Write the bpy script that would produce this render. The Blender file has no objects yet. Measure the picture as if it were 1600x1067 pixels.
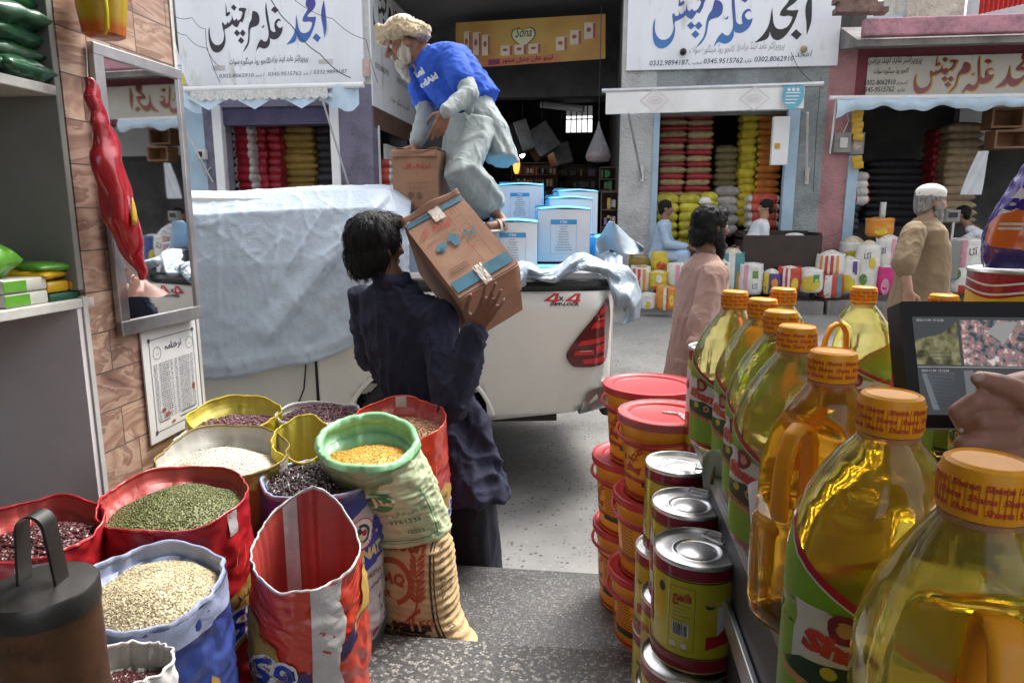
import bpy, bmesh, math, random, unicodedata
from mathutils import Vector as V, Matrix, noise as NZ
import numpy as np

# ------------------------------------------------------------------ camera, sky, sun, exposure
sc = bpy.context.scene
COL = sc.collection
R = math.radians
CAM_H, PITCH, YAW, FPX = 1.64, R(10.4), R(6.95), 1067.0
cam_d = bpy.data.cameras.new("camera")
cam_d.lens = 24.0
cam_d.sensor_width = 36.0
cam_d.clip_start = 0.02
cam_d.clip_end = 400
cam = bpy.data.objects.new("camera", cam_d)
COL.objects.link(cam)
cam.location = (0, 0, CAM_H)
cam.rotation_euler = (math.pi / 2 - PITCH, 0, YAW)
sc.camera = cam

SUN_EL, SUN_AZ = R(58), R(35)          # azimuth measured from +Y towards +X
world = bpy.data.worlds.new("World")
sc.world = world
world.use_nodes = True
wt = world.node_tree
sky = wt.nodes.new("ShaderNodeTexSky")
sky.sky_type = 'NISHITA'
sky.sun_disc = False
sky.sun_elevation = SUN_EL
sky.sun_rotation = SUN_AZ
sky.air_density = 1.0
sky.dust_density = 4.0
sky.ozone_density = 1.0
hsv = wt.nodes.new("ShaderNodeHueSaturation")
hsv.inputs['Saturation'].default_value = 0.30
wt.links.new(sky.outputs[0], hsv.inputs['Color'])
wt.links.new(hsv.outputs[0], wt.nodes["Background"].inputs[0])
wt.nodes["Background"].inputs[1].default_value = 0.15
sun_d = bpy.data.lights.new("sun", 'SUN')
sun_d.energy = 1.5
sun_d.angle = R(22)
sun_d.color = (1.0, 0.96, 0.90)
sun = bpy.data.objects.new("sun", sun_d)
COL.objects.link(sun)
sdir = V((math.sin(SUN_AZ) * math.cos(SUN_EL), math.cos(SUN_AZ) * math.cos(SUN_EL), math.sin(SUN_EL)))
sun.rotation_euler = sdir.to_track_quat('Z', 'Y').to_euler()
sun.location = sdir * 30
sc.view_settings.view_transform = 'Standard'
sc.view_settings.look = 'None'
sc.view_settings.exposure = 1.5
sc.view_settings.gamma = 1.0
sc.view_settings.use_curve_mapping = False
sc.cycles.use_denoising = True
sc.cycles.max_bounces = 10
sc.cycles.diffuse_bounces = 5
sc.cycles.transmission_bounces = 10
sc.cycles.glossy_bounces = 4
sc.cycles.sample_clamp_indirect = 6.0
sc.cycles.caustics_reflective = False

# ------------------------------------------------------------------ measuring helpers
CF = V((-math.sin(YAW) * math.cos(PITCH), math.cos(YAW) * math.cos(PITCH), -math.sin(PITCH)))
CR = V((math.cos(YAW), math.sin(YAW), 0))
CU = CR.cross(CF)
CO = V((0, 0, CAM_H))
def ray(px, py): return CF + CR * ((px - 800) / FPX) + CU * ((533.5 - py) / FPX)
def P(px, py, d): return CO + ray(px, py) * d
def onY(px, py, y=11.0):
 r = ray(px, py); return CO + r * (y / r.y)
def onX(px, py, x):
 r = ray(px, py); return CO + r * (x / r.x)
def onZ(px, py, z):
 r = ray(px, py); return CO + r * ((z - CAM_H) / r.z)
def camvec(x, y, z): return CR * x - CU * y + CF * z
rnd = random.Random(7)
def U(a, b): return rnd.uniform(a, b)
def lerp(a, b, t): return a + (b - a) * t
def sstep(a, b, x):
 t = max(0, min(1, (x - a) / (b - a))); return t * t * (3 - 2 * t)
def interp(xs, ys, x):
 return float(np.interp(x, xs, ys))

# ------------------------------------------------------------------ materials
def newmat(name):
 m = bpy.data.materials.new(name); m.use_nodes = True
 nt = m.node_tree
 return m, nt, nt.nodes, nt.links, nt.nodes["Principled BSDF"]
def N(nt, typ, **kw):
 n = nt.nodes.new(typ)
 for k, v in kw.items():
  if k in n.inputs: n.inputs[k].default_value = v
  else: setattr(n, k, v)
 return n
def ramp(nt, stops, inp=None, interp_='LINEAR'):
 n = nt.nodes.new("ShaderNodeValToRGB"); cr = n.color_ramp; cr.interpolation = interp_
 while len(cr.elements) < len(stops): cr.elements.new(0.5)
 for e, (p, c) in zip(cr.elements, stops):
  e.position = p; e.color = (*c, 1) if len(c) == 3 else c
 if inp is not None: nt.links.new(inp, n.inputs[0])
 return n
def coords(nt, kind='Object', scale=None):
 tc = nt.nodes.new("ShaderNodeTexCoord")
 if scale is None: return tc.outputs[kind]
 mp = nt.nodes.new("ShaderNodeMapping"); mp.inputs['Scale'].default_value = scale
 nt.links.new(tc.outputs[kind], mp.inputs[0]); return mp.outputs[0]
def bump(nt, bs, height, strength, dist):
 b = nt.nodes.new("ShaderNodeBump"); b.inputs['Strength'].default_value = strength; b.inputs['Distance'].default_value = dist
 nt.links.new(height, b.inputs['Height']); nt.links.new(b.outputs[0], bs.inputs['Normal']); return b
def M(name, col, rough=0.6, metal=0.0, var=0.12, vs=6.0, bmp=0.0, bs_=40.0, bd=0.004, coat=0.0, trans=0.0, ior=1.45, spec=None, dirt=None, rand=0.0, sss=0.0, sheen=0.0, stretch=None):
 m, nt, nd, lk, bs = newmat(name)
 co = coords(nt, 'Object', stretch)
 bs.inputs['Roughness'].default_value = rough
 bs.inputs['Metallic'].default_value = metal
 bs.inputs['IOR'].default_value = ior
 if coat: bs.inputs['Coat Weight'].default_value = coat; bs.inputs['Coat Roughness'].default_value = 0.08
 if trans: bs.inputs['Transmission Weight'].default_value = trans
 if spec is not None: bs.inputs['Specular IOR Level'].default_value = spec
 if sheen: bs.inputs['Sheen Weight'].default_value = sheen
 if sss:
  bs.inputs['Subsurface Weight'].default_value = sss; bs.inputs['Subsurface Scale'].default_value = 0.01
 out = None
 if var:
  nz = N(nt, "ShaderNodeTexNoise", Scale=vs, Detail=6.0, Roughness=0.6); lk.new(co, nz.inputs['Vector'])
  lo = [max(0, c * (1 - var)) for c in col]; hi = [min(1, c * (1 + var)) for c in col]
  rp = ramp(nt, [(0.32, lo), (0.68, hi)], nz.outputs['Fac']); out = rp.outputs[0]
 if dirt:
  nz2 = N(nt, "ShaderNodeTexNoise", Scale=dirt[1], Detail=8.0, Roughness=0.7); lk.new(co, nz2.inputs['Vector'])
  rp2 = ramp(nt, [(dirt[2], (0, 0, 0)), (dirt[2] + 0.15, (1, 1, 1))], nz2.outputs['Fac'])
  mx = N(nt, "ShaderNodeMixRGB"); lk.new(rp2.outputs[0], mx.inputs[0])
  if out is not None: lk.new(out, mx.inputs[1])
  else: mx.inputs[1].default_value = (*col, 1)
  mx.inputs[2].default_value = (*dirt[0], 1); out = mx.outputs[0]
 if rand:
  oi = nt.nodes.new("ShaderNodeObjectInfo")
  hs = nt.nodes.new("ShaderNodeHueSaturation")
  mr = N(nt, "ShaderNodeMapRange"); mr.inputs[3].default_value = 1 - rand; mr.inputs[4].default_value = 1 + rand
  lk.new(oi.outputs['Random'], mr.inputs[0]); lk.new(mr.outputs[0], hs.inputs['Value'])
  if out is not None: lk.new(out, hs.inputs['Color'])
  else: hs.inputs['Color'].default_value = (*col, 1)
  out = hs.outputs[0]
 if out is not None: lk.new(out, bs.inputs['Base Color'])
 else: bs.inputs['Base Color'].default_value = (*col, 1)
 if bmp:
  nb = N(nt, "ShaderNodeTexNoise", Scale=bs_, Detail=5.0, Roughness=0.6); lk.new(co, nb.inputs['Vector'])
  bump(nt, bs, nb.outputs['Fac'], bmp, bd)
 return m
def s2l(r, g, b):
 f = lambda c: (c / 255 / 12.92) if c / 255 <= 0.04045 else ((c / 255 + 0.055) / 1.055) ** 2.4
 return (f(r), f(g), f(b))

# ------------------------------------------------------------------ mesh helpers
class MB:
 def __init__(s): s.v = []; s.f = []; s.m = []; s.mi = 0
 def add(s, vs, fs):
  o = len(s.v); s.v += [tuple(v) for v in vs]; s.f += [tuple(i + o for i in f) for f in fs]; s.m += [s.mi] * len(fs)
 def box(s, c, size, rot=None, bev=0.0):
  x, y, z = [d / 2 for d in size]; c = V(c)
  if bev > 0:
   bm = bmesh.new(); bmesh.ops.create_cube(bm, size=1)
   for v in bm.verts: v.co = V((v.co.x * size[0], v.co.y * size[1], v.co.z * size[2]))
   bmesh.ops.bevel(bm, geom=list(bm.edges), offset=bev, segments=2, affect='EDGES', profile=0.5)
   bm.verts.index_update()
   vs = [v.co.copy() for v in bm.verts]; fs = [[v.index for v in f.verts] for f in bm.faces]; bm.free()
  else:
   vs = [V((a, b, d)) for a in (-x, x) for b in (-y, y) for d in (-z, z)]
   fs = [(0, 1, 3, 2), (4, 6, 7, 5), (0, 4, 5, 1), (2, 3, 7, 6), (0, 2, 6, 4), (1, 5, 7, 3)]
  if rot is not None: vs = [rot @ v for v in vs]
  s.add([v + c for v in vs], fs)
 def bx(s, x0, x1, y0, y1, z0, z1, bev=0.0): s.box(((x0 + x1) / 2, (y0 + y1) / 2, (z0 + z1) / 2), (abs(x1 - x0), abs(y1 - y0), abs(z1 - z0)), None, bev)
 def rings(s, rings, closed=True, cap0=True, cap1=True):
  n = len(rings[0]); vs = [p for r in rings for p in r]; fs = []
  m = n if closed else n - 1
  for i in range(len(rings) - 1):
   for j in range(m):
    a = i * n + j; b = i * n + (j + 1) % n
    fs.append((a, b, b + n, a + n))
  if cap0: fs.append(tuple(range(n))[::-1])
  if cap1: fs.append(tuple(range((len(rings) - 1) * n, len(rings) * n)))
  s.add(vs, fs)
 def tube(s, pts, rad, n=8, cap=True):
  pts = [V(p) for p in pts]
  if not hasattr(rad, '__len__'): rad = [rad] * len(pts)
  rs = []; up = None
  for i, p in enumerate(pts):
   t = (pts[min(i + 1, len(pts) - 1)] - pts[max(i - 1, 0)]).normalized()
   if up is None:
    up = t.orthogonal().normalized()
   up = (up - t * up.dot(t)).normalized(); sd = t.cross(up)
   rs.append([p + (up * math.cos(2 * math.pi * k / n) + sd * math.sin(2 * math.pi * k / n)) * rad[i] for k in range(n)])
  s.rings(rs, True, cap, cap)
 def capsule(s, a, b, ra, rb, n=14, k=4):
  a = V(a); b = V(b); t = (b - a)
  L = t.length
  t = t.normalized() if L > 1e-6 else V((0, 0, 1))
  pts = []; rad = []
  for i in range(k + 1):
   an = math.pi / 2 * (1 - i / k); pts.append(a - t * ra * math.sin(an)); rad.append(max(ra * math.cos(an), 1e-4))
  for i in range(k + 1):
   an = math.pi / 2 * i / k; pts.append(b + t * rb * math.sin(an)); rad.append(max(rb * math.cos(an), 1e-4))
  up = t.orthogonal().normalized(); sd = t.cross(up)
  s.rings([[p + (up * math.cos(2 * math.pi * j / n) + sd * math.sin(2 * math.pi * j / n)) * r for j in range(n)] for p, r in zip(pts, rad)])
 def chain(s, pts, rads, n=14):
  for i in range(len(pts) - 1): s.capsule(pts[i], pts[i + 1], rads[i], rads[i + 1], n)
 def ell(s, c, r, rot=None, n=16, m=10):
  c = V(c); rs = []
  for i in range(m + 1):
   an = -math.pi / 2 + math.pi * i / m; q = max(math.cos(an), 1e-3)
   ring = []
   for j in range(n):
    p = V((r[0] * q * math.cos(2 * math.pi * j / n), r[1] * q * math.sin(2 * math.pi * j / n), r[2] * math.sin(an)))
    ring.append(c + (rot @ p if rot is not None else p))
   rs.append(ring)
  s.rings(rs)
 def lathe(s, prof, c=(0, 0, 0), n=32, cap0=True, cap1=True, rot=None):
  c = V(c); rs = []
  for r, z in prof:
   ring = []
   for j in range(n):
    p = V((r * math.cos(2 * math.pi * j / n), r * math.sin(2 * math.pi * j / n), z))
    ring.append(c + (rot @ p if rot is not None else p))
   rs.append(ring)
  s.rings(rs, True, cap0, cap1)
 def grid(s, fn, nu, nv, flip=False):
  vs = [fn(i / nu, j / nv) for j in range(nv + 1) for i in range(nu + 1)]
  fs = []
  for j in range(nv):
   for i in range(nu):
    a = j * (nu + 1) + i; q = (a, a + 1, a + nu + 2, a + nu + 1); fs.append(q[::-1] if flip else q)
  s.add(vs, fs)
 def ext(s, poly, fn, t0, t1):
  """poly: 2D outline, fn(x, y, t) -> 3D; a plate between t0 and t1"""
  n = len(poly)
  vs = [fn(x, y, t0) for x, y in poly] + [fn(x, y, t1) for x, y in poly]
  s.add(vs, [tuple(range(n))[::-1], tuple(range(n, 2 * n))] + [(i, (i + 1) % n, n + (i + 1) % n, n + i) for i in range(n)])
 def shape(s, poly, fn, step=None):
  """flat 2D outline cut on a grid of `step` and mapped by fn(x, y) on to a surface"""
  bm = bmesh.new(); vs = [bm.verts.new((x, y, 0)) for x, y in poly]
  try: bm.faces.new(vs)
  except ValueError: bm.free(); return
  s._cut(bm, fn, step)
 def _cut(s, bm, fn, step):
  if step:
   for ax in (0, 1):
    lo = min(v.co[ax] for v in bm.verts); hi = max(v.co[ax] for v in bm.verts)
    st = step[ax] if hasattr(step, '__len__') else step
    if not st: continue
    k = math.floor(lo / st) + 1
    while k * st < hi:
     co = [0, 0, 0]; no = [0, 0, 0]; co[ax] = k * st; no[ax] = 1
     bmesh.ops.bisect_plane(bm, geom=list(bm.verts) + list(bm.edges) + list(bm.faces), plane_co=co, plane_no=no, dist=1e-6)
     k += 1
  bmesh.ops.triangulate(bm, faces=[f for f in bm.faces if len(f.verts) > 4])
  bm.verts.index_update()
  s.add([fn(v.co.x, v.co.y) for v in bm.verts], [[v.index for v in f.verts] for f in bm.faces]); bm.free()
 def mesh(s, name):
  me = bpy.data.meshes.new(name); me.from_pydata(s.v, [], s.f); return me
 def build(s, name, mats, parent=None, smooth=True, fixn=True, ang=40):
  me = s.mesh(name)
  mats = mats if isinstance(mats, (list, tuple)) else [mats]
  for m in mats: me.materials.append(m)
  if len(mats) > 1: me.polygons.foreach_set('material_index', s.m)
  if fixn:
   bm = bmesh.new(); bm.from_mesh(me); bmesh.ops.recalc_face_normals(bm, faces=bm.faces); bm.to_mesh(me); bm.free()
  me.update()
  return link(name, me, parent, smooth, ang)
def link(name, me, parent=None, smooth=True, ang=40):
 if smooth:
  me.shade_smooth()
  try: me.set_sharp_from_angle(angle=R(ang))
  except Exception: pass
 o = bpy.data.objects.new(name, me); COL.objects.link(o)
 if parent is not None: o.parent = parent
 return o
def thing(name, label, cat, loc=(0, 0, 0), rz=0.0, group=None):
 o = bpy.data.objects.new(name, None); COL.objects.link(o); o.location = loc; o.rotation_euler = (0, 0, rz)
 o.empty_display_size = 0.1
 return tag(o, label, cat, group)
def tag(o, label, cat, group=None):
 o['label'] = label; o['category'] = cat
 if group: o['group'] = group
 return o
def struct(o): o['kind'] = 'structure'; return o
def dup(root, label=None, group=None, loc=None, rz=None):
 c = root.copy(); COL.objects.link(c)
 if label: c['label'] = label
 if group: c['group'] = group
 if loc is not None: c.location = loc
 if rz is not None: c.rotation_euler = (0, 0, rz)
 for ch in list(root.children):
  k = ch.copy(); COL.objects.link(k); k.parent = c
  for g in list(ch.children):
   q = g.copy(); COL.objects.link(q); q.parent = k
 return c
def remesh(mb, name, voxel, smooth=4, disp=None, dec=None):
 """fuse overlapping shapes to one continuous skin"""
 me = mb.mesh(name)
 bm = bmesh.new(); bm.from_mesh(me); bmesh.ops.recalc_face_normals(bm, faces=bm.faces); bm.to_mesh(me); bm.free()
 o = bpy.data.objects.new("tmp", me); COL.objects.link(o)
 r = o.modifiers.new("r", 'REMESH'); r.mode = 'VOXEL'; r.voxel_size = voxel
 if smooth:
  q = o.modifiers.new("s", 'SMOOTH'); q.iterations = smooth; q.factor = 0.5
 dg = bpy.context.evaluated_depsgraph_get(); dg.update()
 out = bpy.data.meshes.new_from_object(o.evaluated_get(dg))
 out.name = name
 bpy.data.objects.remove(o); bpy.data.meshes.remove(me)
 if disp:
  n = len(out.vertices); co = np.empty(n * 3); no = np.empty(n * 3)
  out.vertices.foreach_get('co', co); out.vertices.foreach_get('normal', no)
  co = co.reshape(-1, 3); no = no.reshape(-1, 3)
  d = np.array([disp(V(p), V(q)) for p, q in zip(co, no)])
  out.vertices.foreach_set('co', (co + no * d[:, None]).ravel()); out.update()
 return out

# ------------------------------------------------------------------ lettering
_forms = {}
for cp in list(range(0xFB50, 0xFE00)) + list(range(0xFE70, 0xFEFD)):
 dcm = unicodedata.decomposition(chr(cp)).split()
 if len(dcm) == 2 and dcm[0] in ('<isolated>', '<initial>', '<medial>', '<final>'):
  _forms.setdefault(chr(int(dcm[1], 16)), {}).setdefault(dcm[0][1:-1], chr(cp))
def urdu(t):
 out = []
 for w in t.split(' '):
  g = []
  for i, ch in enumerate(w):
   fm = _forms.get(ch)
   if not fm: g.append(ch); continue
   pj = i > 0 and 'initial' in _forms.get(w[i - 1], {})
   nj = i < len(w) - 1 and w[i + 1] in _forms and 'initial' in fm and 'final' in _forms[w[i + 1]]
   k = 'medial' if pj and nj and 'medial' in fm else 'final' if pj and 'final' in fm else 'initial' if nj else 'isolated'
   g.append(fm.get(k, fm.get('isolated', ch)))
  out.append(''.join(reversed(g)) if any(c in _forms for c in w) else w)
 return ' '.join(reversed(out))
_tc = {}
def glyphs(t, bold=0.0):
 """2D triangles of a text: verts, faces, width (height of a capital = 0.7)"""
 k = (t, bold)
 if k in _tc: return _tc[k]
 c = bpy.data.curves.new('t', 'FONT'); c.body = t; c.resolution_u = 2; c.offset = bold
 o = bpy.data.objects.new('t', c); COL.objects.link(o)
 dg = bpy.context.evaluated_depsgraph_get(); dg.update()
 me = bpy.data.meshes.new_from_object(o.evaluated_get(dg))
 vs = [(v.co.x, v.co.y) for v in me.vertices]; fs = [tuple(p.vertices) for p in me.polygons]
 bpy.data.objects.remove(o); bpy.data.curves.remove(c); bpy.data.meshes.remove(me)
 xs = [v[0] for v in vs] or [0]; x0 = min(xs); w = max(xs) - x0
 vs = [(x - x0, y) for x, y in vs]
 _tc[k] = (vs, fs, w); return _tc[k]
def text(mb, t, size, fn, at=(0, 0), align='C', width=None, bold=0.0, slant=0.0, cut=None, ang=0.0):
 """draw text on a surface: fn(x, y) -> 3D"""
 vs, fs, w = glyphs(t, bold)
 if not vs: return
 sx = size if width is None else width / max(w, 1e-6)
 ox = {'L': 0, 'C': -w / 2, 'R': -w}[align]
 ca, sa = math.cos(ang), math.sin(ang)
 def tr(x, y):
  a = (x + ox + slant * y) * sx; b = y * size
  return (at[0] + a * ca - b * sa, at[1] + a * sa + b * ca)
 q = [tr(x, y) for x, y in vs]
 if cut:
  bm = bmesh.new(); bv = [bm.verts.new((x, y, 0)) for x, y in q]
  for f in fs:
   try: bm.faces.new([bv[i] for i in f])
   except ValueError: pass
  mb._cut(bm, fn, cut)
 else:
  mb.add([fn(x, y) for x, y in q], fs)
def smoothpoly(pts, k=4):
 """round an outline but keep its sharp tips"""
 n = len(pts); p = [V(q) for q in pts]; T = []
 for i in range(n):
  a = p[i] - p[i - 1]; b = p[(i + 1) % n] - p[i]
  c = a.normalized().dot(b.normalized()) if a.length * b.length else 1
  T.append((p[(i + 1) % n] - p[i - 1]).normalized() if c > 0.2 else None)
 out = []
 for i in range(n):
  a, b = p[i], p[(i + 1) % n]; L = (b - a).length
  ta = T[i] * L if T[i] is not None else (b - a); tb = T[(i + 1) % n] * L if T[(i + 1) % n] is not None else (b - a)
  if T[i] is None and T[(i + 1) % n] is None: out.append(tuple(a)); continue
  for j in range(k):
   t = j / k
   out.append(tuple(a * (2 * t ** 3 - 3 * t * t + 1) + ta * (t ** 3 - 2 * t * t + t) + b * (-2 * t ** 3 + 3 * t * t) + tb * (t ** 3 - t * t)))
 return out
def circle(cx, cy, rx, ry=None, n=20, a0=0.0, a1=2 * math.pi):
 ry = ry or rx
 return [(cx + rx * math.cos(a0 + (a1 - a0) * i / n), cy + ry * math.sin(a0 + (a1 - a0) * i / n)) for i in range(n if a1 - a0 > 6.28 else n + 1)]
def rect(x0, y0, x1, y1): return [(x0, y0), (x1, y0), (x1, y1), (x0, y1)]
def band(pts, w):
 """outline of a stroke of width w along pts"""
 L = []; Rr = []
 for i, p in enumerate(pts):
  a = V(pts[max(i - 1, 0)]); b = V(pts[min(i + 1, len(pts) - 1)]); t = (b - a).normalized(); n = V((-t.y, t.x))
  ww = w[i] if hasattr(w, '__len__') else w
  L.append(tuple(V(p) + n * ww / 2)); Rr.append(tuple(V(p) - n * ww / 2))
 return L + Rr[::-1]
# ------------------------------------------------------------------ shared materials
def terrazzo(name, dark, light, scale, light_at):
 m, nt, nd, lk, bs = newmat(name); co = coords(nt, 'Object')
 v = N(nt, "ShaderNodeTexVoronoi", Scale=scale, Randomness=1.0); lk.new(co, v.inputs['Vector'])
 sep = nt.nodes.new("ShaderNodeSeparateColor"); lk.new(v.outputs['Color'], sep.inputs[0])
 rp = ramp(nt, [(0.0, dark), (0.45, [c * 1.7 for c in dark]), (light_at, [c * 0.7 for c in light]), (light_at + 0.12, light)], sep.outputs[0], 'CONSTANT')
 e = N(nt, "ShaderNodeTexVoronoi", Scale=scale, feature='DISTANCE_TO_EDGE'); lk.new(co, e.inputs['Vector'])
 er = ramp(nt, [(0.04, (0, 0, 0)), (0.10, (1, 1, 1))], e.outputs['Distance'])
 mx = N(nt, "ShaderNodeMixRGB"); lk.new(er.outputs[0], mx.inputs[0]); mx.inputs[1].default_value = (*[c * 1.35 for c in dark], 1); lk.new(rp.outputs[0], mx.inputs[2])
 n = N(nt, "ShaderNodeTexNoise", Scale=2.2, Detail=6.0); lk.new(co, n.inputs['Vector'])
 nr = ramp(nt, [(0.35, (0.6, 0.6, 0.6)), (0.65, (1.1, 1.08, 1.04))], n.outputs['Fac'])
 mu = N(nt, "ShaderNodeMixRGB", blend_type='MULTIPLY'); mu.inputs[0].default_value = 1; lk.new(mx.outputs[0], mu.inputs[1]); lk.new(nr.outputs[0], mu.inputs[2])
 lk.new(mu.outputs[0], bs.inputs['Base Color']); bs.inputs['Roughness'].default_value = 0.42
 n3 = N(nt, "ShaderNodeTexNoise", Scale=60.0, Detail=3.0); lk.new(co, n3.inputs['Vector']); bump(nt, bs, n3.outputs['Fac'], 0.25, 0.002)
 return m
def streetmat():
 m, nt, nd, lk, bs = newmat("street_concrete"); co = coords(nt, 'Object')
 n = N(nt, "ShaderNodeTexNoise", Scale=1.3, Detail=8.0, Roughness=0.65); lk.new(co, n.inputs['Vector'])
 r1 = ramp(nt, [(0.3, (0.165, 0.163, 0.157)), (0.7, (0.25, 0.247, 0.238))], n.outputs['Fac'])
 v = N(nt, "ShaderNodeTexVoronoi", Scale=38.0); lk.new(co, v.inputs['Vector'])
 sp = nt.nodes.new("ShaderNodeSeparateColor"); lk.new(v.outputs['Color'], sp.inputs[0])
 vr = ramp(nt, [(0.0, (0.35, 0.35, 0.36)), (0.14, (0.72, 0.72, 0.71)), (0.30, (1, 1, 1)), (0.93, (1.25, 1.22, 1.15))], sp.outputs[0], 'CONSTANT')
 vd = ramp(nt, [(0.25, (1, 1, 1)), (0.45, (0, 0, 0))], v.outputs['Distance'])
 mk = N(nt, "ShaderNodeMixRGB"); lk.new(vd.outputs[0], mk.inputs[0]); mk.inputs[1].default_value = (1, 1, 1, 1); lk.new(vr.outputs[0], mk.inputs[2])
 mu = N(nt, "ShaderNodeMixRGB", blend_type='MULTIPLY'); mu.inputs[0].default_value = 1; lk.new(r1.outputs[0], mu.inputs[1]); lk.new(mk.outputs[0], mu.inputs[2])
 n2 = N(nt, "ShaderNodeTexNoise", Scale=0.5, Detail=4.0); lk.new(co, n2.inputs['Vector'])
 n2.inputs['Detail'].default_value = 9; n2.inputs['Scale'].default_value = .8; r2 = ramp(nt, [(0.36, (0.62, 0.61, 0.6)), (.48, (.95, .95, .95)), (0.64, (1.1, 1.08, 1.06))], n2.outputs['Fac'])
 m2 = N(nt, "ShaderNodeMixRGB", blend_type='MULTIPLY'); m2.inputs[0].default_value = 1; lk.new(mu.outputs[0], m2.inputs[1]); lk.new(r2.outputs[0], m2.inputs[2])
 lk.new(m2.outputs[0], bs.inputs['Base Color']); bs.inputs['Roughness'].default_value = 0.85
 n3 = N(nt, "ShaderNodeTexNoise", Scale=90.0, Detail=4.0); lk.new(co, n3.inputs['Vector']); bump(nt, bs, n3.outputs['Fac'], 0.5, 0.004)
 return m
def plaster(name, col, sc_=28.0, st=1.0, dirtc=None):
 m, nt, nd, lk, bs = newmat(name); co = coords(nt, 'Object')
 n = N(nt, "ShaderNodeTexNoise", Scale=1.6, Detail=7.0, Roughness=0.7); lk.new(co, n.inputs['Vector'])
 d = dirtc or [c * 0.55 for c in col]
 r1 = ramp(nt, [(0.30, d), (0.52, col), (0.8, [min(1, c * 1.12) for c in col])], n.outputs['Fac'])
 lk.new(r1.outputs[0], bs.inputs['Base Color']); bs.inputs['Roughness'].default_value = 0.9
 v = N(nt, "ShaderNodeTexNoise", Scale=sc_, Detail=4.0, Roughness=0.65); lk.new(co, v.inputs['Vector'])
 bump(nt, bs, v.outputs['Fac'], st, 0.05)
 return m
def tilemat():
 m, nt, nd, lk, bs = newmat("marble_tile")
 tc = nt.nodes.new("ShaderNodeTexCoord"); sx = nt.nodes.new("ShaderNodeSeparateXYZ"); cx = nt.nodes.new("ShaderNodeCombineXYZ")
 lk.new(tc.outputs['Object'], sx.inputs[0]); lk.new(sx.outputs['Y'], cx.inputs['X']); lk.new(sx.outputs['Z'], cx.inputs['Y'])
 br = N(nt, "ShaderNodeTexBrick"); br.offset = 0.5; br.squash = 0.72; br.squash_frequency = 3
 for k, v in {'Scale': 1.0, 'Mortar Size': 0.0022, 'Mortar Smooth': 0.1, 'Brick Width': 0.25, 'Row Height': 0.128, 'Bias': 0.0}.items(): br.inputs[k].default_value = v
 br.inputs['Color1'].default_value = (0, 0, 0, 1); br.inputs['Color2'].default_value = (1, 1, 1, 1); br.inputs['Mortar'].default_value = (0.5, 0.5, 0.5, 1)
 lk.new(cx.outputs[0], br.inputs['Vector'])
 # each tile its own piece of veined stone
 sc2 = N(nt, "ShaderNodeVectorMath", operation='SCALE'); lk.new(br.outputs['Color'], sc2.inputs[0]); sc2.inputs['Scale'].default_value = 7.0
 ad = N(nt, "ShaderNodeVectorMath", operation='ADD'); lk.new(tc.outputs['Object'], ad.inputs[0]); lk.new(sc2.outputs[0], ad.inputs[1])
 mp = nt.nodes.new("ShaderNodeMapping"); mp.inputs['Rotation'].default_value = (0.5, 0, 0); mp.inputs['Scale'].default_value = (1, 0.55, 1.5); lk.new(ad.outputs[0], mp.inputs[0])
 n = N(nt, "ShaderNodeTexNoise", Scale=5.5, Detail=7.0, Roughness=0.55, Distortion=1.2); lk.new(mp.outputs[0], n.inputs['Vector'])
 r1 = ramp(nt, [(0.30, (0.13, 0.075, 0.06)), (0.43, (0.30, 0.19, 0.14)), (0.50, (0.42, 0.31, 0.235)), (0.53, (0.21, 0.125, 0.095)), (0.60, (0.35, 0.24, 0.18)), (0.75, (0.48, 0.38, 0.30))], n.outputs['Fac'])
 tint = ramp(nt, [(0.0, (0.8, 0.74, 0.76)), (0.4, (1.1, 1.04, 1.06)), (0.75, (1.2, 1.16, 1.16)), (1.0, (1.45, 1.42, 1.38))], br.outputs['Color'])
 mu = N(nt, "ShaderNodeMixRGB", blend_type='MULTIPLY'); mu.inputs[0].default_value = 1; lk.new(r1.outputs[0], mu.inputs[1]); lk.new(tint.outputs[0], mu.inputs[2])
 mx = N(nt, "ShaderNodeMixRGB"); lk.new(br.outputs['Fac'], mx.inputs[0]); lk.new(mu.outputs[0], mx.inputs[1]); mx.inputs[2].default_value = (0.10, 0.085, 0.075, 1)
 lk.new(mx.outputs[0], bs.inputs['Base Color']); bs.inputs['Roughness'].default_value = 0.28
 inv = N(nt, "ShaderNodeMath", operation='SUBTRACT'); inv.inputs[0].default_value = 1; lk.new(br.outputs['Fac'], inv.inputs[1]); bump(nt, bs, inv.outputs[0], 0.6, 0.004)
 return m
m_street = streetmat()
m_terr_lo = terrazzo("terrazzo_step", (0.075, 0.076, 0.078), (0.30, 0.295, 0.28), 150.0, 0.78)
m_terr_hi = terrazzo("terrazzo_floor", (0.075, 0.076, 0.078), (0.36, 0.355, 0.33), 115.0, 0.72)
m_conc = M("rough_concrete", (0.22, 0.21, 0.20), 0.9, var=0.35, vs=3, bmp=0.8, bs_=25, bd=0.02)
m_dkconc = M("dark_concrete", (0.10, 0.10, 0.10), 0.95, var=0.35, vs=1.5, bmp=0.5, bs_=20, bd=0.02)  # plain dark grey concrete for shop interiors and the alley
m_white = M("white_paint", (0.78, 0.79, 0.80), 0.6, var=0.06, vs=2.5, dirt=((0.5, 0.48, 0.44), 2.2, 0.60))
m_signw = M("sign_white", (0.80, 0.82, 0.86), 0.5, var=0.07, vs=1.6, dirt=((0.56, 0.54, 0.50), 4.0, 0.56), stretch=(1, 1, .3))
m_dirtw = M("dirty_white", (0.52, 0.51, 0.49), 0.75, var=0.22, vs=3, dirt=((0.25, 0.23, 0.2), 3, 0.58))
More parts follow.
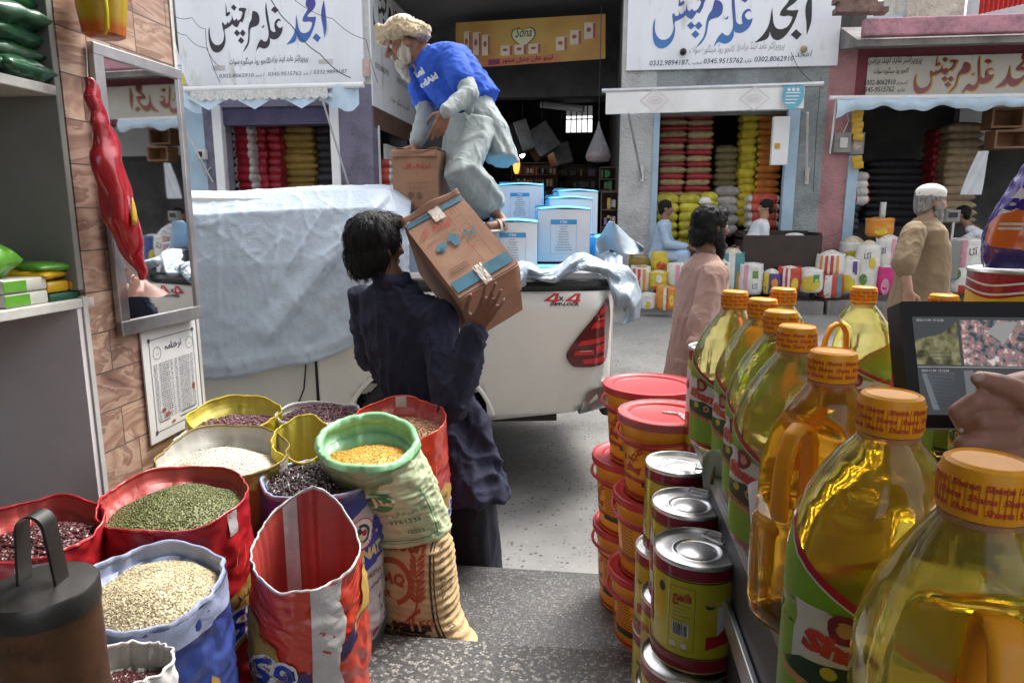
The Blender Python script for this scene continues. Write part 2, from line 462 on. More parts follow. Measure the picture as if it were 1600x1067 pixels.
m_purple = plaster("purple_plaster", (0.24, 0.22, 0.31), 30, 1.0, (0.12, 0.11, 0.15))
m_purpaint = M("purple_paint", (0.085, 0.075, 0.15), 0.55, var=0.2, vs=4)
m_bluepaint = M("pale_blue_paint", (0.36, 0.50, 0.62), 0.6, var=0.12, vs=2.5, dirt=((0.62, 0.62, 0.6), 3.0, 0.60))
m_palegrn = plaster("grey_green_plaster", (0.36, 0.40, 0.40), 26, 1.0, (0.20, 0.22, 0.22))
m_rough = plaster("white_roughcast", (0.60, 0.61, 0.60), 24, 1.0, (0.38, 0.38, 0.37))
m_pink = plaster("pink_roughcast", (0.52, 0.27, 0.28), 26, 1.0, (0.30, 0.15, 0.15))
m_dkred = M("dark_red_paint", (0.20, 0.045, 0.06), 0.7, var=0.15, vs=4)
m_steel = M("galvanised_steel", (0.55, 0.56, 0.58), 0.35, 0.9, var=0.15, vs=5)
m_alu = M("brushed_aluminium", (0.72, 0.72, 0.72), 0.38, 1.0, var=0.05, vs=20)
m_black = M("black_plastic", (0.012, 0.012, 0.013), 0.4, var=0)
m_rubber = M("rubber", (0.02, 0.02, 0.02), 0.85, var=0.2, vs=20)
m_ink = M("black_ink", (0.03, 0.03, 0.04), 0.6, var=0)
m_inkgrey = M("grey_ink", (0.10, 0.11, 0.15), 0.6, var=0)
m_fadeink = M("faded_ink", (0.30, 0.30, 0.33), 0.6, var=0)
m_wood = M("brown_wood", (0.10, 0.055, 0.035), 0.55, var=0.25, vs=5, stretch=(1, 1, 0.15))
m_dkwood = M("dark_varnished_wood", (0.035, 0.022, 0.020), 0.5, var=0.2, vs=5)
m_tanwood = M("tan_wood", (0.28, 0.15, 0.08), 0.6, var=0.2, vs=6, stretch=(1, 1, 0.2))
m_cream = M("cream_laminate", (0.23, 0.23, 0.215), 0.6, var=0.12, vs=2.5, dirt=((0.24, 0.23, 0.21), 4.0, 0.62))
m_greywall = M("grey_wall_paint", (0.66, 0.62, 0.63), 0.7, var=0.12, vs=2)
m_wire = M("old_wire", (0.04, 0.04, 0.045), 0.7, var=0)
m_clearfilm = M("clear_film", (0.85, 0.86, 0.88), 0.12, var=0, trans=0.85, ior=1.1)
m_blueawn = M("pale_blue_awning_cloth", (0.52, 0.66, 0.78), 0.7, var=0.12, vs=4, bmp=0.3, bs_=60)
m_whiteawn = M("white_awning_cloth", (0.80, 0.80, 0.79), 0.7, var=0.05, vs=3, bmp=0.2, bs_=50)

# ------------------------------------------------------------------ ground
g = MB(); g.grid(lambda u, v: (lerp(-60, 60, u), lerp(1.0, 70, v), 0.25 * sstep(5, 10, lerp(1.0, 70, v))), 40, 80)
struct(g.build("street", m_street))
ED_LO, ED_HI = 2.465, 1.87
g = MB(); g.bx(-6, 6, ED_HI - 0.01, ED_LO, -0.1, 0.28, 0.008); struct(g.build("step", m_terr_lo))
g = MB(); g.bx(-6, 6, -4, ED_HI, -0.1, 0.36, 0.008); struct(g.build("floor", m_terr_hi))
g = MB(); g.bx(-6, 6, ED_LO + 0.002, ED_LO + 0.07, -0.05, 0.055, 0.01); struct(g.build("kerb", M("kerb_concrete", (0.26, 0.25, 0.235), 0.9, var=0.2, bmp=0.5, bs_=60)))
WALK = 0.45
g = MB()
for a, b, zz in ((-9.0, -3.6, .45), (0.25, 1.55, .45), (1.6, 3.25, .44), (3.3, 4.6, .46), (4.65, 9, .45)):
 g.bx(a, b, 10.15, 11.2, 0.1, zz, 0.012)
struct(g.build("pavement", m_conc))

# ------------------------------------------------------------------ near shop: wall, ceiling
WX = -1.54
w = tag(MB().build("dummy", m_conc), "x", "x") if False else None
o = MB(); o.bx(WX - 0.16, WX, 1.90, 2.455, 0.27, 3.15); wl = thing("tiled_wall", "end wall faced with brown veined marble tiles, at the left shop front", "wall")
wl_m = o.build("tiling", tilemat(), wl, False)
o = MB(); o.bx(WX - 0.012, WX + 0.004, 1.880, 1.898, 0.27, 1.40); o.build("edge_trim", m_dirtw, wl, False)
o = MB(); o.bx(WX - 0.16, WX + 0.004, 2.457, 2.475, 0.2, 3.15); o.build("end_trim", m_dirtw, wl, False)
o = MB(); o.bx(-5, 5, -.3, 1.8, 3.15, 3.3); o.bx(-5, -.1, -.9, -.3, 3.15, 3.3); o.bx(-5, -.1, -2.2, -.9, 3.15, 3.3); struct(o.build("ceiling", M("ceiling_paint", (0.80, 0.79, 0.76), 0.8, var=0.1)))  # unseen; run further back on the left only, to darken that side
o = MB(); o.bx(2.6, 2.8, -3, 2.4, 0.3, 3.15); o.bx(2.6, 2.8, 2.1, 2.4, 3.15, 3.2); struct(o.build("wall_right", M("shop_wall_paint", (0.6, 0.58, 0.54), 0.8, var=0.1)))
# shelving on the left
sh = thing("shelf_unit", "grey laminate shelf unit built against the left wall beside brown tiles", "shelf", (0, 0, 0))
SD = 0.42
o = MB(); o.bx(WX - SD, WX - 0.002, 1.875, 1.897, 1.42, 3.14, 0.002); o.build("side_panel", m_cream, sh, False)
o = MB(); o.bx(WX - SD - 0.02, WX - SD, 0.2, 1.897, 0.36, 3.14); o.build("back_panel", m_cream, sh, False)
for z in (1.395, 2.005):
 o = MB(); o.bx(WX - SD, WX + 0.002, 0.2, 1.873 if z > 1.5 else 1.93, z - 0.028, z, 0.003); o.build("shelf", M("shelf_edge_%d" % (z * 10), (0.5, 0.49, 0.46), 0.6, var=0.2, vs=8, dirt=((0.25, 0.22, 0.2), 9, 0.55)), sh, False)
o = MB(); o.bx(WX - SD, WX - 0.10, 1.86, 1.872, 0.36, 1.366); o.build("lower_panel", m_greywall, sh, False)
o = MB(); o.bx(WX - 0.10, WX - 0.002, 1.86, 1.878, 0.36, 1.366); o.build("lower_post", m_greywall, sh, False)
# mirror
mr = thing("wall_mirror", "tall framed mirror hung on the tiled wall, reflecting the pink shop", "mirror", (WX + 0.03, 2.22, 1.71), R(-3))
my0, my1, mz0, mz1 = -0.20, 0.20, -0.45, 0.44
o = MB(); o.bx(-0.012, 0.0, my0, my1, mz0, mz1)
gm = bpy.data.materials.new("mirror_glass"); gm.use_nodes = True
gb = gm.node_tree.nodes["Principled BSDF"]; gb.inputs['Metallic'].default_value = 1; gb.inputs['Roughness'].default_value = 0.02; gb.inputs['Base Color'].default_value = (0.82, 0.83, 0.84, 1)
o.build("glass", gm, mr, False)
o = MB()
o.bx(-0.014, 0.008, my0 - 0.012, my0 + 0.03, mz0, mz1, 0.003); o.bx(-0.014, 0.008, my1 - 0.02, my1 + 0.006, mz0, mz1, 0.003)
o.bx(-0.013, 0.009, my0 - 0.012, my1 + 0.006, mz1 - 0.03, mz1 + 0.006, 0.003); o.bx(-0.013, 0.009, my0 - 0.012, my1 + 0.006, mz0 - 0.004, mz0 + 0.045, 0.003)
o.build("frame", M("worn_silver_frame", (0.5, 0.49, 0.5), 0.3, 0.85, var=0.2, vs=9), mr, False)
# price list
po = thing("price_list", "white laminated price list in Urdu, stuck on the tiled wall below the mirror", "poster", (WX + 0.012, 0, 0))
pf = lambda y, z: V((0.0, y, z))
o = MB(); o.bx(-0.006, 0, 2.115, 2.437, 0.85, 1.258, 0.001); o.build("sheet", M("paper_white", (0.66, 0.66, 0.66), 0.3, var=0.04), po, False)
pl = lambda y, z: V((0.0012, y, z))
o = MB()
a0, a1, b0, b1 = 2.15, 2.41, 0.885, 1.215
for r_ in (rect(a0, b0, a1, b0 + .0025), rect(a0, b1, a1, b1 + .0025), rect(a0, b0, a0 + .0025, b1), rect(a1, b0, a1 + .0025, b1)): o.shape(r_, pl)
for cy, cz in ((a0, b0), (a0, b1), (a1, b0), (a1, b1)): o.shape(circle(cy, cz, .008), pl)
text(o, urdu("نرخنامہ"), .034, pl, (2.285, 1.17), bold=.03)
for cy, cz in ((2.19, 1.165), (2.385, 1.17)):
 o.shape(band(circle(cy, cz, .022, n=24) + [(cy + .022, cz)], .002), pl)
 text(o, urdu("مہر"), .012, pl, (cy, cz - .004))
for i in range(25):
 z = 1.125 - i * .0083
 for y0, y1 in ((2.165, 2.185), (2.195, 2.255), (2.262, 2.272), (2.285, 2.30), (2.31, 2.375), (2.382, 2.40)):
  y = y0
  while y < y1 - .004:
   l = U(.004, .014); o.shape(rect(y, z, min(y + l, y1), z + U(.0015, .003)), pl); y += l + .003
 o.shape(rect(a0 + .01, z - .003, a1 - .01, z - .0022), pl)
for z, y0, y1 in ((.915, 2.17, 2.23), (.905, 2.29, 2.40), (.92, 2.30, 2.39)): o.shape(rect(y0, z, y1, z + .004), pl)
o.build("print", m_inkgrey, po, False)
o = MB()
o.shape(circle(2.39, 1.00, .010, .014), pl); o.shape(circle(2.22, .935, .016, .008), pl); o.shape(circle(2.25, .90, .012, .006), pl); o.shape(circle(2.2, .955, .012, .008), pl)
o.build("picture", M("faded_red_print", (0.40, 0.12, 0.10), 0.5, var=0.4, vs=80), po, False)

# unseen rest of the near building, shaped for its effect on the light: back and left walls of the shop, the storeys above it
o = MB(); o.bx(-3.2, 2.6, -2.2, -2.0, .3, 1.2); struct(o.build("wall_back", M("back_wall_paint", (0.62, 0.60, 0.56), 0.8, var=0.1)))
o = MB(); o.bx(-3.4, -3.2, -2.2, 1.87, .3, 3.15); struct(o.build("wall_left", M("left_wall_paint", (0.6, 0.58, 0.54), 0.8, var=0.1)))
o = MB(); o.bx(-14, 14, -.3, 1.78, 3.31, 7.5); o.bx(-14, -.1, -2.4, -.3, 3.31, 7.5); o.bx(-3.2, -.6, -2.45, -2.25, .3, 3.3); nbd = thing("near_building", "upper storeys over the shop doorway the photo looks out of", "building"); o.build("facade", m_dirtw, nbd, False)
# ------------------------------------------------------------------ the row of shops across the street
FY = 11.0
def fx(px, y=FY): return onY(px, 300, y).x
def fz(px, py, y=FY): return onY(px, py, y).z
def fbox(mb, px0, py0, px1, py1, y0, y1, bev=0.0, at=FY):
 pm = (px0 + px1) / 2
 mb.bx(onY(px0, (py0 + py1) / 2, at).x, onY(px1, (py0 + py1) / 2, at).x, y0, y1, fz(pm, py1, at), fz(pm, py0, at), bev)
def face(y): return lambda x, z: V((x, y, z))
ORD = ["topmost", "second", "third", "fourth", "fifth", "sixth", "seventh", "eighth", "ninth", "tenth", "eleventh", "twelfth", "thirteenth", "fourteenth", "fifteenth", "sixteenth", "seventeenth"]
def order(i, n): return "topmost" if i == 0 else ("lowest" if i == n - 1 else ORD[i] + " from the top")

XL0, XL1 = fx(262), fx(585)
ZS0, ZS1 = fz(440, 133), 5.5                                         # sign lower edge, top
# left shop building
bl = thing("shop_building", "purple plastered shop building under the white sign with blue and black lettering", "building")
ztop = fz(440, 166)
for (a, b) in ((326, 354), (521, 585)):
 o = MB(); o.bx(fx(a), fx(b), FY, FY + 0.3, 0.3, ZS0 - 0.02); o.build("pillar", m_purple, bl, False)
o = MB(); o.bx(fx(354), fx(521), FY + 0.01, FY + 0.3, ztop, ZS0 - 0.02); o.build("lintel", m_purple, bl, False)
o = MB(); o.bx(fx(300), XL1, FY + 0.02, FY + 0.3, ZS0 - 0.02, 9); o.build("upper_wall", m_dirtw, bl, False)
o = MB(); o.bx(XL1 - 0.3, XL1 - 0.004, FY + 0.3, 26, 3.35, 9); o.build("side_wall", m_dirtw, bl, False)
for (y0, y1) in ((11.3, 11.42), (12.9, 13.1), (14.6, 26)):
 o = MB(); o.bx(XL1 - 0.3, XL1 - 0.005, y0, y1, 0.3, 3.35); o.build("side_pillar", m_purple if y0 < 12 else m_dkconc, bl, False)
o = MB(); o.bx(XL1 - 0.02, XL1 + 0.004, 11.1, 15, 3.05, 3.36); o.build("brown_band", M("brown_band_paint", (0.13, 0.075, 0.055), 0.8, var=0.3, vs=6), bl, False)
for y0, y1 in ((12.2, 12.9), (13.1, 14.5)):
 o = MB(); o.bx(XL1 - 0.2, XL1 - 0.15, y0, y1, 1.0, 2.9); o.build("side_panel", m_white, bl, False)
for (a, b) in ((341, 354), (521, 534)):
 o = MB(); o.bx(fx(a), fx(b), FY - 0.03, FY + 0.1, 0.45, ztop + 0.03); o.build("door_frame", m_white, bl, False)
o = MB(); o.bx(XL1 - 0.05, XL1 + 0.012, 11.28, 11.36, 0.45, 3.1); o.build("door_frame", m_white, bl, False)
o = MB(); o.bx(fx(354), fx(521), FY + 0.06, FY + 0.30, fz(440, 194), ztop + 0.02)
for i in range(7): o.bx(fx(354), fx(521), FY + 0.05, FY + 0.07, fz(440, 194) + 0.04 * i + .01, fz(440, 194) + 0.04 * i + .035)
o.build("shutter_box", m_purpaint, bl, False)
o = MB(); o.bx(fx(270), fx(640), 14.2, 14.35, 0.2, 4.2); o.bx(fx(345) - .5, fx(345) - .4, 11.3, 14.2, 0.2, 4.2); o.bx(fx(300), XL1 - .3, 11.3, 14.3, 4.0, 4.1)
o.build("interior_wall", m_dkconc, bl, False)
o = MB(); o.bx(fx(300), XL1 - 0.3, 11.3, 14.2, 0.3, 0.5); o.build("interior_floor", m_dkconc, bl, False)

# neighbour at the far left
nb = thing("blue_shop_front", "pale blue painted pillar and grey concrete of the shop left of the white sign", "building")
o = MB(); o.bx(fx(240), fx(326), FY + 0.02, FY + 0.4, 0.3, fz(295, 136)); o.build("pillar", m_bluepaint, nb, False)
o = MB(); o.bx(fx(272) - .02, fx(288), FY - 0.06, FY + 0.05, 0.3, fz(295, 165)); o.build("door_frame", m_bluepaint, nb, False)
o = MB(); o.bx(fx(150), fx(303), FY + 0.06, FY + 0.5, fz(295, 136), 9); o.build("upper_wall", m_conc, nb, False)
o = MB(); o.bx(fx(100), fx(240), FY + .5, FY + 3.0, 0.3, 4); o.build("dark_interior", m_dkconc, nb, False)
sg = thing("corner_sign", "white sign with yellow lower band and blue stripes at far left above blue pillar", "sign")
q = lambda *p: [(onY(a, b).x, onY(a, b).z) for a, b in p]
o = MB(); o.ext(q((255, 20), (268, 40), (297, 134), (255, 134)), lambda x, z, t: V((x, FY - .05 - t, z)), 0, .03); o.build("panel", m_signw, sg, False)
o = MB(); o.shape(q((255, 117), (291, 116), (297, 134), (255, 134)), face(FY - .083)); o.build("yellow_band", M("sign_yellow", (0.62, 0.55, 0.12), .6), sg, False)
o = MB()
for py in (104, 110): o.shape(q((255, py), (287, py - 1), (288, py + 2), (255, py + 3)), face(FY - .083))
text(o, urdu("سوات"), .10, face(FY - .085), (onY(276, 129).x, onY(276, 129).z)); o.build("stripes", M("sign_teal", (0.2, 0.5, 0.6), .6), sg, False)

# the painted Urdu title, traced as letter outlines (sign units: pixels of a 1600-wide close look)
T_ALIF = [[(1480,60),(1495,220),(1497,350),(1468,470),(1458,370),(1440,215)],
 [(1295,38),(1345,45),(1380,72),(1378,125),(1340,175),(1290,215),(1280,235),(1330,240),(1382,237),(1365,310),(1335,385),(1290,460),(1235,505),(1190,500),(1160,465),(1145,425),(1140,470),(1115,500),(1018,525),(1075,470),(1120,400),(1140,330),(1148,250),(1155,205),(1165,290),(1175,350),(1200,395),(1240,408),(1290,390),(1320,350),(1335,300),(1300,285),(1260,290),(1222,280),(1235,235),(1275,180),(1295,148),(1275,130),(1270,95)],
 [(1372,412),(1425,460),(1385,510),(1330,460)]]
T_REST = [[(978,278),(955,265),(925,290),(925,315),(955,345),(990,330),(985,370),(960,420),(920,455),(880,465),(845,455),(832,440),(830,500),(800,545),(755,560),(715,545),(695,545),(660,592),(675,540),(700,490),(730,455),(760,480),(790,480),(810,450),(822,400),(812,300),(800,200),(800,130),(813,62),(825,180),(840,300),(850,360),(880,385),(905,380),(895,330),(900,285),(930,250),(960,248)],
 [(905,118),(955,150),(915,188),(865,152)],
 [(740,310),(752,325),(762,318),(775,300),(772,330),(750,338)],
 [(650,150),(700,168),(724,215),(718,280),(690,310),(640,325),(610,345),(600,400),(590,470),(560,535),(500,598),(530,545),(565,490),(580,420),(585,350),(600,290),(630,240),(640,190)],
 [(490,120),(530,115),(582,125),(560,170),(548,220),(522,272),(495,262),(480,290),(455,320),(425,310),(400,285),(370,310),(330,330),(305,345),(310,420),(300,490),(270,545),(225,580),(180,585),(140,560),(118,510),(108,430),(112,350),(128,300),(128,400),(145,460),(180,500),(225,505),(265,480),(290,430),(295,380),(285,330),(280,270),(295,262),(310,290),(335,280),(345,250),(355,275),(375,262),(390,235),(395,250),(405,175),(412,225),(430,250),(455,225),(470,250),(500,235),(520,200),(530,165),(515,150),(490,150)],
 [(340,50),(347,130),(345,165),(375,150),(385,170),(360,195),(330,200),(335,120)],
 [(432,75),(465,110),(435,145),(398,108)],[(450,345),(488,385),(450,420),(413,380)],[(520,345),(552,385),(518,425),(482,385)],[(492,425),(530,465),(495,502),(455,465)]]
def title(mb, polys, fn, x0, z0, sx, sz, grow=0.0):
 for p in polys:
  sp = smoothpoly(p)
  if grow:
   cx = sum(a for a, b in sp) / len(sp); 
   n_ = len(sp); q2 = []
   area = sum(sp[i][0] * sp[(i + 1) % n_][1] - sp[(i + 1) % n_][0] * sp[i][1] for i in range(n_))
   for i in range(n_):
    t = V(sp[(i + 1) % n_]) - V(sp[i - 1]); t = t.normalized() if t.length else V((1, 0))
    nn = V((t.y, -t.x)) * (1 if area > 0 else -1)
    q2.append((sp[i][0] + nn.x * grow, sp[i][1] + nn.y * grow))
   sp = q2
  mb.shape([(x0 + a * sx, z0 - b * sz) for a, b in sp], fn)
def grad(name, top, bot, z0, z1):
 m, nt, nd, lk, bs = newmat(name); sx = nt.nodes.new("ShaderNodeSeparateXYZ"); lk.new(coords(nt, 'Object'), sx.inputs[0])
 mr = N(nt, "ShaderNodeMapRange"); mr.inputs[1].default_value = z0; mr.inputs[2].default_value = z1; lk.new(sx.outputs['Z'], mr.inputs[0])
 r = ramp(nt, [(0, bot), (1, top)], mr.outputs[0]); lk.new(r.outputs[0], bs.inputs['Base Color']); bs.inputs['Roughness'].default_value = .5; return m
ADDR1, ADDR2 = urdu("پروپرائٹر عابد اینڈ برادرز"), urdu("کانجو روڈ مینگورہ سوات")
def at(px, py, y=FY): v = onY(px, py, y); return (v.x, v.z)
def szpx(px, y=FY): return px * y / 1030 / 0.7
# left sign
ls = thing("shop_sign", "white sign with blue and black Urdu lettering and three phone numbers, left of the alley", "sign")
o = MB(); o.bx(fx(300), fx(577), FY - 0.05, FY + 0.015, ZS0, ZS1, 0.006); o.build("panel", m_signw, ls, False)
p0 = onY(310, 0); p1 = onY(530, 130); sX = (p1.x - p0.x) / 1600; sZ = (p0.z - p1.z) / 945
f = face(FY - 0.054)
o = MB(); title(o, T_ALIF, f, p0.x, p0.z, sX, sZ); o.build("blue_lettering", grad("sign_blue", (0.06, 0.05, 0.28), (0.035, 0.16, 0.46), fz(500, 70), fz(500, 10)), ls, False)
o = MB(); title(o, T_REST, f, p0.x, p0.z, sX, sZ); o.build("black_lettering", M("sign_black", (0.035, 0.03, 0.045), .5, var=0), ls, False)
o = MB()
text(o, ADDR1, .12, f, at(452, 97), 'C', width=fx(496) - fx(435), slant=.2, bold=.012); text(o, ADDR2, .12, f, at(392, 101), 'C', width=fx(423) - fx(362), slant=.2, bold=.012)
text(o, "0302.8062910", .085, f, at(345, 123), 'L', width=fx(397) - fx(345), slant=.15)
text(o, urdu("امجد"), .06, f, at(406, 121), 'C', slant=.2); text(o, "/", .1, f, at(415, 121), 'C')
text(o, "0345.9515762", .085, f, at(421, 120), 'L', width=fx(471) - fx(421), slant=.15)
text(o, urdu("عابد"), .06, f, at(480, 118), 'C', slant=.2); text(o, "/", .1, f, at(488, 118), 'C')
text(o, "0332.9894187", .085, f, at(492, 117), 'L', width=fx(542) - fx(492), slant=.15)
o.build("small_lettering", m_inkgrey, ls, False)
o = MB(); fbox(o, 335, 104, 354, 111, FY - .058, FY - .05); o.build("patch", m_dirtw, ls, False)
o = MB(); fbox(o, 500, 94, 522, 101, FY - .058, FY - .05); o.build("patch", m_dirtw, ls, False)
# side sign in the alley
ss = thing("side_sign", "white painted sign on the alley side wall, behind the bending old man", "sign")
o = MB(); o.bx(XL1 - 0.004, XL1 + 0.02, 11.03, 14.0, 3.37, 5.3); o.build("panel", m_signw, ss, False)
f2 = lambda y, z: V((XL1 + 0.023, y, z))
o = MB(); title(o, T_REST, f2, 11.0, 5.35, 2.6 / 1600, 1.35 / 945); title(o, T_ALIF, f2, 11.0, 5.35, 2.6 / 1600, 1.35 / 945)
text(o, ADDR1, .12, f2, (12.3, 4.3), 'C', slant=.2); text(o, "0302.8062910", .13, f2, (11.2, 3.98), 'L'); text(o, "0345.9515762", .13, f2, (12.4, 3.98), 'L'); text(o, ADDR2, .13, f2, (12.6, 3.6), 'C')
o.build("lettering", m_ink, ss, False)
sp_ = tag(MB().__class__() and (lambda o: (o.bx(XL1 - .10, XL1 + 0.012, FY - 0.07, FY - .05, fz(580, 121), fz(580, 94)), o.build("small_plate", M("plate_pink", (0.5, 0.36, 0.33), .6), None, False))[1])(MB()), "small pinkish plate fixed at the right corner of the left white sign", "sign")
# awning of the left shop
aw = thing("shop_awning", "rolled awning with scalloped white valance and pale blue tails over the left shop", "awning")
o = MB(); o.tube([(fx(312), FY - 0.5, fz(312, 149)), (fx(590), FY - 0.5, fz(590, 142))], .045, 10); o.build("roller", m_white, aw)
xa, xb = fx(337), fx(538); za = fz(437, 148)
o = MB()
def valance(u, v):
 x = lerp(xa, xb, u); sc_ = abs(math.sin(u * 17 * math.pi)); return V((x, FY - .53 + .015 * math.sin(u * 40) * v, za - v * (.13 + .035 * sc_)))
o.grid(valance, 170, 5); o.build("valance", M("lace_valance", (0.62, 0.62, 0.60), .8, var=.25, vs=30), aw)
o = MB()
def pennants(u, v):
 x = lerp(xa - .1, xb + .1, u); k = abs(((u * 3.2) % 1) - .5) * 2; return V((x, FY - .51, za - .08 - v * (.02 + .2 * (1 - k))))
o.grid(pennants, 96, 4)
for s, px in ((-1, 322), (1, 553)):
 xc = fx(px)
 o.grid(lambda u, v: V((xc + (u - .5) * .62, FY - .5 + .06 * math.sin(u * 9), za + .02 - v * (.12 + .26 * (u if s < 0 else 1 - abs(u - .65))) + .02 * math.sin(u * 14))), 20, 6)
o.build("blue_cloth", m_blueawn, aw)
o = MB(); o.tube([(fx(528), FY - .5, fz(528, 160)), (fx(546), FY - .03, fz(546, 290))], .018, 6); o.build("stay", m_steel, aw)
o = MB(); o.tube([(fx(303), FY - .5, fz(303, 160)), (fx(335), FY - .03, fz(335, 285))], .015, 6); o.build("stay", m_steel, aw)
bx_ = thing("meter_box", "grey electric switch box on the purple plaster beside the pale blue pillar", "switch box")
o = MB(); fbox(o, 311, 234, 325, 250, FY - .1, FY - .002, .01); o.build("case", m_dirtw, bx_); o = MB(); fbox(o, 316, 238, 321, 246, FY - .13, FY - .1, .004); o.build("switch", m_black, bx_)
o = MB(); o.tube([(fx(318), FY - .05, fz(318, 250)), (fx(322), FY - .02, fz(322, 275)), (fx(333), FY - .02, fz(333, 262))], .012, 5); o.build("conduit", m_dirtw, bx_)

# right-middle shop
SH2 = thing("corner_shop_building", "grey and white roughcast shop building under the white sign right of the alley", "building")
z2 = fz(1125, 175)
zb2 = fz(1130, 108)
o = MB(); o.bx(fx(967), fx(1020), FY, FY + 0.4, 0.3, zb2 - .003); o.build("pillar", m_rough, SH2, False)
o = MB(); o.bx(fx(1240), fx(1281), FY, FY + 0.4, 0.3, zb2 - .003); o.build("pillar", m_palegrn, SH2, False)
o = MB(); o.bx(fx(1020), fx(1240), FY + .003, FY + 0.4, z2, zb2 - .003); o.build("lintel", m_palegrn, SH2, False)
o = MB(); o.bx(fx(967), fx(1293), FY + .02, FY + 0.4, zb2 - .003, 9); o.build("upper_wall", m_dirtw, SH2, False)
o = MB(); o.bx(fx(967), fx(967) + .3, FY + .4, 24, 0.3, 9); o.build("side_wall", m_dkconc, SH2, False)
for a, b in ((1018, 1027), (1223, 1241)):
 o = MB(); o.bx(fx(a), fx(b), FY - .03, FY + .1, .45, z2 + .01); o.build("door_frame", m_bluepaint, SH2, False)
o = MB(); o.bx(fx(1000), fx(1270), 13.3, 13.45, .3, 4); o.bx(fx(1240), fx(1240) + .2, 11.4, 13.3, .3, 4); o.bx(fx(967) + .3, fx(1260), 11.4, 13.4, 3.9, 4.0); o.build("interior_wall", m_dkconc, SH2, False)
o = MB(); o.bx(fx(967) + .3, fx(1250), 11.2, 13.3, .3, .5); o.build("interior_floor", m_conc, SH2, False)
s2 = thing("shop_sign", "white sign with blue and black Urdu lettering right of the alley, above the white awning", "sign")
o = MB(); o.bx(fx(973), fx(1291), FY - .05, FY + .015, zb2, 5.6, .006); o.build("panel", m_signw, s2, False)
l0, l1 = onY(1019, 60).x, onY(1264, 60).x; s2x = (l1 - l0) / (1497 - 108); s2z = s2x * .92; x00 = l0 - 108 * s2x; z00 = onY(1036, 77).z + 585 * s2z
o = MB(); title(o, T_REST, f, x00, z00, s2x, s2z); o.build("blue_lettering", grad("sign_blue_right", (0.05, 0.05, 0.26), (0.05, 0.20, 0.48), fz(1100, 75), fz(1100, -10)), s2, False)
o = MB(); title(o, T_ALIF, f, x00, z00 - .05, s2x, s2z); o.build("black_lettering", M("sign_black_right", (0.03, 0.03, 0.032), .5, var=0), s2, False)
o = MB()
text(o, ADDR1, .13, f, at(1187, 78), 'C', width=fx(1223) - fx(1152), slant=.2); text(o, ADDR2, .13, f, at(1111, 83), 'C', width=fx(1144) - fx(1076), slant=.2)
o.build("address_lettering", m_fadeink, s2, False)
o = MB()
text(o, "0332.9894187.", .10, f, at(1014, 104), 'L', width=fx(1074) - fx(1014), slant=.15, bold=.01); text(o, urdu("مجیب"), .075, f, at(1085, 102), 'C', slant=.2)
text(o, "0345.9515762", .10, f, at(1098, 101), 'L', width=fx(1157) - fx(1098), slant=.15, bold=.01); text(o, urdu("عابد"), .075, f, at(1167, 99), 'C', slant=.2)
text(o, "0302.8062910", .10, f, at(1177, 98), 'L', width=fx(1236) - fx(1177), slant=.15, bold=.01); text(o, urdu("امجد"), .12, f, at(1253, 90), 'C', slant=.2)
o.build("phone_lettering", m_inkgrey, s2, False)
for px, py in ((1057, 84), (1237, 80)):
 bl_ = tag((lambda o: (o.ell((fx(px), FY - .1, fz(px, py)), (.05, .05, .05)), o.build("bolt_knob", m_black if px < 1100 else M("brass_knob", (.35, .3, .16), .4), None))[1])(MB()), ("dark round knob" if px < 1100 else "tan round knob with a thin wire") + " on the face of the right white sign", "knob")
a2 = thing("shop_awning", "plain white cloth awning with faint printed emblems and a blue shield", "awning")
v0, v1 = onY(947, 142, FY - .6), onY(1258, 132, FY - .6); zb_ = onY(1100, 176, FY - .6).z
o = MB(); o.grid(lambda u, v: V((lerp(v0.x, v1.x, u), FY - .6 + .02 * math.sin(u * 23) * v + .01 * math.sin(u * 57) * v, lerp(lerp(v0.z, v1.z, u), zb_ + .03 * u, v) - .012 * math.sin(u * math.pi) * (1 - v))), 60, 8); o.build("cloth", m_whiteawn, a2)
o = MB(); o.tube([v0 + V((-.06, .02, 0)), v1 + V((.25, .02, 0))], .035, 8); o.build("roller", m_steel, a2)
fa = face(FY - .64)
def aw_at(px, py): v = onY(px, py, FY - .64); return (v.x, v.z)
o = MB()
for cx, cy in ((1023, 157), (1179, 154)):
 c = aw_at(cx, cy)
 dmd = [(c[0] - .2, c[1]), (c[0], c[1] + .16), (c[0] + .2, c[1]), (c[0], c[1] - .16), (c[0] - .2, c[1])]
 o.shape(band(dmd, .02), fa); o.shape(band(circle(c[0], c[1], .10, .05, 14), .012), fa); o.shape(rect(c[0] - .06, c[1] - .012, c[0] + .06, c[1] + .012), fa)
o.build("faded_emblem", M("faded_pink_print", (0.68, 0.60, 0.60), .7, var=.08), a2, False)
o = MB(); c = aw_at(1239, 152); o.shape(smoothpoly([(c[0] - .13, c[1] + .15), (c[0] + .14, c[1] + .15), (c[0] + .13, c[1] - .06), (c[0], c[1] - .17), (c[0] - .13, c[1] - .06)], 3), fa); o.build("blue_shield", M("shield_blue", (0.13, 0.42, 0.55), .6, var=.1), a2, False)
o = MB(); fa2 = face(FY - .645)
for i in range(4): o.shape(rect(c[0] - .10, c[1] + .05 - i * .045, c[0] + .10 - i * .02, c[1] + .065 - i * .045), fa2)
for i in range(3): o.shape(circle(c[0] - .06 + .06 * i, c[1] + .10, .022), fa2)
o.build("shield_print", m_white, a2, False)
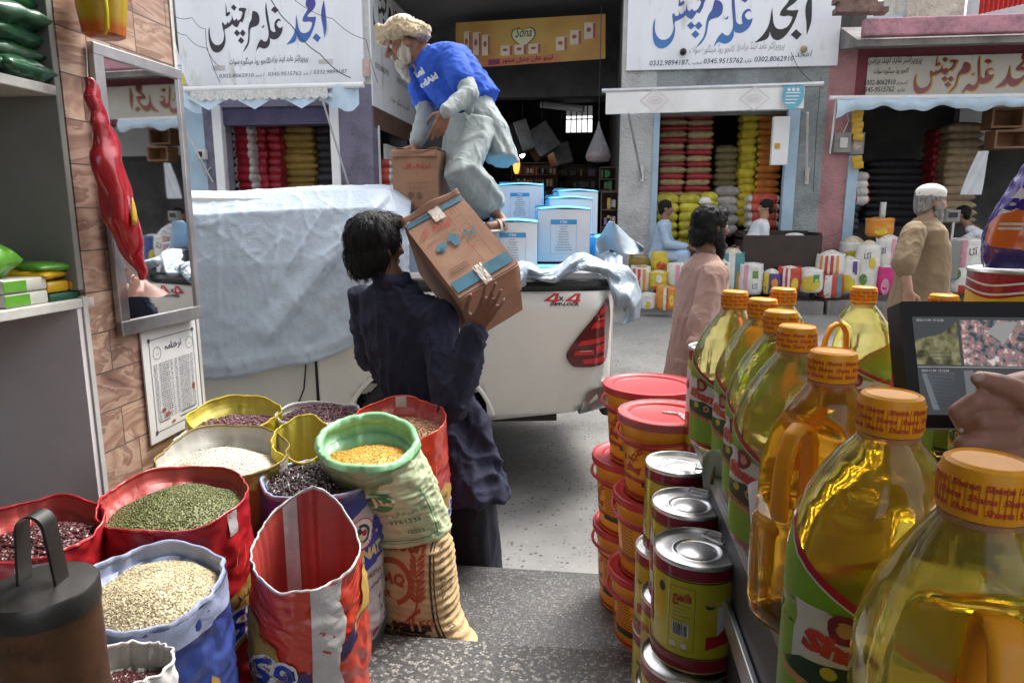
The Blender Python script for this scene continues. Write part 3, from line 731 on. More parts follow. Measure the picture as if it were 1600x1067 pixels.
for px0, px1, py in ((982, 1003, 282), (1262, 1260, 286)):
 o = MB(); e = onY(px1, py, FY - .04); o.tube([onY(px0, 176, FY - .58), e], .016, 6); o.box(e + V((0, 0, 0.1)), (.05, .05, .24)); o.build("stay", m_steel if px0 < 1100 else m_dirtw, a2, False)
# right shop
SH3 = thing("pink_shop_building", "pink roughcast shop building with dark interior at far right", "building")
z3 = fz(1450, 160)
o = MB(); o.bx(fx(1281), fx(1322), FY, FY + .35, .3, fz(1300, 76)); o.build("pillar", m_pink, SH3, False)
o = MB(); o.bx(fx(1322), 12, FY + .003, FY + .35, z3, fz(1450, 72)); o.build("lintel", m_dkred, SH3, False)
o = MB(); o.bx(fx(1321), fx(1337), FY - .03, FY + .2, .45, z3); o.build("door_frame", m_bluepaint, SH3, False)
prof = [(FY + .0, fz(1450, 74)), (FY - .75, fz(1450, 60) - .25), (FY - .75, fz(1450, 60) - .17), (FY + 0.0, fz(1450, 74) + .3)]
XA = fx(1293); XB = 12
o = MB(); o.rings([[V((XA, y, z)) for y, z in prof], [V((XB, y, z)) for y, z in prof]]); o.build("canopy_slab", m_conc, SH3, False)
o = MB(); zc = onY(1450, 55, FY - .8).z; o.bx(XA + .04, XB, FY - .85, FY - .7, zc, onY(1450, 27, FY - .8).z, .02); o.build("parapet", plaster("pink_stained_parapet", (0.55, 0.27, 0.32), 20, .6, (0.13, 0.09, 0.10)), SH3, False)
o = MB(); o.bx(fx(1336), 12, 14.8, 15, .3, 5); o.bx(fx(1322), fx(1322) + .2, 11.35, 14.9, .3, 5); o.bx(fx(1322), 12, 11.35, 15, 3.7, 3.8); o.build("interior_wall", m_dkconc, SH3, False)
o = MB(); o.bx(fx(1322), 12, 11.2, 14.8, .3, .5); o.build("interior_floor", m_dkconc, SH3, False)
o = MB(); rr = random.Random(3)
for r_ in range(4):
 for k in range(6):
  px = 1312 + k * 16 + (r_ % 2) * 6
  if px < 1380 - r_ * 4: o.box(onY(px, 24 - r_ * 8, FY - .6) + V((0, 0, .05)), (.15 * rr.uniform(.9, 1.1), .2, .07), Matrix.Rotation(rr.uniform(-.12, .12), 3, 'Z'), .006)
o.build("brickwork", M("old_brick", (0.20, 0.13, 0.11), .9, var=.35, vs=9, bmp=.5), SH3, False)
s3 = thing("shop_sign", "off white sign with dark red yellow edged Urdu lettering on the pink shop", "sign")
zs0, zs1 = fz(1450, 151), fz(1450, 88)
o = MB(); o.bx(fx(1338), 9.5, FY - .03, FY + .002, zs0, zs1, .01); o.build("panel", M("sign_offwhite", (0.62, 0.60, 0.55), .6, var=.12, vs=2, dirt=((.42, .40, .36), 2, .6)), s3, False)
q3 = onY(1426, 130); r3 = onY(1553, 130); sx3 = (r3.x - q3.x) / (1018 - 108); sz3 = sx3 * .8
x03 = q3.x - 108 * sx3; z03 = fz(1436, 147) + 585 * sz3
f3 = face(FY - .034); f3b = face(FY - .038)
o = MB(); title(o, T_REST + T_ALIF, f3, x03 + 8 * sx3, z03 - 10 * sz3, sx3, sz3, 9); o.build("yellow_edge", M("sign_edge_yellow", (.60, .40, .10), .6), s3, False)
o = MB(); title(o, T_REST + T_ALIF, f3b, x03, z03, sx3, sz3); o.build("red_lettering", grad("sign_red", (0.16, 0.02, 0.03), (0.36, 0.12, 0.14), zs0, zs1), s3, False)
o = MB(); text(o, ADDR1, .12, f3, at(1396, 99), 'C', width=fx(1437) - fx(1354), slant=.2, bold=.01); text(o, ADDR2, .10, f3, at(1391, 115), 'C', width=fx(1418) - fx(1365), slant=.2, bold=.01)
text(o, "0302-8062910", .10, f3, at(1348, 134), 'L', width=fx(1396) - fx(1348), slant=.15, bold=.01); text(o, urdu("امجد"), .08, f3, at(1407, 133), 'C', slant=.2)
text(o, "0345-9515762", .10, f3, at(1345, 145), 'L', width=fx(1394) - fx(1345), slant=.15, bold=.01); text(o, urdu("عابد"), .08, f3, at(1406, 144), 'C', slant=.2)
o.build("small_lettering", m_ink, s3, False)
a3 = thing("shop_awning", "pale blue and white rolled cloth awning over the dark pink shop", "awning")
va, vb = onY(1308, 153, FY - .4), onY(1640, 149, FY - .4)
o = MB(); o.grid(lambda u, v: V((lerp(va.x, vb.x, u), FY - .4 - .05 * math.sin(v * 3) + .02 * math.sin(u * 31), lerp(va.z, vb.z, u) - v * (.16 + .03 * math.sin(u * 21) + .02 * math.sin(u * 47) + .12 * max(0, 1 - u * 18)))), 90, 6); o.build("cloth", m_blueawn, a3)
o = MB(); o.tube([va + V((-.1, 0, 0)), vb], .03, 8); o.build("roller", m_white, a3)
o = MB(); o.tube([onY(1307, 155, FY - .38), onY(1297, 240, FY - .03)], .015, 6); o.build("stay", m_white, a3)

# buildings behind the parapet
bb = thing("roughcast_house", "tan roughcast house wall rising behind the pink parapet", "building")
o = MB(); o.bx(onY(1428, 10, 15).x, onY(1520, 10, 15).x, 15.3, 17, 3, onY(1450, -40, 15).z); o.build("wall", plaster("tan_roughcast", (0.48, 0.42, 0.36), 12, 1.0), bb, False)
o = MB(); o.bx(onY(1395, 14, 15).x - 2, onY(1430, 14, 15).x, 15.4, 17, 3, onY(1410, 15, 15).z); o.build("low_wall", M("pale_blue_wall", (0.5, 0.58, 0.66), .8), bb, False)
rc = thing("corrugated_sheet", "bright red corrugated roofing sheet behind the pink parapet at top right", "roofing sheet")
xr0, xr1 = onY(1531, 5, 13).x, onY(1640, 5, 13).x
o = MB(); o.grid(lambda u, v: V((lerp(xr0, xr1, u), 13 + .03 * math.sin(u * 90), lerp(onY(1560, 22 - 22 * u, 13).z, onY(1560, -60, 13).z, v))), 180, 1); o.build("sheet", M("red_sheet", (0.62, 0.06, 0.05), .45, var=.1), rc)
o = MB(); o.bx(onY(1520, 5, 14).x, 14, 14, 14.2, 3, 9); tag(o.build("white_back_wall", m_white, None, False), "white wall behind the red corrugated sheet at top right", "wall")
# alley roof, back wall with a gap of daylight
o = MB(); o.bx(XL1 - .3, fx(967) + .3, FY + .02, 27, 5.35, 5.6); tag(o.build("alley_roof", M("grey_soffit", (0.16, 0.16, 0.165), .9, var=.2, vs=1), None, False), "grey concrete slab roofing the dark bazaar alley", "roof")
al = thing("alley_back_wall", "dark wall closing the bazaar alley with one bright barred opening", "wall")
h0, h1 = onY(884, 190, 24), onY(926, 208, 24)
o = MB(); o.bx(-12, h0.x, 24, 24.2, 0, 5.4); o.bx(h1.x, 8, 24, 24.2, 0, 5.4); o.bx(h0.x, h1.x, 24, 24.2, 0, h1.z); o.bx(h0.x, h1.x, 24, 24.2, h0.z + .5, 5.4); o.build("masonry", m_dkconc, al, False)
o = MB()
for i in range(6): o.bx(lerp(h0.x, h1.x, i / 5) - .02, lerp(h0.x, h1.x, i / 5) + .02, 23.9, 23.95, h1.z, h0.z + .5)
for i in range(3): o.bx(h0.x, h1.x, 23.92, 23.96, lerp(h1.z, h0.z + .5, i / 2) - .02, lerp(h1.z, h0.z + .5, i / 2) + .02)
o.build("bars", m_black, al, False)
o = MB(); o.bx(XL1 - .3, fx(967) + .3, 14.4, 14.7, 4.0, 5.35); tag(o.build("cross_beam", m_dkconc, None, False), "dark concrete beam across the alley behind the orange banner", "beam")
# banner
bn = thing("banner", "orange yellow advertising banner with heart emblem hung across the alley", "banner")
c0, c1, c2, c3 = onY(712, 108, 13.3), onY(946, 92, 12.5), onY(946, 22, 12.5), onY(712, 36, 13.3)
def bf(u, v): return c0.lerp(c1, u).lerp(c3.lerp(c2, u), v) 
bnrm = -(c1 - c0).cross(c3 - c0).normalized()
if bnrm.y > 0: bnrm = -bnrm
def bfo(e): return lambda u, v: bf(u, v) + bnrm * e
m, nt, nd, lk, bs = newmat("banner_print"); 
nz_ = N(nt, "ShaderNodeTexNoise", Scale=1.1, Detail=2.0); lk.new(coords(nt, 'Object'), nz_.inputs['Vector']); rp_ = ramp(nt, [(.35, (.40, .19, .05)), (.6, (.50, .32, .08))], nz_.outputs['Fac']); lk.new(rp_.outputs[0], bs.inputs['Base Color']); bs.inputs['Roughness'].default_value = .6
o = MB(); o.grid(lambda u, v: bf(u, v), 20, 6); o.build("sheet", m, bn)
hv = []
for i in range(40):
 t = 2 * math.pi * i / 40; hv.append((.475 + .085 * math.sin(t) ** 3, .60 + (13 * math.cos(t) - 5 * math.cos(2 * t) - 2 * math.cos(3 * t) - math.cos(4 * t)) / 17 * .30))
o = MB(); o.shape(hv, bfo(.006)); o.build("heart_border", M("banner_green", (.10, .16, .06), .6, var=0), bn, False)
o = MB(); o.shape([(.475 + (a - .475) * .88, .60 + (b - .60) * .88) for a, b in hv], bfo(.010)); o.build("heart", M("banner_cream", (.62, .60, .42), .6, var=0), bn, False)
bt = lambda u, v: bf(u, v) + bnrm * .014
o = MB(); text(o, "Sona", .30, lambda x, y: bt(x, y), (.475, .60), 'C', width=.11, slant=.35, bold=.01); o.build("heart_lettering", M("banner_darkgreen", (.04, .09, .03), .6, var=0), bn, False)
o = MB(); o.shape(rect(.21, .01, .70, .17), bfo(.006)); o.build("red_strip", M("banner_red", (.55, .16, .08), .6, var=0), bn, False)
o = MB(); text(o, urdu("لیٹو خان جنرل سٹور"), .14, lambda x, y: bt(x, y), (.50, .07), 'C', width=.34, bold=.02); o.build("strip_lettering", m_ink, bn, False)
o = MB(); o.shape(rect(.235, .03, .315, .15), bfo(.012)); o.build("purple_tag", M("banner_purple", (.2, .04, .12), .6, var=0), bn, False)
o = MB(); o2 = MB()
for (u0, v0_, w_, h_) in ((.06, .30, .05, .5), (.125, .27, .055, .5), (.19, .25, .055, .45), (.32, .22, .08, .22), (.415, .22, .08, .22), (.51, .22, .08, .22), (.69, .25, .07, .3), (.78, .36, .07, .32), (.87, .47, .07, .36)):
 o.shape(rect(u0, v0_, u0 + w_, v0_ + h_), bfo(.006)); o2.shape(rect(u0 + w_ * .78, v0_, u0 + w_, v0_ + h_ * .95), bfo(.010)); o2.shape(circle(u0 + w_ * .4, v0_ + h_ * .55, w_ * .22, h_ * .14), bfo(.010))
o.build("printed_pack", M("banner_pack", (.62, .54, .44), .6, var=.1), bn, False); o2.build("printed_pack_mark", M("banner_packred", (.32, .10, .09), .6, var=0), bn, False)
# things hanging in the alley
tl = thing("tube_light", "unlit white tube light batten hanging across the dark alley", "lamp")
a_, b_ = onY(845, 164, 16), onY(912, 172, 15.6)
o = MB(); o.tube([a_, b_], .06, 8); o.build("tube", m_white, tl); o = MB(); o.tube([a_ + V((0, .05, .06)), b_ + V((0, .05, .06))], .05, 6); o.build("batten", m_steel, tl)
for (px, py, w_, h_, yy, ang, lb) in ((815, 215, .30, .62, 15, -.35, "narrow tilted sheet metal box hanging in the alley nearest the old man"), (845, 222, .55, .6, 15.4, -.6, "large tilted sheet metal box hanging in the middle of the alley"), (874, 243, .4, .45, 16, -.3, "small tilted metal box hanging low in the alley")):
 hb = thing("metal_box", lb, "metal box"); m_duct = bpy.data.materials.get('duct_metal') or M('duct_metal', (.26, .265, .27), .45, .8, var=.3, vs=4); o = MB(); o.box(onY(px, py, yy), (w_, .45, h_), Matrix.Rotation(ang, 3, 'Y') @ Matrix.Rotation(.4, 3, 'Z'), .01); o.build("casing", m_duct, hb, False)
 o = MB(); pt = onY(px, py, yy); o.tube([pt + V((0, 0, h_ * .3)), V((pt.x + .1, pt.y, 5.36))], .012, 5); o.build("hanger", m_wire, hb)
hg = thing("hanging_bag", "clear plastic bag of goods hanging at the right of the alley", "bag")
o = MB(); hp = onY(935, 225, 11.6); hz = lambda a, zz, rr_: None
o.lathe([(.01, .35), (.03, .25), (.10, .08), (.17, -.08), (.21, -.2), (.17, -.28), (.02, -.30)], hp, 18); o.build("film", M("clear_bag", (.8, .82, .85), .15, var=0, trans=.8, ior=1.15), hg)
o = MB(); o.ell(hp + V((0, 0, -.19)), (.16, .16, .075)); o.build("contents", M("brown_goods", (.20, .08, .06), .6, var=.4, vs=30), hg)
o = MB(); o.tube([hp + V((0, 0, .33)), V((hp.x, hp.y, 4.9))], .006, 5); o.build("string", m_wire, hg)
# lit lantern and bulb deep in the alley
def glow(name, col, st):
 m_, nt_, nd_, lk_, bs_ = newmat(name); bs_.inputs['Emission Color'].default_value = (*col, 1); bs_.inputs['Emission Strength'].default_value = st; bs_.inputs['Base Color'].default_value = (*col, 1); return m_
lb_ = tag((lambda o: (o.ell(onY(816, 242, 17), (.06, .06, .07)), o.build("light_bulb", glow("bulb_glow", (1, .97, .85), 9)))[1])(MB()), "small lit white bulb deep in the dark alley", "lamp")
o = MB(); o.lathe([(.03, .2), (.07, .14), (.085, 0), (.06, -.15), (.03, -.2)], onY(807, 258, 16.5), 14); lan = tag(o.build("lantern", glow("lantern_glow", (1, .30, .05), 1.0)), "orange glowing lantern hanging beside the old man's hem", "lamp")
# shelves of goods along the right side of the alley and dim stalls inside
def goods_shelf(px0, px1, py0, py1, yy, cols, lb, dep=.3):
 t = thing("goods_rack", lb, "rack")
 x0, x1 = onY(px0, py0, yy).x, onY(px1, py0, yy).x; zb, zt = onY(px0, py1, yy).z, onY(px0, py0, yy).z
 o = MB(); n = max(2, int((zt - zb) / .28))
 for i in range(n + 1): o.bx(x0, x1, yy, yy + dep, lerp(zb, zt, i / n) - .012, lerp(zb, zt, i / n) + .012)
 o.bx(x0 - .02, x0, yy, yy + dep, zb, zt); o.bx(x1, x1 + .02, yy, yy + dep, zb, zt); o.bx(x0, x1, yy + dep, yy + dep + .02, zb, zt)
 o.build("frame", m_wood, t, False)
 for ci, cm in enumerate(cols):
  o = MB()
  for i in range(n):
   x = x0 + .03 + ci * .04
   while x < x1 - .06:
    if rnd.random() < 1.3 / len(cols): o.box((x, yy + .1, lerp(zb, zt, i / n) + .10), (.06, .1, U(.11, .2)), None, .008)
    x += .085
  if o.v: p_ = o.build("packets", cm, t, False); p_['kind'] = 'stuff'
gm_ = [M("pack_" + n_, c_, .4, var=.2, vs=20) for n_, c_ in (("green", (.06, .2, .08)), ("yellow", (.5, .4, .06)), ("violet", (.3, .2, .4)), ("red", (.35, .04, .04)), ("cream", (.5, .45, .38)), ("teal", (.08, .2, .22)))]
goods_shelf(941, 966, 300, 410, 11.5, [gm_[1], gm_[2], gm_[4]], "rack of small bright packets at the right mouth of the alley")
goods_shelf(938, 962, 262, 298, 13.2, [gm_[0], gm_[0]], "green shelf deeper in the alley behind the hanging bag")
goods_shelf(800, 870, 255, 400, 18, [gm_[3], gm_[4], gm_[5]], "dim rack of goods deep in the alley behind the white cartons")
goods_shelf(872, 932, 258, 400, 19, [gm_[4], gm_[5], gm_[2]], "dim rack of goods at the end of the alley under barred opening")
goods_shelf(660, 720, 255, 400, 19, [gm_[5], gm_[3]], "dim rack of goods deep in the alley behind the old man's arms")

# ------------------------------------------------------------------ sacks stacked inside the shops
def pillow(L, W, H, seed, ends=0.0):
 mb = MB(); nu, nv = 22, 10
 for sgn in (1, -1):
  def fn(u, v):
   x = (u - .5) * 2; y = (v - .5) * 2
   h = (max(0, 1 - abs(x) ** 3.2) ** .55) * (max(0, 1 - abs(y) ** 2.6) ** .5)
   p = V((x * L / 2, y * W / 2 * (1 - .12 * abs(x) ** 2 * 0), 0)); q = NZ.noise(V((x * 2.1 + seed, y * 2 + sgn, seed))) * .16
   w = NZ.noise(V((x * 7, seed * 3, y * 3))) * .06
   return V((p.x, p.y, sgn * H / 2 * h * (1 + q + w)))
  mb.grid(fn, nu, nv, sgn < 0)
 mb.m = []
 for f_ in mb.f:
  cx = sum(mb.v[i][0] for i in f_) / 4; mb.m.append(1 if ends and abs(cx) > L / 2 * (1 - ends) else 0)
 me = mb.mesh("sack"); bm = bmesh.new(); bm.from_mesh(me); bmesh.ops.remove_doubles(bm, verts=bm.verts, dist=1e-4); bmesh.ops.recalc_face_normals(bm, faces=bm.faces); bm.to_mesh(me); bm.free()
 me.polygons.foreach_set('material_index', mb.m[:len(me.polygons)] if len(mb.m) >= len(me.polygons) else [0] * len(me.polygons)); me.shade_smooth(); return me
def sackmat(n, c, **k): return M("sack_" + n, c, k.get('rough', .5), var=.25, vs=9, bmp=.35, bs_=30, bd=.02, rand=.18, dirt=(k.get('mark', [x * .5 for x in c]), 14, .60))
sm = {'red': sackmat("red", (.30, .02, .03), rough=.3), 'film': sackmat("film", (.52, .50, .48), rough=.2), 'straw': sackmat("straw", (.34, .27, .14)), 'yellow': sackmat("yellow", (.52, .42, .03)), 'lime': sackmat("lime", (.56, .50, .05)), 'orange': sackmat("orange", (.50, .17, .03)), 'olive': sackmat("olive", (.20, .17, .08)), 'gold': sackmat("gold", (.28, .18, .04)), 'grey': sackmat("grey", (.42, .40, .40)), 'dark': sackmat("dark", (.035, .035, .045)), 'tan': sackmat("tan", (.32, .24, .15)), 'rw': sackmat("redwhite", (.5, .09, .06)), 'white': sackmat("white", (.6, .58, .57))}
def stack(name, px0, px1, py0, py1, n, Y_, mats, label, group, dep=.42, ends=0.0, alt=None, ln=None):
 x0, x1 = onY(px0, (py0 + py1) / 2, Y_).x, onY(px1, (py0 + py1) / 2, Y_).x; zt, zb = onY((px0 + px1) / 2, py0, Y_).z, onY((px0 + px1) / 2, py1, Y_).z
 L = ln or (x1 - x0) * 1.04; hh = (zt - zb) / n
 ms = []
 for k in range(2):
  me = pillow(L, dep, hh * 1.55, k * 7.3 + px0, ends); me.materials.append(mats[0]); me.materials.append(mats[-1]); ms.append(me)
 ma = None
 if alt:
  ma = pillow(L, dep, hh * 1.55, px0 * .7, 0); ma.materials.append(alt); ma.materials.append(alt)
 for i in range(n):
  me = ma if (alt and i % 2) else ms[i % 2]
  ob = bpy.data.objects.new(name, me); COL.objects.link(ob)
  ob.location = ((x0 + x1) / 2 + U(-.012, .012), Y_ + dep / 2 + U(-.03, .03), zt - hh * (i + .5)); ob.scale = (U(.94, 1.03), U(.95, 1.05), U(.88, 1.14)); ob.rotation_euler = (U(-.03, .03), U(-.03, .03), U(-.05, .05) + (math.pi if i % 3 == 1 and not ends else 0))
  tag(ob, label[0 if not (alt and i % 2) else 1].replace('#', order(i, n).replace(' from the top', '')), "sack", group)
LS = "sacks stacked in the left shop"
stack("grain_sack", 362, 396, 196, 320, 10, 11.5, [sm['red'], sm['film']], ["red sack with clear silvery end, # of the pile at the left door frame"], LS, ends=.42)
stack("grain_sack", 397, 417, 196, 320, 10, 11.7, [sm['red']], ["dark red sack, # in the narrow pile next to the silvery ended ones"], LS)
stack("grain_sack", 418, 439, 196, 320, 10, 11.7, [sm['red']], ["dark red sack, # in the pile beside the dull gold sacks"], LS)
stack("grain_sack", 440, 492, 196, 320, 11, 11.9, [sm['gold']], ["dull gold sack, # in the gold pile of the left shop"], LS)
stack("grain_sack", 493, 522, 196, 320, 10, 12.0, [sm['dark']], ["dark sack, # in the shadowy pile at right of the left shop"], LS)
stack("grain_sack", 588, 612, 250, 330, 7, 11.6, [sm['rw'], sm['film']], ["orange red sack, # of the pile in the alley side doorway"], LS, ends=.3, dep=.3)
MS = "sacks stacked in the middle shop"
stack("grain_sack", 1029, 1072, 176, 308, 14, 11.45, [sm['red']], ["red sack, # in the left red and straw pile of the middle shop", "straw coloured sack, # in the left red and straw pile"], MS, alt=sm['straw'])
stack("grain_sack", 1072, 1114, 176, 308, 14, 11.5, [sm['red']], ["red sack, # in the pile beside the olive sacks", "straw coloured sack, # in the pile beside the olive sacks"], MS, alt=sm['straw'])
stack("grain_sack", 1116, 1155, 228, 292, 6, 11.8, [sm['olive']], ["olive sack, # of the low pile in the middle shop's centre"], MS)
stack("grain_sack", 1117, 1156, 292, 365, 5, 11.6, [sm['grey']], ["pale grey sack, # under the olive pile in the middle shop"], MS)
stack("grain_sack", 1156, 1182, 176, 350, 14, 11.6, [sm['yellow']], ["yellow sack, # in the narrow yellow pile of the middle shop"], MS)
stack("grain_sack", 1183, 1223, 176, 304, 11, 11.6, [sm['orange'], sm['yellow']], ["orange sack with yellow end, # in the pile behind the white box"], MS, ends=.22)
stack("grain_sack", 1168, 1221, 304, 385, 6, 11.3, [sm['rw'], sm['white']], ["red sack with white ends, # of the pile behind the white shirted man"], MS, ends=.3)
stack("grain_sack", 1024, 1060, 305, 400, 7, 11.25, [sm['lime']], ["bright yellow sack, # of the pile behind the seated boy"], MS)
stack("grain_sack", 1060, 1094, 305, 400, 7, 11.25, [sm['lime']], ["bright yellow sack, # of the pile behind the bearded man's hair"], MS)
stack("grain_sack", 1094, 1122, 303, 335, 3, 11.35, [sm['lime']], ["bright yellow sack, # of the short pile by the capped man"], MS)
PS = "sacks stacked in the pink shop"
stack("grain_sack", 1476, 1534, 193, 350, 13, 12.2, [sm['tan']], ["tan sack, # in the tall pile inside the pink shop"], PS)
stack("grain_sack", 1455, 1476, 200, 350, 12, 12.5, [sm['red']], ["dark red sack, # in the pile left of the tan sacks in pink shop"], PS)
stack("grain_sack", 1352, 1450, 250, 350, 9, 13.2, [sm['dark']], ["dark sack, # in the low dim pile at back of the pink shop"], PS)
stack("flour_sack", 1319, 1344, 252, 318, 5, 11.2, [sm['rw'], sm['white']], ["red and white flour sack, # of pile at pink pillar"], PS, ends=.3, dep=.3)
stack("flour_sack", 1337, 1360, 270, 318, 4, 11.1, [sm['white'], sm['rw']], ["white and red flour sack, # of the right pile near the pink pillar"], PS, ends=.25, dep=.3)
stack("rice_sack", 1318, 1342, 320, 372, 5, 11.15, [sm['dark']], ["dark navy sack, # under the red and white flour sacks"], PS, dep=.3)
# ------------------------------------------------------------------ pickup truck with its load
TR_A = R(10); TR_O = V((0.13, 3.93, 0.0))
tx = V((math.cos(TR_A), math.sin(TR_A), 0)); ty = V((-math.sin(TR_A), math.cos(TR_A), 0))
def TS(px, py, y=0.0):
 """a photo point on the truck's near side, in truck coordinates (x, z)"""
 r = ray(px, py); n = ty; t = (TR_O + ty * y - CO).dot(n) / r.dot(n); q = CO + r * t - TR_O
 return (q.dot(tx), q.z)
def TW(x, y, z): return TR_O + tx * x + ty * y + V((0, 0, z))
def TL(p): q = V(p) - TR_O; return (q.dot(tx), q.dot(ty), q.z)
def carpaint(name, col):
 m, nt, nd, lk, bs = newmat(name); co = coords(nt, 'Object'); bs.inputs['Roughness'].default_value = .32; bs.inputs['Coat Weight'].default_value = .5; bs.inputs['Coat Roughness'].default_value = .12
 sx = nt.nodes.new("ShaderNodeSeparateXYZ"); lk.new(co, sx.inputs[0])
 n = N(nt, "ShaderNodeTexNoise", Scale=3.0, Detail=8.0, Roughness=.7); lk.new(co, n.inputs['Vector'])
 mr = N(nt, "ShaderNodeMapRange"); mr.inputs[1].default_value = 1.15; mr.inputs[2].default_value = .45; mr.inputs[3].default_value = 0; mr.inputs[4].default_value = .75; lk.new(sx.outputs['Z'], mr.inputs[0])
 mu = N(nt, "ShaderNodeMath", operation='MULTIPLY'); lk.new(mr.outputs[0], mu.inputs[0]); lk.new(n.outputs['Fac'], mu.inputs[1])
 mx = N(nt, "ShaderNodeMixRGB"); lk.new(mu.outputs[0], mx.inputs[0]); mx.inputs[1].default_value = (*col, 1); mx.inputs[2].default_value = (.46, .44, .38, 1); lk.new(mx.outputs[0], bs.inputs['Base Color'])
 rr_ = ramp(nt, [(0.3, (.28,) * 3), (.7, (.5,) * 3)], n.outputs['Fac']); lk.new(rr_.outputs[0], bs.inputs['Roughness']); return m
m_car = carpaint("white_car_paint", (.80, .79, .76))
m_chrome = M("chrome", (.75, .76, .77), .12, 1.0, var=.05)
m_glass = M("dark_car_glass", (.01, .012, .014), .05, var=0)
tk = thing("pickup_truck", "white pickup truck with red tail light and 4x4 sticker, loaded with cartons", "pickup truck", TR_O, TR_A)
def bulge(x, z):
 y = .035 * max(0, (1.0 - z) / .5) ** 2 * (1 if z < 1.0 else 0) + .05 * sstep(1.12, 1.26, z) ** 2
 return y + .16 * sstep(-.17, .015, x) ** 2.2
RZ = TS(880, 456)[1]
wc = TS(655, 680); WXC, WZC, AR = TS(657, 640)[0], .385, .43
bot = [TS(951, 600), TS(951, 612), TS(899, 646), TS(775, 660)]
SEAM = TS(497, 600)[0]
arch = [(WXC + AR * math.cos(a), WZC + AR * math.sin(a)) for a in [R(x) for x in range(28, 153, 6)]]
zb = bot[3][1]
side = [(0.0, RZ), (0.0, bot[1][1])] + [(bot[2][0], bot[2][1])] + [(arch[0][0] + .01, min(zb, arch[0][1]))] + arch + [(arch[-1][0] - .02, .50), (SEAM, .50), (SEAM, RZ)]
o = MB(); o.shape(side[::-1], lambda x, z: V((x, bulge(x, z), z)), .05); b_ = o.build("bed_side", m_car, tk)
md = b_.modifiers.new("thickness", 'SOLIDIFY'); md.thickness = .03; md.offset = -1 if b_.data.polygons[0].normal.y < 0 else 1
# wheel arch lip and dark liner
o = MB(); o.tube([V((WXC + (AR + .005) * math.cos(a), .005, WZC + (AR + .005) * math.sin(a))) for a in [R(x) for x in range(15, 170, 6)]], .014, 6); o.build("arch_lip", m_car, tk)
o = MB(); o.rings([[V((WXC + AR * math.cos(R(a)), y, WZC + AR * math.sin(R(a)))) for a in range(0, 181, 10)] for y in (.03, .32)], False, False, True); o.build("arch_liner", m_black, tk)
o = MB(); o.bx(SEAM, -.03, .06, 1.75, .62, .68); o.bx(SEAM, SEAM + .04, .06, 1.75, .68, RZ); o.bx(SEAM, -.02, 1.72, 1.78, .5, RZ); o.build("bed_floor", m_car, tk)
o = MB(); o.bx(-.05, .015, .17, 1.62, .62, RZ - .02, .02); o.build("tailgate", m_car, tk); o = MB(); o.bx(-.05, .03, .15, 1.63, .43, .60, .03); o.build("rear_step", m_black, tk)
# rail
r0, r1 = TS(812, 444), TS(950, 440)
o = MB(); o.tube([V((SEAM, .055, RZ + .03)), V((-.25, .055, RZ + .03)), V((-.08, .09, RZ + .028)), V((.0, .2, RZ + .02))], .034, 8); o.build("black_rail", m_black, tk)
o = MB(); o.tube([V((SEAM, .10, RZ + .075)), V((-.30, .10, RZ + .075)), V((-.14, .13, RZ + .07)), V((-.02, .26, RZ + .05))], [.03, .034, .04, .03], 8); o.build("white_rail_cap", m_car, tk)
# tail light
def onside(e): return lambda x, z: V((x, bulge(x, z) - e, z))
tlp = [TS(a, b) for a, b in ((955, 463), (960, 491), (958, 520), (952, 564), (939, 571), (898, 573), (889, 566), (884.5, 556), (887, 547), (905, 522), (930, 492))]
m_lens = M("dark_red_lens", (.11, .004, .006), .08, var=.1, coat=1.0); m_lens2 = M("bright_red_lens", (.55, .012, .012), .12, var=.1, coat=1.0)
tlo = MB(); tlo.shape(smoothpoly(tlp, 3), onside(.016), .03); tl_ = tlo.build("tail_light", m_lens, tk)
o = MB()
for pl_ in ([(934, 497), (947, 496), (946, 500), (934, 501)], [(928, 503), (946, 502), (945, 511), (922, 513)], [(938, 483), (952, 478), (951, 489), (936, 492)], [(907, 532), (950, 525), (949, 533), (902, 540)], [(898, 548), (928, 546), (928, 553), (896, 555)], [(910, 561), (948, 556), (946, 566), (912, 568)], [(930, 540), (950, 536), (949, 549), (931, 552)]):
 o.shape([TS(a, b) for a, b in pl_], onside(.021), .03)
o.build("lamp_bar", m_lens2, tl_)
o = MB(); o.shape([TS(a, b) for a, b in ((934, 498), (944, 497.4), (944, 498.2), (934, 498.8))], onside(.023)); o.shape([TS(a, b) for a, b in ((905, 547.5), (924, 546.6), (924, 547.6), (905, 548.5))], onside(.023)); o.build("lamp_glint_strip", M("painted_lens_glint", (.8, .5, .45), .1, var=0), tl_)  # glints on the lens, painted as thin pale strips
# bumper corner, sticker
bp = [TS(a, b) for a, b in ((912, 614), (917, 610), (944, 604), (955, 606), (953, 643), (900, 648))]
o = MB(); o.ext(bp, lambda x, z, t: V((x + .02, bulge(x, z) * .9 - .02 + t, z)), 0, .35); bmpr = o.build("rear_bumper", m_chrome, tk, True); o = MB(); o.bx(.0, .14, .2, 1.6, .48, .56, .02); o.build("bumper_bar", m_chrome, bmpr)
def TD(px, py): return TS(px, py)
o = MB(); a = TD(880, 472); w_ = TD(911, 470)[0] - TD(849, 470)[0]
def stick(pts, e=.004): return [TS(*p) for p in pts]
four = [(849, 470), (866, 459), (875, 459), (871, 468.3), (874, 468.3), (873.3, 470.6), (870, 470.6), (869, 473), (862, 473), (863, 470.6), (849, 470.6)]
for dx in (0, 33.5): o.shape([TS(x + dx, y + dx * .0) for x, y in four], onside(.003), .05)
o.build("sticker_red", M("sticker_red", (.60, .02, .03), .35, var=0), tk, False)
o = MB()
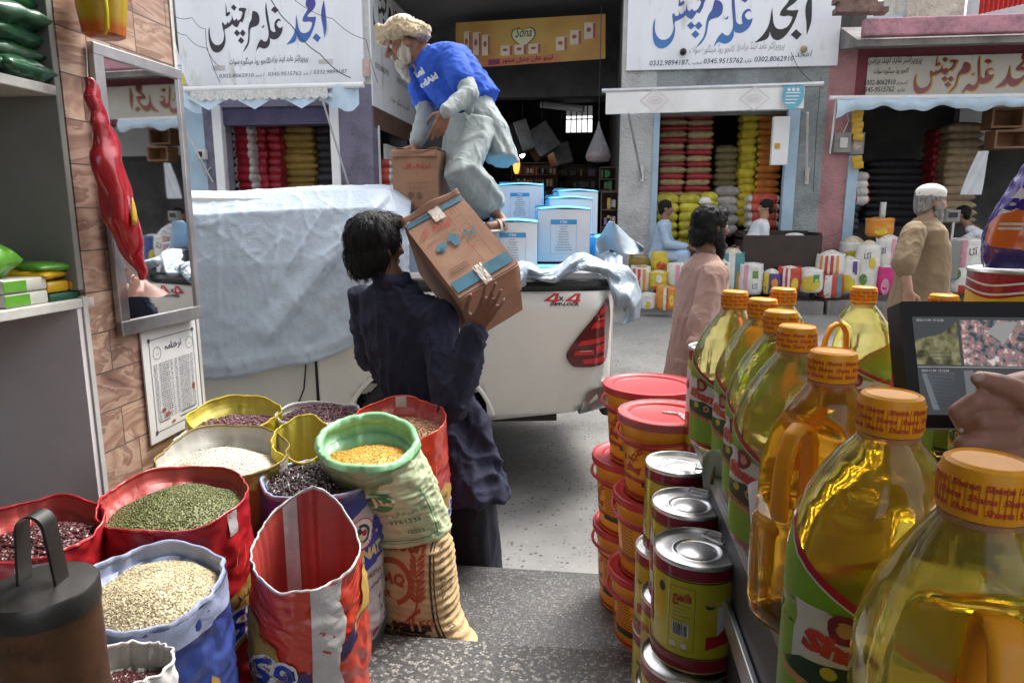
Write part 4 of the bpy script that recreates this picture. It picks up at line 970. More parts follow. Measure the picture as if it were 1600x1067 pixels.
for dx in (0, 33.5): o.shape([TS(x + dx, y) for x, y in ((863.5, 468.3), (866.5, 462.5), (868, 462.5), (865.5, 468.3))], onside(.005)); o.shape([TS(x + dx, y) for x, y in ((858, 468.3), (866.5, 462.5), (863.5, 468.3))], onside(.005))
o.build("sticker_gap", m_car, tk, False)
o = MB(); text(o, "x", .045, onside(.004), TS(877, 469.5), 'C', bold=.03); c_ = TS(882, 477.4); text(o, "DIFF-LOCK", .022, onside(.004), c_, 'C', width=TS(905, 476)[0] - TS(859, 476)[0], slant=.25, bold=.05); o.build("sticker_black", m_ink, tk, False)
# cab
cab = [(SEAM - .02, .48), (SEAM - .02, 1.20), (SEAM - .10, 1.62), (SEAM - .28, 1.735), (SEAM - 1.35, 1.75), (SEAM - 1.6, 1.70), (SEAM - 2.15, 1.22), (SEAM - 3.25, 1.10), (SEAM - 3.5, .95), (SEAM - 3.52, .50)]
o = MB(); o.rings([[V((x, y + .08 * (1 if z > 1.25 else 0) * sstep(1.2, 1.7, z) * (1 if y < .9 else -1), z)) for x, z in cab] for y in (.035, 1.76)]); o.build("cab", m_car, tk, True, True, 25)
for x0, x1 in ((SEAM - .25, SEAM - .78), (SEAM - .88, SEAM - 1.75)):
 o = MB(); o.ext([(x0, 1.24), (x0 - .02, 1.6), (x1 + (.35 if x1 < -3 else 0), 1.62), (x1, 1.24)], lambda x, z, t: V((x, .03 + .085 * sstep(1.2, 1.7, z) - t, z)), 0, .012); o.build("side_window", m_glass, tk, False)
def sl(pts, r_=.0045):
 o = MB(); o.tube([V((x, .031, z)) for x, z in pts], r_, 5); return o.build("door_seam", m_black, tk)
s1x = TS(472, 600)[0]; sl([(s1x + .06, 1.2), (s1x + .03, .9), (s1x, .66), (s1x - .06, .52)]); sl([(s1x - 1.0, 1.2), (s1x - 1.0, .52)]); sl([(SEAM - .012, 1.2), (SEAM - .012, .50)], .010)
o = MB(); o.tube([V((s1x - .12, .02, 1.06)), V((s1x - .30, .02, 1.06))], .018, 6); o.build("door_handle", m_car, tk)
o = MB(); o.tube([V((SEAM + .10, .015, 1.1)), V((SEAM + .15, .015, 1.1))], .004, 4); o.build("fuel_flap", m_black, tk)
o = MB(); o.bx(SEAM - 3.3, -.3, .35, 1.4, .35, .50); o.build("chassis", m_black, tk)
for wx, wy in ((WXC, .13), (WXC, 1.66), (WXC - 3.08, .13), (WXC - 3.08, 1.66)):
 ry = Matrix.Rotation(math.pi / 2, 3, 'X'); o = MB()
 o.lathe([(.22, -.11), (.34, -.125), (.375, -.10), (.385, -.05), (.385, .05), (.375, .10), (.34, .125), (.22, .11)], (wx, wy, .385), 40, False, False, ry)
 for k in range(40):
  a = 2 * math.pi * k / 40; o.box((wx + .383 * math.cos(a), wy + (.055 if k % 2 else -.055), .385 + .383 * math.sin(a)), (.018, .08, .04), Matrix.Rotation(-a, 3, 'Y'))
 ty_ = o.build("tyre", m_rubber, None); wh = o; ty_.parent = tk; ty_.name = "wheel"
 o = MB(); o.lathe([(.0, .02), (.06, .06), (.20, .02), (.225, .09), (.225, -.09), (.0, -.09)], (wx, wy, .385), 28, False, False, ry)
 for k in range(6): a = 2 * math.pi * k / 6; o.box((wx + .13 * math.cos(a), wy - .06, .385 + .13 * math.sin(a)), (.17, .03, .045), Matrix.Rotation(-a, 3, 'Y'), .008)
 o.build("rim", m_steel, ty_)

# big tarpaulin over cab and load
def tarpmat(name, col, back=None):
 m, nt, nd, lk, bs = newmat(name); co = coords(nt, 'Object')
 n = N(nt, "ShaderNodeTexNoise", Scale=2.0, Detail=6.0, Roughness=.6); lk.new(co, n.inputs['Vector'])
 r_ = ramp(nt, [(.3, [c * .86 for c in col]), (.7, [min(1, c * 1.08) for c in col])], n.outputs['Fac']); lk.new(r_.outputs[0], bs.inputs['Base Color'])
 bs.inputs['Roughness'].default_value = .38; bs.inputs['Subsurface Weight'].default_value = 0
 v = N(nt, "ShaderNodeTexVoronoi", Scale=13.0, feature='DISTANCE_TO_EDGE'); 
 dn = N(nt, "ShaderNodeTexNoise", Scale=5.0, Detail=4.0); lk.new(co, dn.inputs['Vector'])
 ad = N(nt, "ShaderNodeMixRGB", blend_type='ADD'); ad.inputs[0].default_value = .35; lk.new(co, ad.inputs[1]); lk.new(dn.outputs['Color'], ad.inputs[2]); lk.new(ad.outputs[0], v.inputs['Vector'])
 n2 = N(nt, "ShaderNodeTexNoise", Scale=22.0, Detail=5.0, Roughness=.6, Distortion=1.2); lk.new(co, n2.inputs['Vector'])
 rr_ = ramp(nt, [(0, (1, 1, 1)), (.05, (0, 0, 0))], v.outputs['Distance'])
 mm = N(nt, "ShaderNodeMixRGB", blend_type='ADD'); mm.inputs[0].default_value = .25; lk.new(n2.outputs['Fac'], mm.inputs[1]); lk.new(rr_.outputs[0], mm.inputs[2])
 bump(nt, bs, mm.outputs[0], .5, .008); return m
m_tarp = tarpmat("pale_tarp", (.49, .58, .70))
m_tarp2 = tarpmat("blue_grey_tarp", (.36, .44, .52))
hx, hz = zip(*[TS(a, b) for a, b in ((283, 588), (320, 586), (380, 584), (430, 577), (480, 566), (520, 551), (560, 531), (600, 500), (640, 440), (665, 380))])
XT0, XT1 = -4.2, TS(640, 400)[0]
def ridge(p): return max(-.2, 1 - abs(NZ.noise(p)) * 2) 
e0, e1 = V(TS(598, 318)), V(TS(433, 524)); en = (e1 - e0).normalized(); en = V((-en.y, en.x))
if en.x < 0: en = -en
prof_y = [1.75, 1.70, 1.45, .9, .38, .16, .03, -.045, -.06]
CRS = [(TS(*a), TS(*b), m_, w_) for a, b, m_, w_ in (((343, 335), (352, 575), .014, .010), ((440, 325), (424, 480), .016, .012), ((515, 312), (452, 425), .024, .018), ((286, 356), (348, 348), .012, .008), ((352, 330), (325, 362), .014, .010), ((505, 402), (575, 350), .012, .010), ((300, 420), (345, 395), .009, .007), ((380, 340), (372, 440), .009, .007), ((395, 500), (450, 470), .010, .008), ((320, 480), (400, 520), .010, .008), ((470, 345), (480, 420), .009, .007), ((410, 420), (440, 500), .010, .008), ((300, 520), (380, 545), .008, .007), ((540, 330), (600, 318), .012, .010), ((360, 400), (420, 390), .008, .006), ((480, 470), (545, 455), .010, .009), ((500, 520), (550, 480), .010, .009), ((310, 545), (520, 530), -.010, .012))]
def tarp(u, v):
 x = lerp(XT0, XT1, u); hemz = interp(hx, hz, x) + .012 * math.sin(x * 9)
 top = 1.80 + .02 * math.sin(x * 3.1) - .16 * sstep(-1.35, -.95, x) - .05 * sstep(-3.2, -4.0, x) * 0
 zs = [1.25, 1.55, top, top + .012, top - .005, top - .04, top - .14, max(top - .42, hemz + .02), hemz]
 s = v * 8; i = min(int(s), 7); t = s - i
 # denser at the front face
 yy = lerp(prof_y[i], prof_y[i + 1], t); zz = lerp(zs[i], zs[i + 1], t)
 front = sstep(4.2, 6.5, s)
 p = V((x, yy * .7, zz))
 d = .020 * NZ.noise(p * 1.3 + V((3, 0, 0))) + .008 * ridge(V((x * 2.2 + zz * 1.6, zz * .9, 5))) ** 3 + .007 * ridge(V((x * 4 - zz * 3.4, zz * 2.4, 9))) ** 7 + .006 * ridge(V((x * 8 + zz * 3, zz * 7, 2))) ** 7 + .0045 * ridge(V((x * 17 - zz * 9, zz * 13, 7))) ** 5
 q = V((x, zz)) - V(e0); dd = q.dot(en)
 al_ = q.dot((V(e1) - V(e0)).normalized()) / (V(e1) - V(e0)).length
 inside = sstep(-.1, .05, al_) * sstep(1.08, .96, al_)
 d += inside * (.045 * sstep(-.16, -.01, dd) * (1 - sstep(-.008, .012, dd)))
 d += .012 * sstep(0, .2, dd) * math.sin((dd) * 26) * front * inside
 for (ax, az), (bx_2, bz_2), am, wd in CRS:
  ex, ez = bx_2 - ax, bz_2 - az; L2 = ex * ex + ez * ez; tt = max(0, min(1, ((x - ax) * ex + (zz - az) * ez) / L2)); q2 = (x - ax - ex * tt) ** 2 + (zz - az - ez * tt) ** 2
  if q2 < wd * wd * 12: d += am * math.exp(-math.sqrt(q2) / wd * 1.3) * front * (1 - abs(tt * 2 - 1) ** 4)
 # weight of the hem and a crease where it is rolled
 d += .012 * math.exp(-((zz - hemz - .07) / .02) ** 2) * front
 return V((x, yy - d * front - .0 * (1 - front), zz + d * .6 * (1 - front)))
o = MB(); o.grid(tarp, 300, 200)
tp = thing("tarpaulin", "crumpled pale blue white tarpaulin draped over the pickup's cab and load", "tarpaulin", TR_O, TR_A)
q_ = o.build("sheet", m_tarp, tp, True, False, 180); md = q_.modifiers.new("thickness", 'SOLIDIFY'); md.thickness = .004
o = MB()
for px in (350, 430, 520):
 c = TS(px + 15, 583 if px < 400 else (571 if px < 480 else 545)); o.lathe([(.005, -.004), (.011, -.004), (.011, .004), (.005, .004)], (c[0], -.085, interp(hx, hz, c[0]) + .035), 12, False, False, Matrix.Rotation(math.pi / 2, 3, 'X'))
o.build("eyelet", m_steel, tp)
# the other tarp, bunched over the bed rail
up = [(150, 388), (190, 376), (225, 382), (262, 408), (310, 405), (345, 388), (372, 366), (405, 345), (440, 342), (485, 362), (530, 384), (580, 388), (612, 398), (645, 440), (668, 515), (655, 605)]
dn_ = [(155, 492), (205, 472), (214, 428), (262, 452), (320, 462), (352, 440), (385, 425), (420, 412), (455, 415), (500, 425), (530, 440), (545, 492), (566, 560), (600, 578), (590, 622), (578, 632)]
du = [3.80, 3.82, 3.83, 3.85, 3.86, 3.88, 3.9, 3.92, 3.93, 3.95, 3.96, 3.97, 3.97, 3.98, 3.98, 3.98]
k_ = np.linspace(0, 1, 16)
def tarp2(u, v):
 ax, ay = interp(k_, [a for a, b in up], u), interp(k_, [b for a, b in up], u); bx2, by = interp(k_, [a for a, b in dn_], u), interp(k_, [b for a, b in dn_], u)
 d = interp(k_, du, u); x, y = lerp(ax, bx2, v), lerp(ay, by, v)
 f = .05 * math.sin(v * math.pi) + .022 * math.sin(v * 9 + u * 25) + .018 * ridge(V((u * 12 + v * 2, v * 2.5, 4))) + .006 * NZ.noise(V((u * 60, v * 14, 1)))
 return P(740 + .3938 * x, 260 + .3938 * y, d - f + .10 * (1 - v) ** 2)
o = MB(); o.grid(tarp2, 160, 40)
fl = [[(497, 346), (485, 322), (486, 300), (512, 258), (538, 216)], [(520, 340), (520, 300), (525, 275), (545, 245), (556, 222)], [(545, 330), (552, 318), (560, 290), (575, 262), (580, 242)], [(575, 349), (590, 340), (605, 318), (612, 295), (615, 278)], [(640, 348), (650, 340), (656, 330), (662, 322), (662, 312)], [(672, 346), (674, 340), (675, 334), (676, 328), (676, 322)]]
def flap(u, v):
 s = u * 5; i = min(int(s), 4); r_ = v * 4; j = min(int(r_), 3); a = V(fl[i][j]).lerp(V(fl[i][j + 1]), r_ - j).lerp(V(fl[i + 1][j]).lerp(V(fl[i + 1][j + 1]), r_ - j), s - i)
 return P(740 + .3938 * a.x, 260 + .3938 * a.y, 4.25 + .08 * math.sin(u * 7 + v * 3) + .10 * u)
o.grid(flap, 50, 24)
def join(u, v):                                                     # the cloth between the flap and the bunched part
 a = V((lerp(520, 590, u), lerp(345, 395, v))); return P(740 + .3938 * a.x, 260 + .3938 * a.y, lerp(4.28, 4.05, v) + .02 * math.sin(u * 14))
o.grid(join, 16, 10)
t2 = tag(o.build("folded_tarp", m_tarp2, None, True, False, 180), "blue grey tarp bunched along the bed rail and hanging over the tail light", "tarpaulin"); md = t2.modifiers.new("thickness", 'SOLIDIFY'); md.thickness = .004

# ------------------------------------------------------------------ cartons
def cardmat(name, col, dk):
 m = M(name, col, .8, var=.14, vs=5, bmp=.25, bs_=30, bd=.004, dirt=(dk, 6, .62)); return m
m_card = cardmat("brown_cardboard", (.36, .205, .135), (.24, .125, .08))
m_cardp = M("printed_blue", (.065, .19, .27), .75, var=.2, vs=14)
m_cardred = M("printed_red", (.45, .05, .05), .75, var=.15, vs=20)
m_cardline = M("printed_brown_line", (.20, .11, .075), .8, var=0)
m_tape = M("packing_tape", (.62, .56, .48), .15, var=.1, spec=.8)
m_wcard = M("white_cardboard", (.72, .72, .76), .55, var=.05, vs=4)
m_bcard = M("light_blue_cardboard", (.10, .47, .78), .5, var=.08, vs=6)
m_bprint = M("carton_blue_print", (.06, .32, .60), .5, var=.05)
def carton(loc, rz, size, label, group, n_lines=10, printed=True):
 w_, d_, h_ = size; t = thing("white_carton", label, "carton", loc, rz, group)
 o = MB(); o.bx(-w_ / 2, w_ / 2, -d_ / 2, d_ / 2, 0, h_, .006)
 b = MB(); b.bx(-w_ / 2, w_ / 2, -d_ / 2, d_ / 2, 0, h_, .006)
 o.build("body", m_wcard, t, True)
 o = MB()
 for s in (-1, 1): o.bx(s * (w_ / 2 + .0015) - .001, s * (w_ / 2 + .0015) + .001, -d_ / 2 + .006, d_ / 2 - .006, .006, h_ - .006)
 o.build("blue_side", m_bcard, t, False)
 o = MB()
 def lid(sg): return lambda u, v: V((lerp(-w_ / 2 - .004, w_ / 2 + .004, u), sg * lerp(d_ / 2 + .004, .003, v), h_ + .004 + .014 * math.sin(v * 1.6) + .006 * math.sin(u * 5 + sg)))
 for sg in (-1, 1): o.grid(lid(sg), 12, 6)
 f_ = o.build("flap", m_bcard, t, True, False, 180); md = f_.modifiers.new("t", 'SOLIDIFY'); md.thickness = .004
 if printed:
  fn = lambda x, z: V((x, -d_ / 2 - .002, z)); s = h_ / .33; o = MB(); x0 = -.002; hw = .083 * s; zt = .265 * s; zb2_ = .05 * s
  o.shape(rect(x0 - hw, zt - .03 * s, x0 + hw, zt), fn); o.build("print_header", m_bprint, t, False)
  o = MB(); text(o, "ITEM", .021 * s, lambda x, z: fn(x, z) - V((0, .001, 0)), (x0, zt - .0225 * s), 'C', bold=.03); o.build("header_lettering", m_wcard, t, False)
  o = MB()
  for r_ in (rect(x0 - hw, zb2_, x0 - hw + .0015, zt - .03 * s), rect(x0 + hw - .0015, zb2_, x0 + hw, zt - .03 * s), rect(x0 - hw, zb2_, x0 + hw, zb2_ + .0015)): o.shape(r_, fn)
  rq = random.Random(int(loc[0] * 1000))
  for i in range(n_lines):
   wl_ = rq.uniform(.012, .028) + .003 * i; z = zt - .046 * s - i * .0165 * s
   if z < zb2_ + .006: break
   x = x0 - wl_
   while x < x0 + wl_ - .002:
    l = rq.uniform(.004, .009); hh = rq.uniform(.004, .007); o.shape(rect(x, z, min(x + l, x0 + wl_), z + hh), fn); x += l + .0025
  o.build("print_list", m_fadeink, t, False)
  o = MB(); o.shape(rect(-.02, h_ - .05 * s, .02, h_ - .004), lambda x, z: V((x, -d_ / 2 - .0012, z))); o.build("tape", M("clear_tape", (.75, .75, .78), .1, var=.05) if "clear_tape" not in bpy.data.materials else bpy.data.materials["clear_tape"], t, False)
 return t
CG = "white cartons with blue sides in the truck bed"
def cart_at(px0, px1, pyt, pyb, d, label, dep=.30, rz=R(4), **k):
 a, b = P(px0, pyb, d), P(px1, pyb, d); c = P((px0 + px1) / 2, pyt, d); w_ = (b - a).length; ctr = (a + b) / 2
 h_ = c.z - ctr.z; pos = V((ctr.x, ctr.y, ctr.z)) + V((-math.sin(rz), math.cos(rz), 0)) * dep / 2
 return carton(tuple(pos), rz, (w_, dep, h_), label, CG, **k)
cart_at(840, 921, 327, 409, 4.30, "white carton standing foremost at right in the pile on the truck bed", .32, R(8))
cart_at(764, 839, 347, 430, 4.15, "white carton with blue top under the old man's sandal", .33, R(6))
cart_at(778, 847, 290, 350, 4.75, "white carton at the back left of the pile, right of old man's shin", .32, R(3))
cart_at(858, 925, 311, 385, 4.62, "white carton with bent blue flap, half hidden directly behind the foremost right carton", .28, R(10), printed=False)
cart_at(872, 933, 300, 380, 4.95, "white carton with raised blue lid, rearmost at right in the pile", .28, R(12), printed=False)
cart_at(610, 690, 350, 430, 4.12, "white carton under the brown box the old man leans on", .40, R(6), printed=False)
cart_at(695, 763, 352, 430, 4.3, "white carton between the old man's feet", .40, R(6), printed=False)
cart_at(930, 952, 372, 410, 4.4, "small blue sided carton in the rear corner of the truck bed", .2, R(12), printed=False)
# supports deeper in the bed
o = MB(); o.bx(SEAM + .06, -.12, .12, 1.65, .685, 1.26, .02); pal = tag(o.build("wrapped_load", m_bcard, None), "blue wrapped load filling the truck bed under the cartons", "load"); pal.location = TR_O; pal.rotation_euler = (0, 0, TR_A)

def browncarton(name, label, O_, A, B, C, front=True):
 """corner O_, edge vectors A (along the printed face), B (across it), C (away from it)"""
 t = thing(name, label, "carton", O_); A, B, C = V(A), V(B), V(C)
 def pt(a, b, c): return A * a + B * b + C * c
 def wob(a, b, c):
  return pt(a, b, c)
 o = MB(); nn = 12
 for c in (0, 1): o.grid(lambda u, v: pt(u, v, c) + (C * (.018 if c == 0 else -.01)) * (math.sin(u * 3.1) * math.sin(v * 3.1) * .6 + NZ.noise(V((u * 3, v * 3, c))) * .5) * min(1, 8 * min(u, v, 1 - u, 1 - v)), nn, nn)
 for b in (0, 1): o.grid(lambda u, v: pt(u, b, v) + (B * (.03 if b == 0 else -.03)) * math.sin(u * 3.1) * math.sin(v * 3.1), nn, nn)
 for a in (0, 1): o.grid(lambda u, v: pt(a, u, v) + (A * (-.012)) * math.sin(u * 3.1) * math.sin(v * 3.1) * (1 if a else -1), nn, nn)
 me = o.mesh("box_body"); bm = bmesh.new(); bm.from_mesh(me); bmesh.ops.remove_doubles(bm, verts=bm.verts, dist=.0008); bmesh.ops.recalc_face_normals(bm, faces=bm.faces); bm.to_mesh(me); bm.free(); me.materials.append(m_card)
 link("box_body", me, t, True, 45); return t, pt
# the carton the man carries
c0 = P(717, 466, 2.50); ea = camvec(-.219, -.281, .17); eb = camvec(.211, -.131, .056); ec = camvec(.020, .193, .353)
# make the three edges square to one another
ea.normalize(); eb = (eb - ea * eb.dot(ea)).normalized(); ec2 = ea.cross(eb); ec = ec2 if ec2.dot(ec) > 0 else -ec2
LA, LB, LC = .415, .262, .335
bc, pt = browncarton("brown_carton", "brown carton with blue stripe and red Urdu writing carried on the man's shoulder", c0, ea * LA, eb * LB, ec * LC)
fo = lambda a, b: pt(a, b, -.012)
o = MB(); o.shape(rect(.045, .03, .175, .97), fo, .08); o.shape(rect(.93, .02, .985, .98), fo, .08)
o.shape([(a, b) for a, b in smoothpoly([(.53, .16), (.60, .20), (.60, .36), (.53, .32), (.56, .29), (.50, .27), (.50, .255), (.56, .26)], 2)], fo)      # umbrella
o.shape([(.58, .42), (.58, .38), (.66, .47), (.58, .60), (.58, .54), (.50, .53), (.50, .43)], fo)                                                          # this way up
o.shape(band([(.50, .66), (.60, .84)], .018), fo); o.shape(band([(.60, .68), (.50, .80)], .018), fo); o.shape(band([(.57, .64), (.60, .70)], .03), fo)      # no hooks
o.build("blue_print", m_cardp, bc, False)
o = MB(); text(o, urdu("کوکنگ آئل"), .09, lambda x, y: fo(y, x), (.36, .76), 'C', width=.56, bold=.02); text(o, urdu("معیار"), .06, lambda x, y: fo(y, x), (.62, .40), 'C', ang=-.3); 
text(o, urdu("۲۱"), .1, lambda x, y: fo(y, x), (.72, .83), 'C')
o.build("red_print", m_cardred, bc, False)
o = MB()
for k in range(3): o.shape(rect(.24 + k * .025, .12, .252 + k * .025, .42), fo, .08)
text(o, urdu("استعمال کریں"), .06, lambda x, y: fo(y, x), (.35, .66), 'C', width=.5)
for b in (.62, .80): o.shape(rect(.2, b, .92, b + .008), fo, .08)
for k in range(7): o.shape(rect(.42 + .06 * k, .66, .425 + .06 * k, .78), fo)
o.build("brown_print", m_cardline, bc, False)
o = MB(); o.grid(lambda u, v: pt(lerp(-.02, .20, u), lerp(.42, .56, v), -.022 + .012 * NZ.noise(V((u * 6, v * 6, 0)))), 14, 8)
o.grid(lambda u, v: pt(lerp(.84, 1.02, u), lerp(.42, .60, v), -.022 + .012 * NZ.noise(V((u * 6, v * 6, 3)))), 14, 8)
o.build("tape", m_tape, bc, True)
o = MB(); o.grid(lambda u, v: pt(1.0 + .05 * v, u, -.02 - .05 * v + .02 * math.sin(u * 9) * v), 14, 4); o.grid(lambda u, v: pt(-.012 - .0 * v, u, lerp(.0, .5, v)), 10, 4); f_ = o.build("flap", m_card, bc, True, False); md = f_.modifiers.new("t", 'SOLIDIFY'); md.thickness = .004
o = MB(); o.tube([pt(-.006, lerp(.03, .97, k / 8), .5 + .012 * math.sin(k * 2)) for k in range(9)], .003, 4); o.build("flap_seam", m_cardline, bc, False)
# the carton the old man leans on
g0 = P(616, 346, 4.02); ga = V((0, 0, 1)) * .40; gb = V((math.cos(R(-6)), math.sin(R(-6)), 0)) * .275; gc = V((-math.sin(R(-6)), math.cos(R(-6)), 0)) * .30
b2, pt2 = browncarton("brown_carton", "dark reddish brown carton standing upright under the old man's hand", g0, ga, gb, gc)
f4 = lambda a, b: pt2(a, b, -.012)
o = MB(); o.shape(rect(.03, .08, .17, .97), f4, .1); o.build("blue_print", m_cardp, b2, False)
o = MB(); text(o, urdu("کوکنگ آئل"), .07, lambda x, y: f4(y, x), (.55, .76), 'C', width=.62, bold=.02); text(o, urdu("۱۲"), .07, lambda x, y: f4(y, x), (.55, .66), 'C'); text(o, urdu("معیار"), .05, lambda x, y: f4(y, x), (.55, .20), 'C', width=.4); o.build("red_print", m_cardred, b2, False)
o = MB(); text(o, urdu("استعمال کریں"), .05, lambda x, y: f4(y, x), (.55, .54), 'C', width=.5); text(o, urdu("احتیاط"), .05, lambda x, y: f4(y, x), (.55, .47), 'C', width=.4); o.shape(circle(.38, .40, .045, .07), f4); o.shape(circle(.37, .58, .05, .06), f4); o.build("brown_print", m_cardline, b2, False)
o = MB(); o.grid(lambda u, v: pt2(1.012, u, lerp(-.04, .5, v)) + V((0, 0, .012 * math.sin(u * 8) * (1 - v))), 14, 5); o.grid(lambda u, v: pt2(1.012 - .10 * v, u, -.03 - .03 * math.sin(v * 2 + u * 6)), 14, 5); f_ = o.build("flap", m_card, b2, True, False); md = f_.modifiers.new("t", 'SOLIDIFY'); md.thickness = .004
# ------------------------------------------------------------------ open sacks of grain at the left
def weave(name, col, rough=.42, var=.14, w=230.0, st=.25, gl=0.0, trans=0.0, dirt=None):
 m = M(name, col, rough, var=var, vs=7, dirt=dirt); nt = m.node_tree; bs = nt.nodes["Principled BSDF"]; co = coords(nt, 'Object')
 a = N(nt, "ShaderNodeTexWave", Scale=w * .9, bands_direction='Z'); nt.links.new(co, a.inputs['Vector'])
 n = N(nt, "ShaderNodeTexNoise", Scale=24.0, Detail=5.0, Distortion=1.0); nt.links.new(co, n.inputs['Vector'])
 mx = N(nt, "ShaderNodeMixRGB", blend_type='ADD'); mx.inputs[0].default_value = .05; nt.links.new(n.outputs['Fac'], mx.inputs[1]); nt.links.new(a.outputs['Fac'], mx.inputs[2])
 bump(nt, bs, mx.outputs[0], st * 2, .006)
 if gl: bs.inputs['Coat Weight'].default_value = gl; bs.inputs['Coat Roughness'].default_value = .15
 return m
def prot(a, b, r_):
 return V((r_ * math.cos(a), r_ * math.sin(a), b))
class Bag:
 def __init__(s, cx, cy, w, d, zf, base=None, tilt=0.0, seed=0.0, belly=.05, aspect=1.0, wob=.03, top=1.0, bot=.86, peak=0.0):
  s.peak = peak
  s.C = P(cx, cy, d); s.r = w * d / FPX / 2; s.B = V((base[0], base[1], zf)) if base else V((s.C.x, s.C.y, zf)); s.H = s.C.z - zf; s.tilt = tilt; s.seed = seed; s.belly = belly; s.asp = aspect; s.wob = wob; s.top = top; s.bot = bot
  s.th0 = math.atan2(-s.C.y, -s.C.x)
 def S(s, th, t, e=0.0):
  u = th - s.th0
  pr = (s.bot + (1 - s.bot) * sstep(0, .14, t)) * (1 + s.belly * math.sin(math.pi * min(1, t * 1.05))) * lerp(1, s.top, sstep(.6, 1, t))
  w = 1 + s.wob * .5 * math.sin(3 * th + s.seed) * t + s.wob * .8 * NZ.noise(V((math.cos(th) * 1.6 + s.seed, math.sin(th) * 1.6, t * 2.2)))
  crease = .007 * NZ.noise(V((math.cos(th) * 3 + s.seed * 2, math.sin(th) * 3, t * 9))) + .006 * (1 - abs(NZ.noise(V((th * 4 + t * 7, t * 14, s.seed)))) * 2)
  r_ = s.r * pr * w + crease + e
  c = s.B.lerp(V((s.C.x, s.C.y, s.C.z)), t)
  pk = s.peak * math.exp(-(((u - 2.75) % 6.2832 - (6.2832 if (u - 2.75) % 6.2832 > 3.1416 else 0)) / .55) ** 2) * sstep(.75, 1, t)
  r_ -= pk * .5
  z = c.z + pk - s.tilt * math.cos(u) * sstep(.45, 1, t) + (.014 * NZ.noise(V((math.cos(th) * 1.5, math.sin(th) * 1.5, s.seed + 4))) + .002 * math.sin(5 * th + s.seed)) * sstep(.8, 1, t)
  return V((c.x + r_ * math.cos(th), c.y + r_ * s.asp * math.sin(th), z))
 def decal(s, e=.0022):
  return lambda x, y: s.S(s.th0 + x / s.r, max(.0, min(1, y / s.H)), e + .0026)
def scatter(mb, cen, rad, zf, n, size, seed, tilt=.5, lowpoly=True, fill=.96):
 q = random.Random(seed)
 for i in range(n):
  a = q.uniform(0, 2 * math.pi); r_ = math.sqrt(q.random()) * fill; x, y = r_ * math.cos(a), r_ * math.sin(a)
  p = V((cen.x + x * rad[0], cen.y + x * 0 + y * rad[1], zf(x, y) + size[2] * .3))
  rot = Matrix.Rotation(q.uniform(0, 6.28), 3, 'Z') @ Matrix.Rotation(q.uniform(-tilt, tilt), 3, 'X') @ Matrix.Rotation(q.uniform(-tilt, tilt), 3, 'Y'); k = q.uniform(.85, 1.15)
  if lowpoly:
   vs = [V(v) for v in ((1, 0, 0), (-1, 0, 0), (0, 1, 0), (0, -1, 0), (0, 0, 1), (0, 0, -1))]; fs = [(0, 2, 4), (2, 1, 4), (1, 3, 4), (3, 0, 4), (2, 0, 5), (1, 2, 5), (3, 1, 5), (0, 3, 5)]
   mb.add([p + rot @ V((v.x * size[0] * k, v.y * size[1] * k, v.z * size[2] * k)) for v in vs], fs)
  else:
   n_, m_ = 8, 5; rs = []
   for j in range(m_ + 1):
    an = -math.pi / 2 + math.pi * j / m_; c_ = max(math.cos(an), .05)
    rs.append([p + rot @ V((size[0] * k * math.sin(an), size[1] * k * c_ * math.cos(6.283 * i_ / n_) + .25 * size[1] * math.sin(an) ** 2, size[2] * k * c_ * math.sin(6.283 * i_ / n_))) for i_ in range(n_)])
   mb.rings(rs)
def grainmat(name, c, v=.35, sc_=160, rough=.55):
 m, nt, nd, lk, bs = newmat(name); co = coords(nt, 'Object'); vo = N(nt, "ShaderNodeTexVoronoi", Scale=float(sc_)); lk.new(co, vo.inputs['Vector']); sp = nt.nodes.new("ShaderNodeSeparateColor"); lk.new(vo.outputs['Color'], sp.inputs[0])
 r_ = ramp(nt, [(0, [x * (1 - v) for x in c]), (1, [min(1, x * (1 + v)) for x in c])], sp.outputs[0]); lk.new(r_.outputs[0], bs.inputs['Base Color']); bs.inputs['Roughness'].default_value = rough; bump(nt, bs, vo.outputs['Distance'], .8, .003); return m
G_ = {'kidney': grainmat("kidney_bean", (.075, .020, .022), .45, 70, .30), 'dark': grainmat("dark_bean", (.030, .014, .016), .5, 70, .28), 'purple': grainmat("speckled_bean", (.13, .05, .06), .4, 80, .35), 'rice': grainmat("white_rice", (.62, .58, .48), .18, 200), 'creamrice': grainmat("cream_rice", (.55, .47, .30), .2, 200), 'mung': grainmat("green_mung", (.14, .15, .05), .35, 170), 'lentil': grainmat("yellow_lentil", (.55, .27, .03), .35, 150), 'chick': grainmat("brown_chickpea", (.34, .17, .09), .3, 110)}
OG = "open sacks of grain and beans at the left of the doorway"
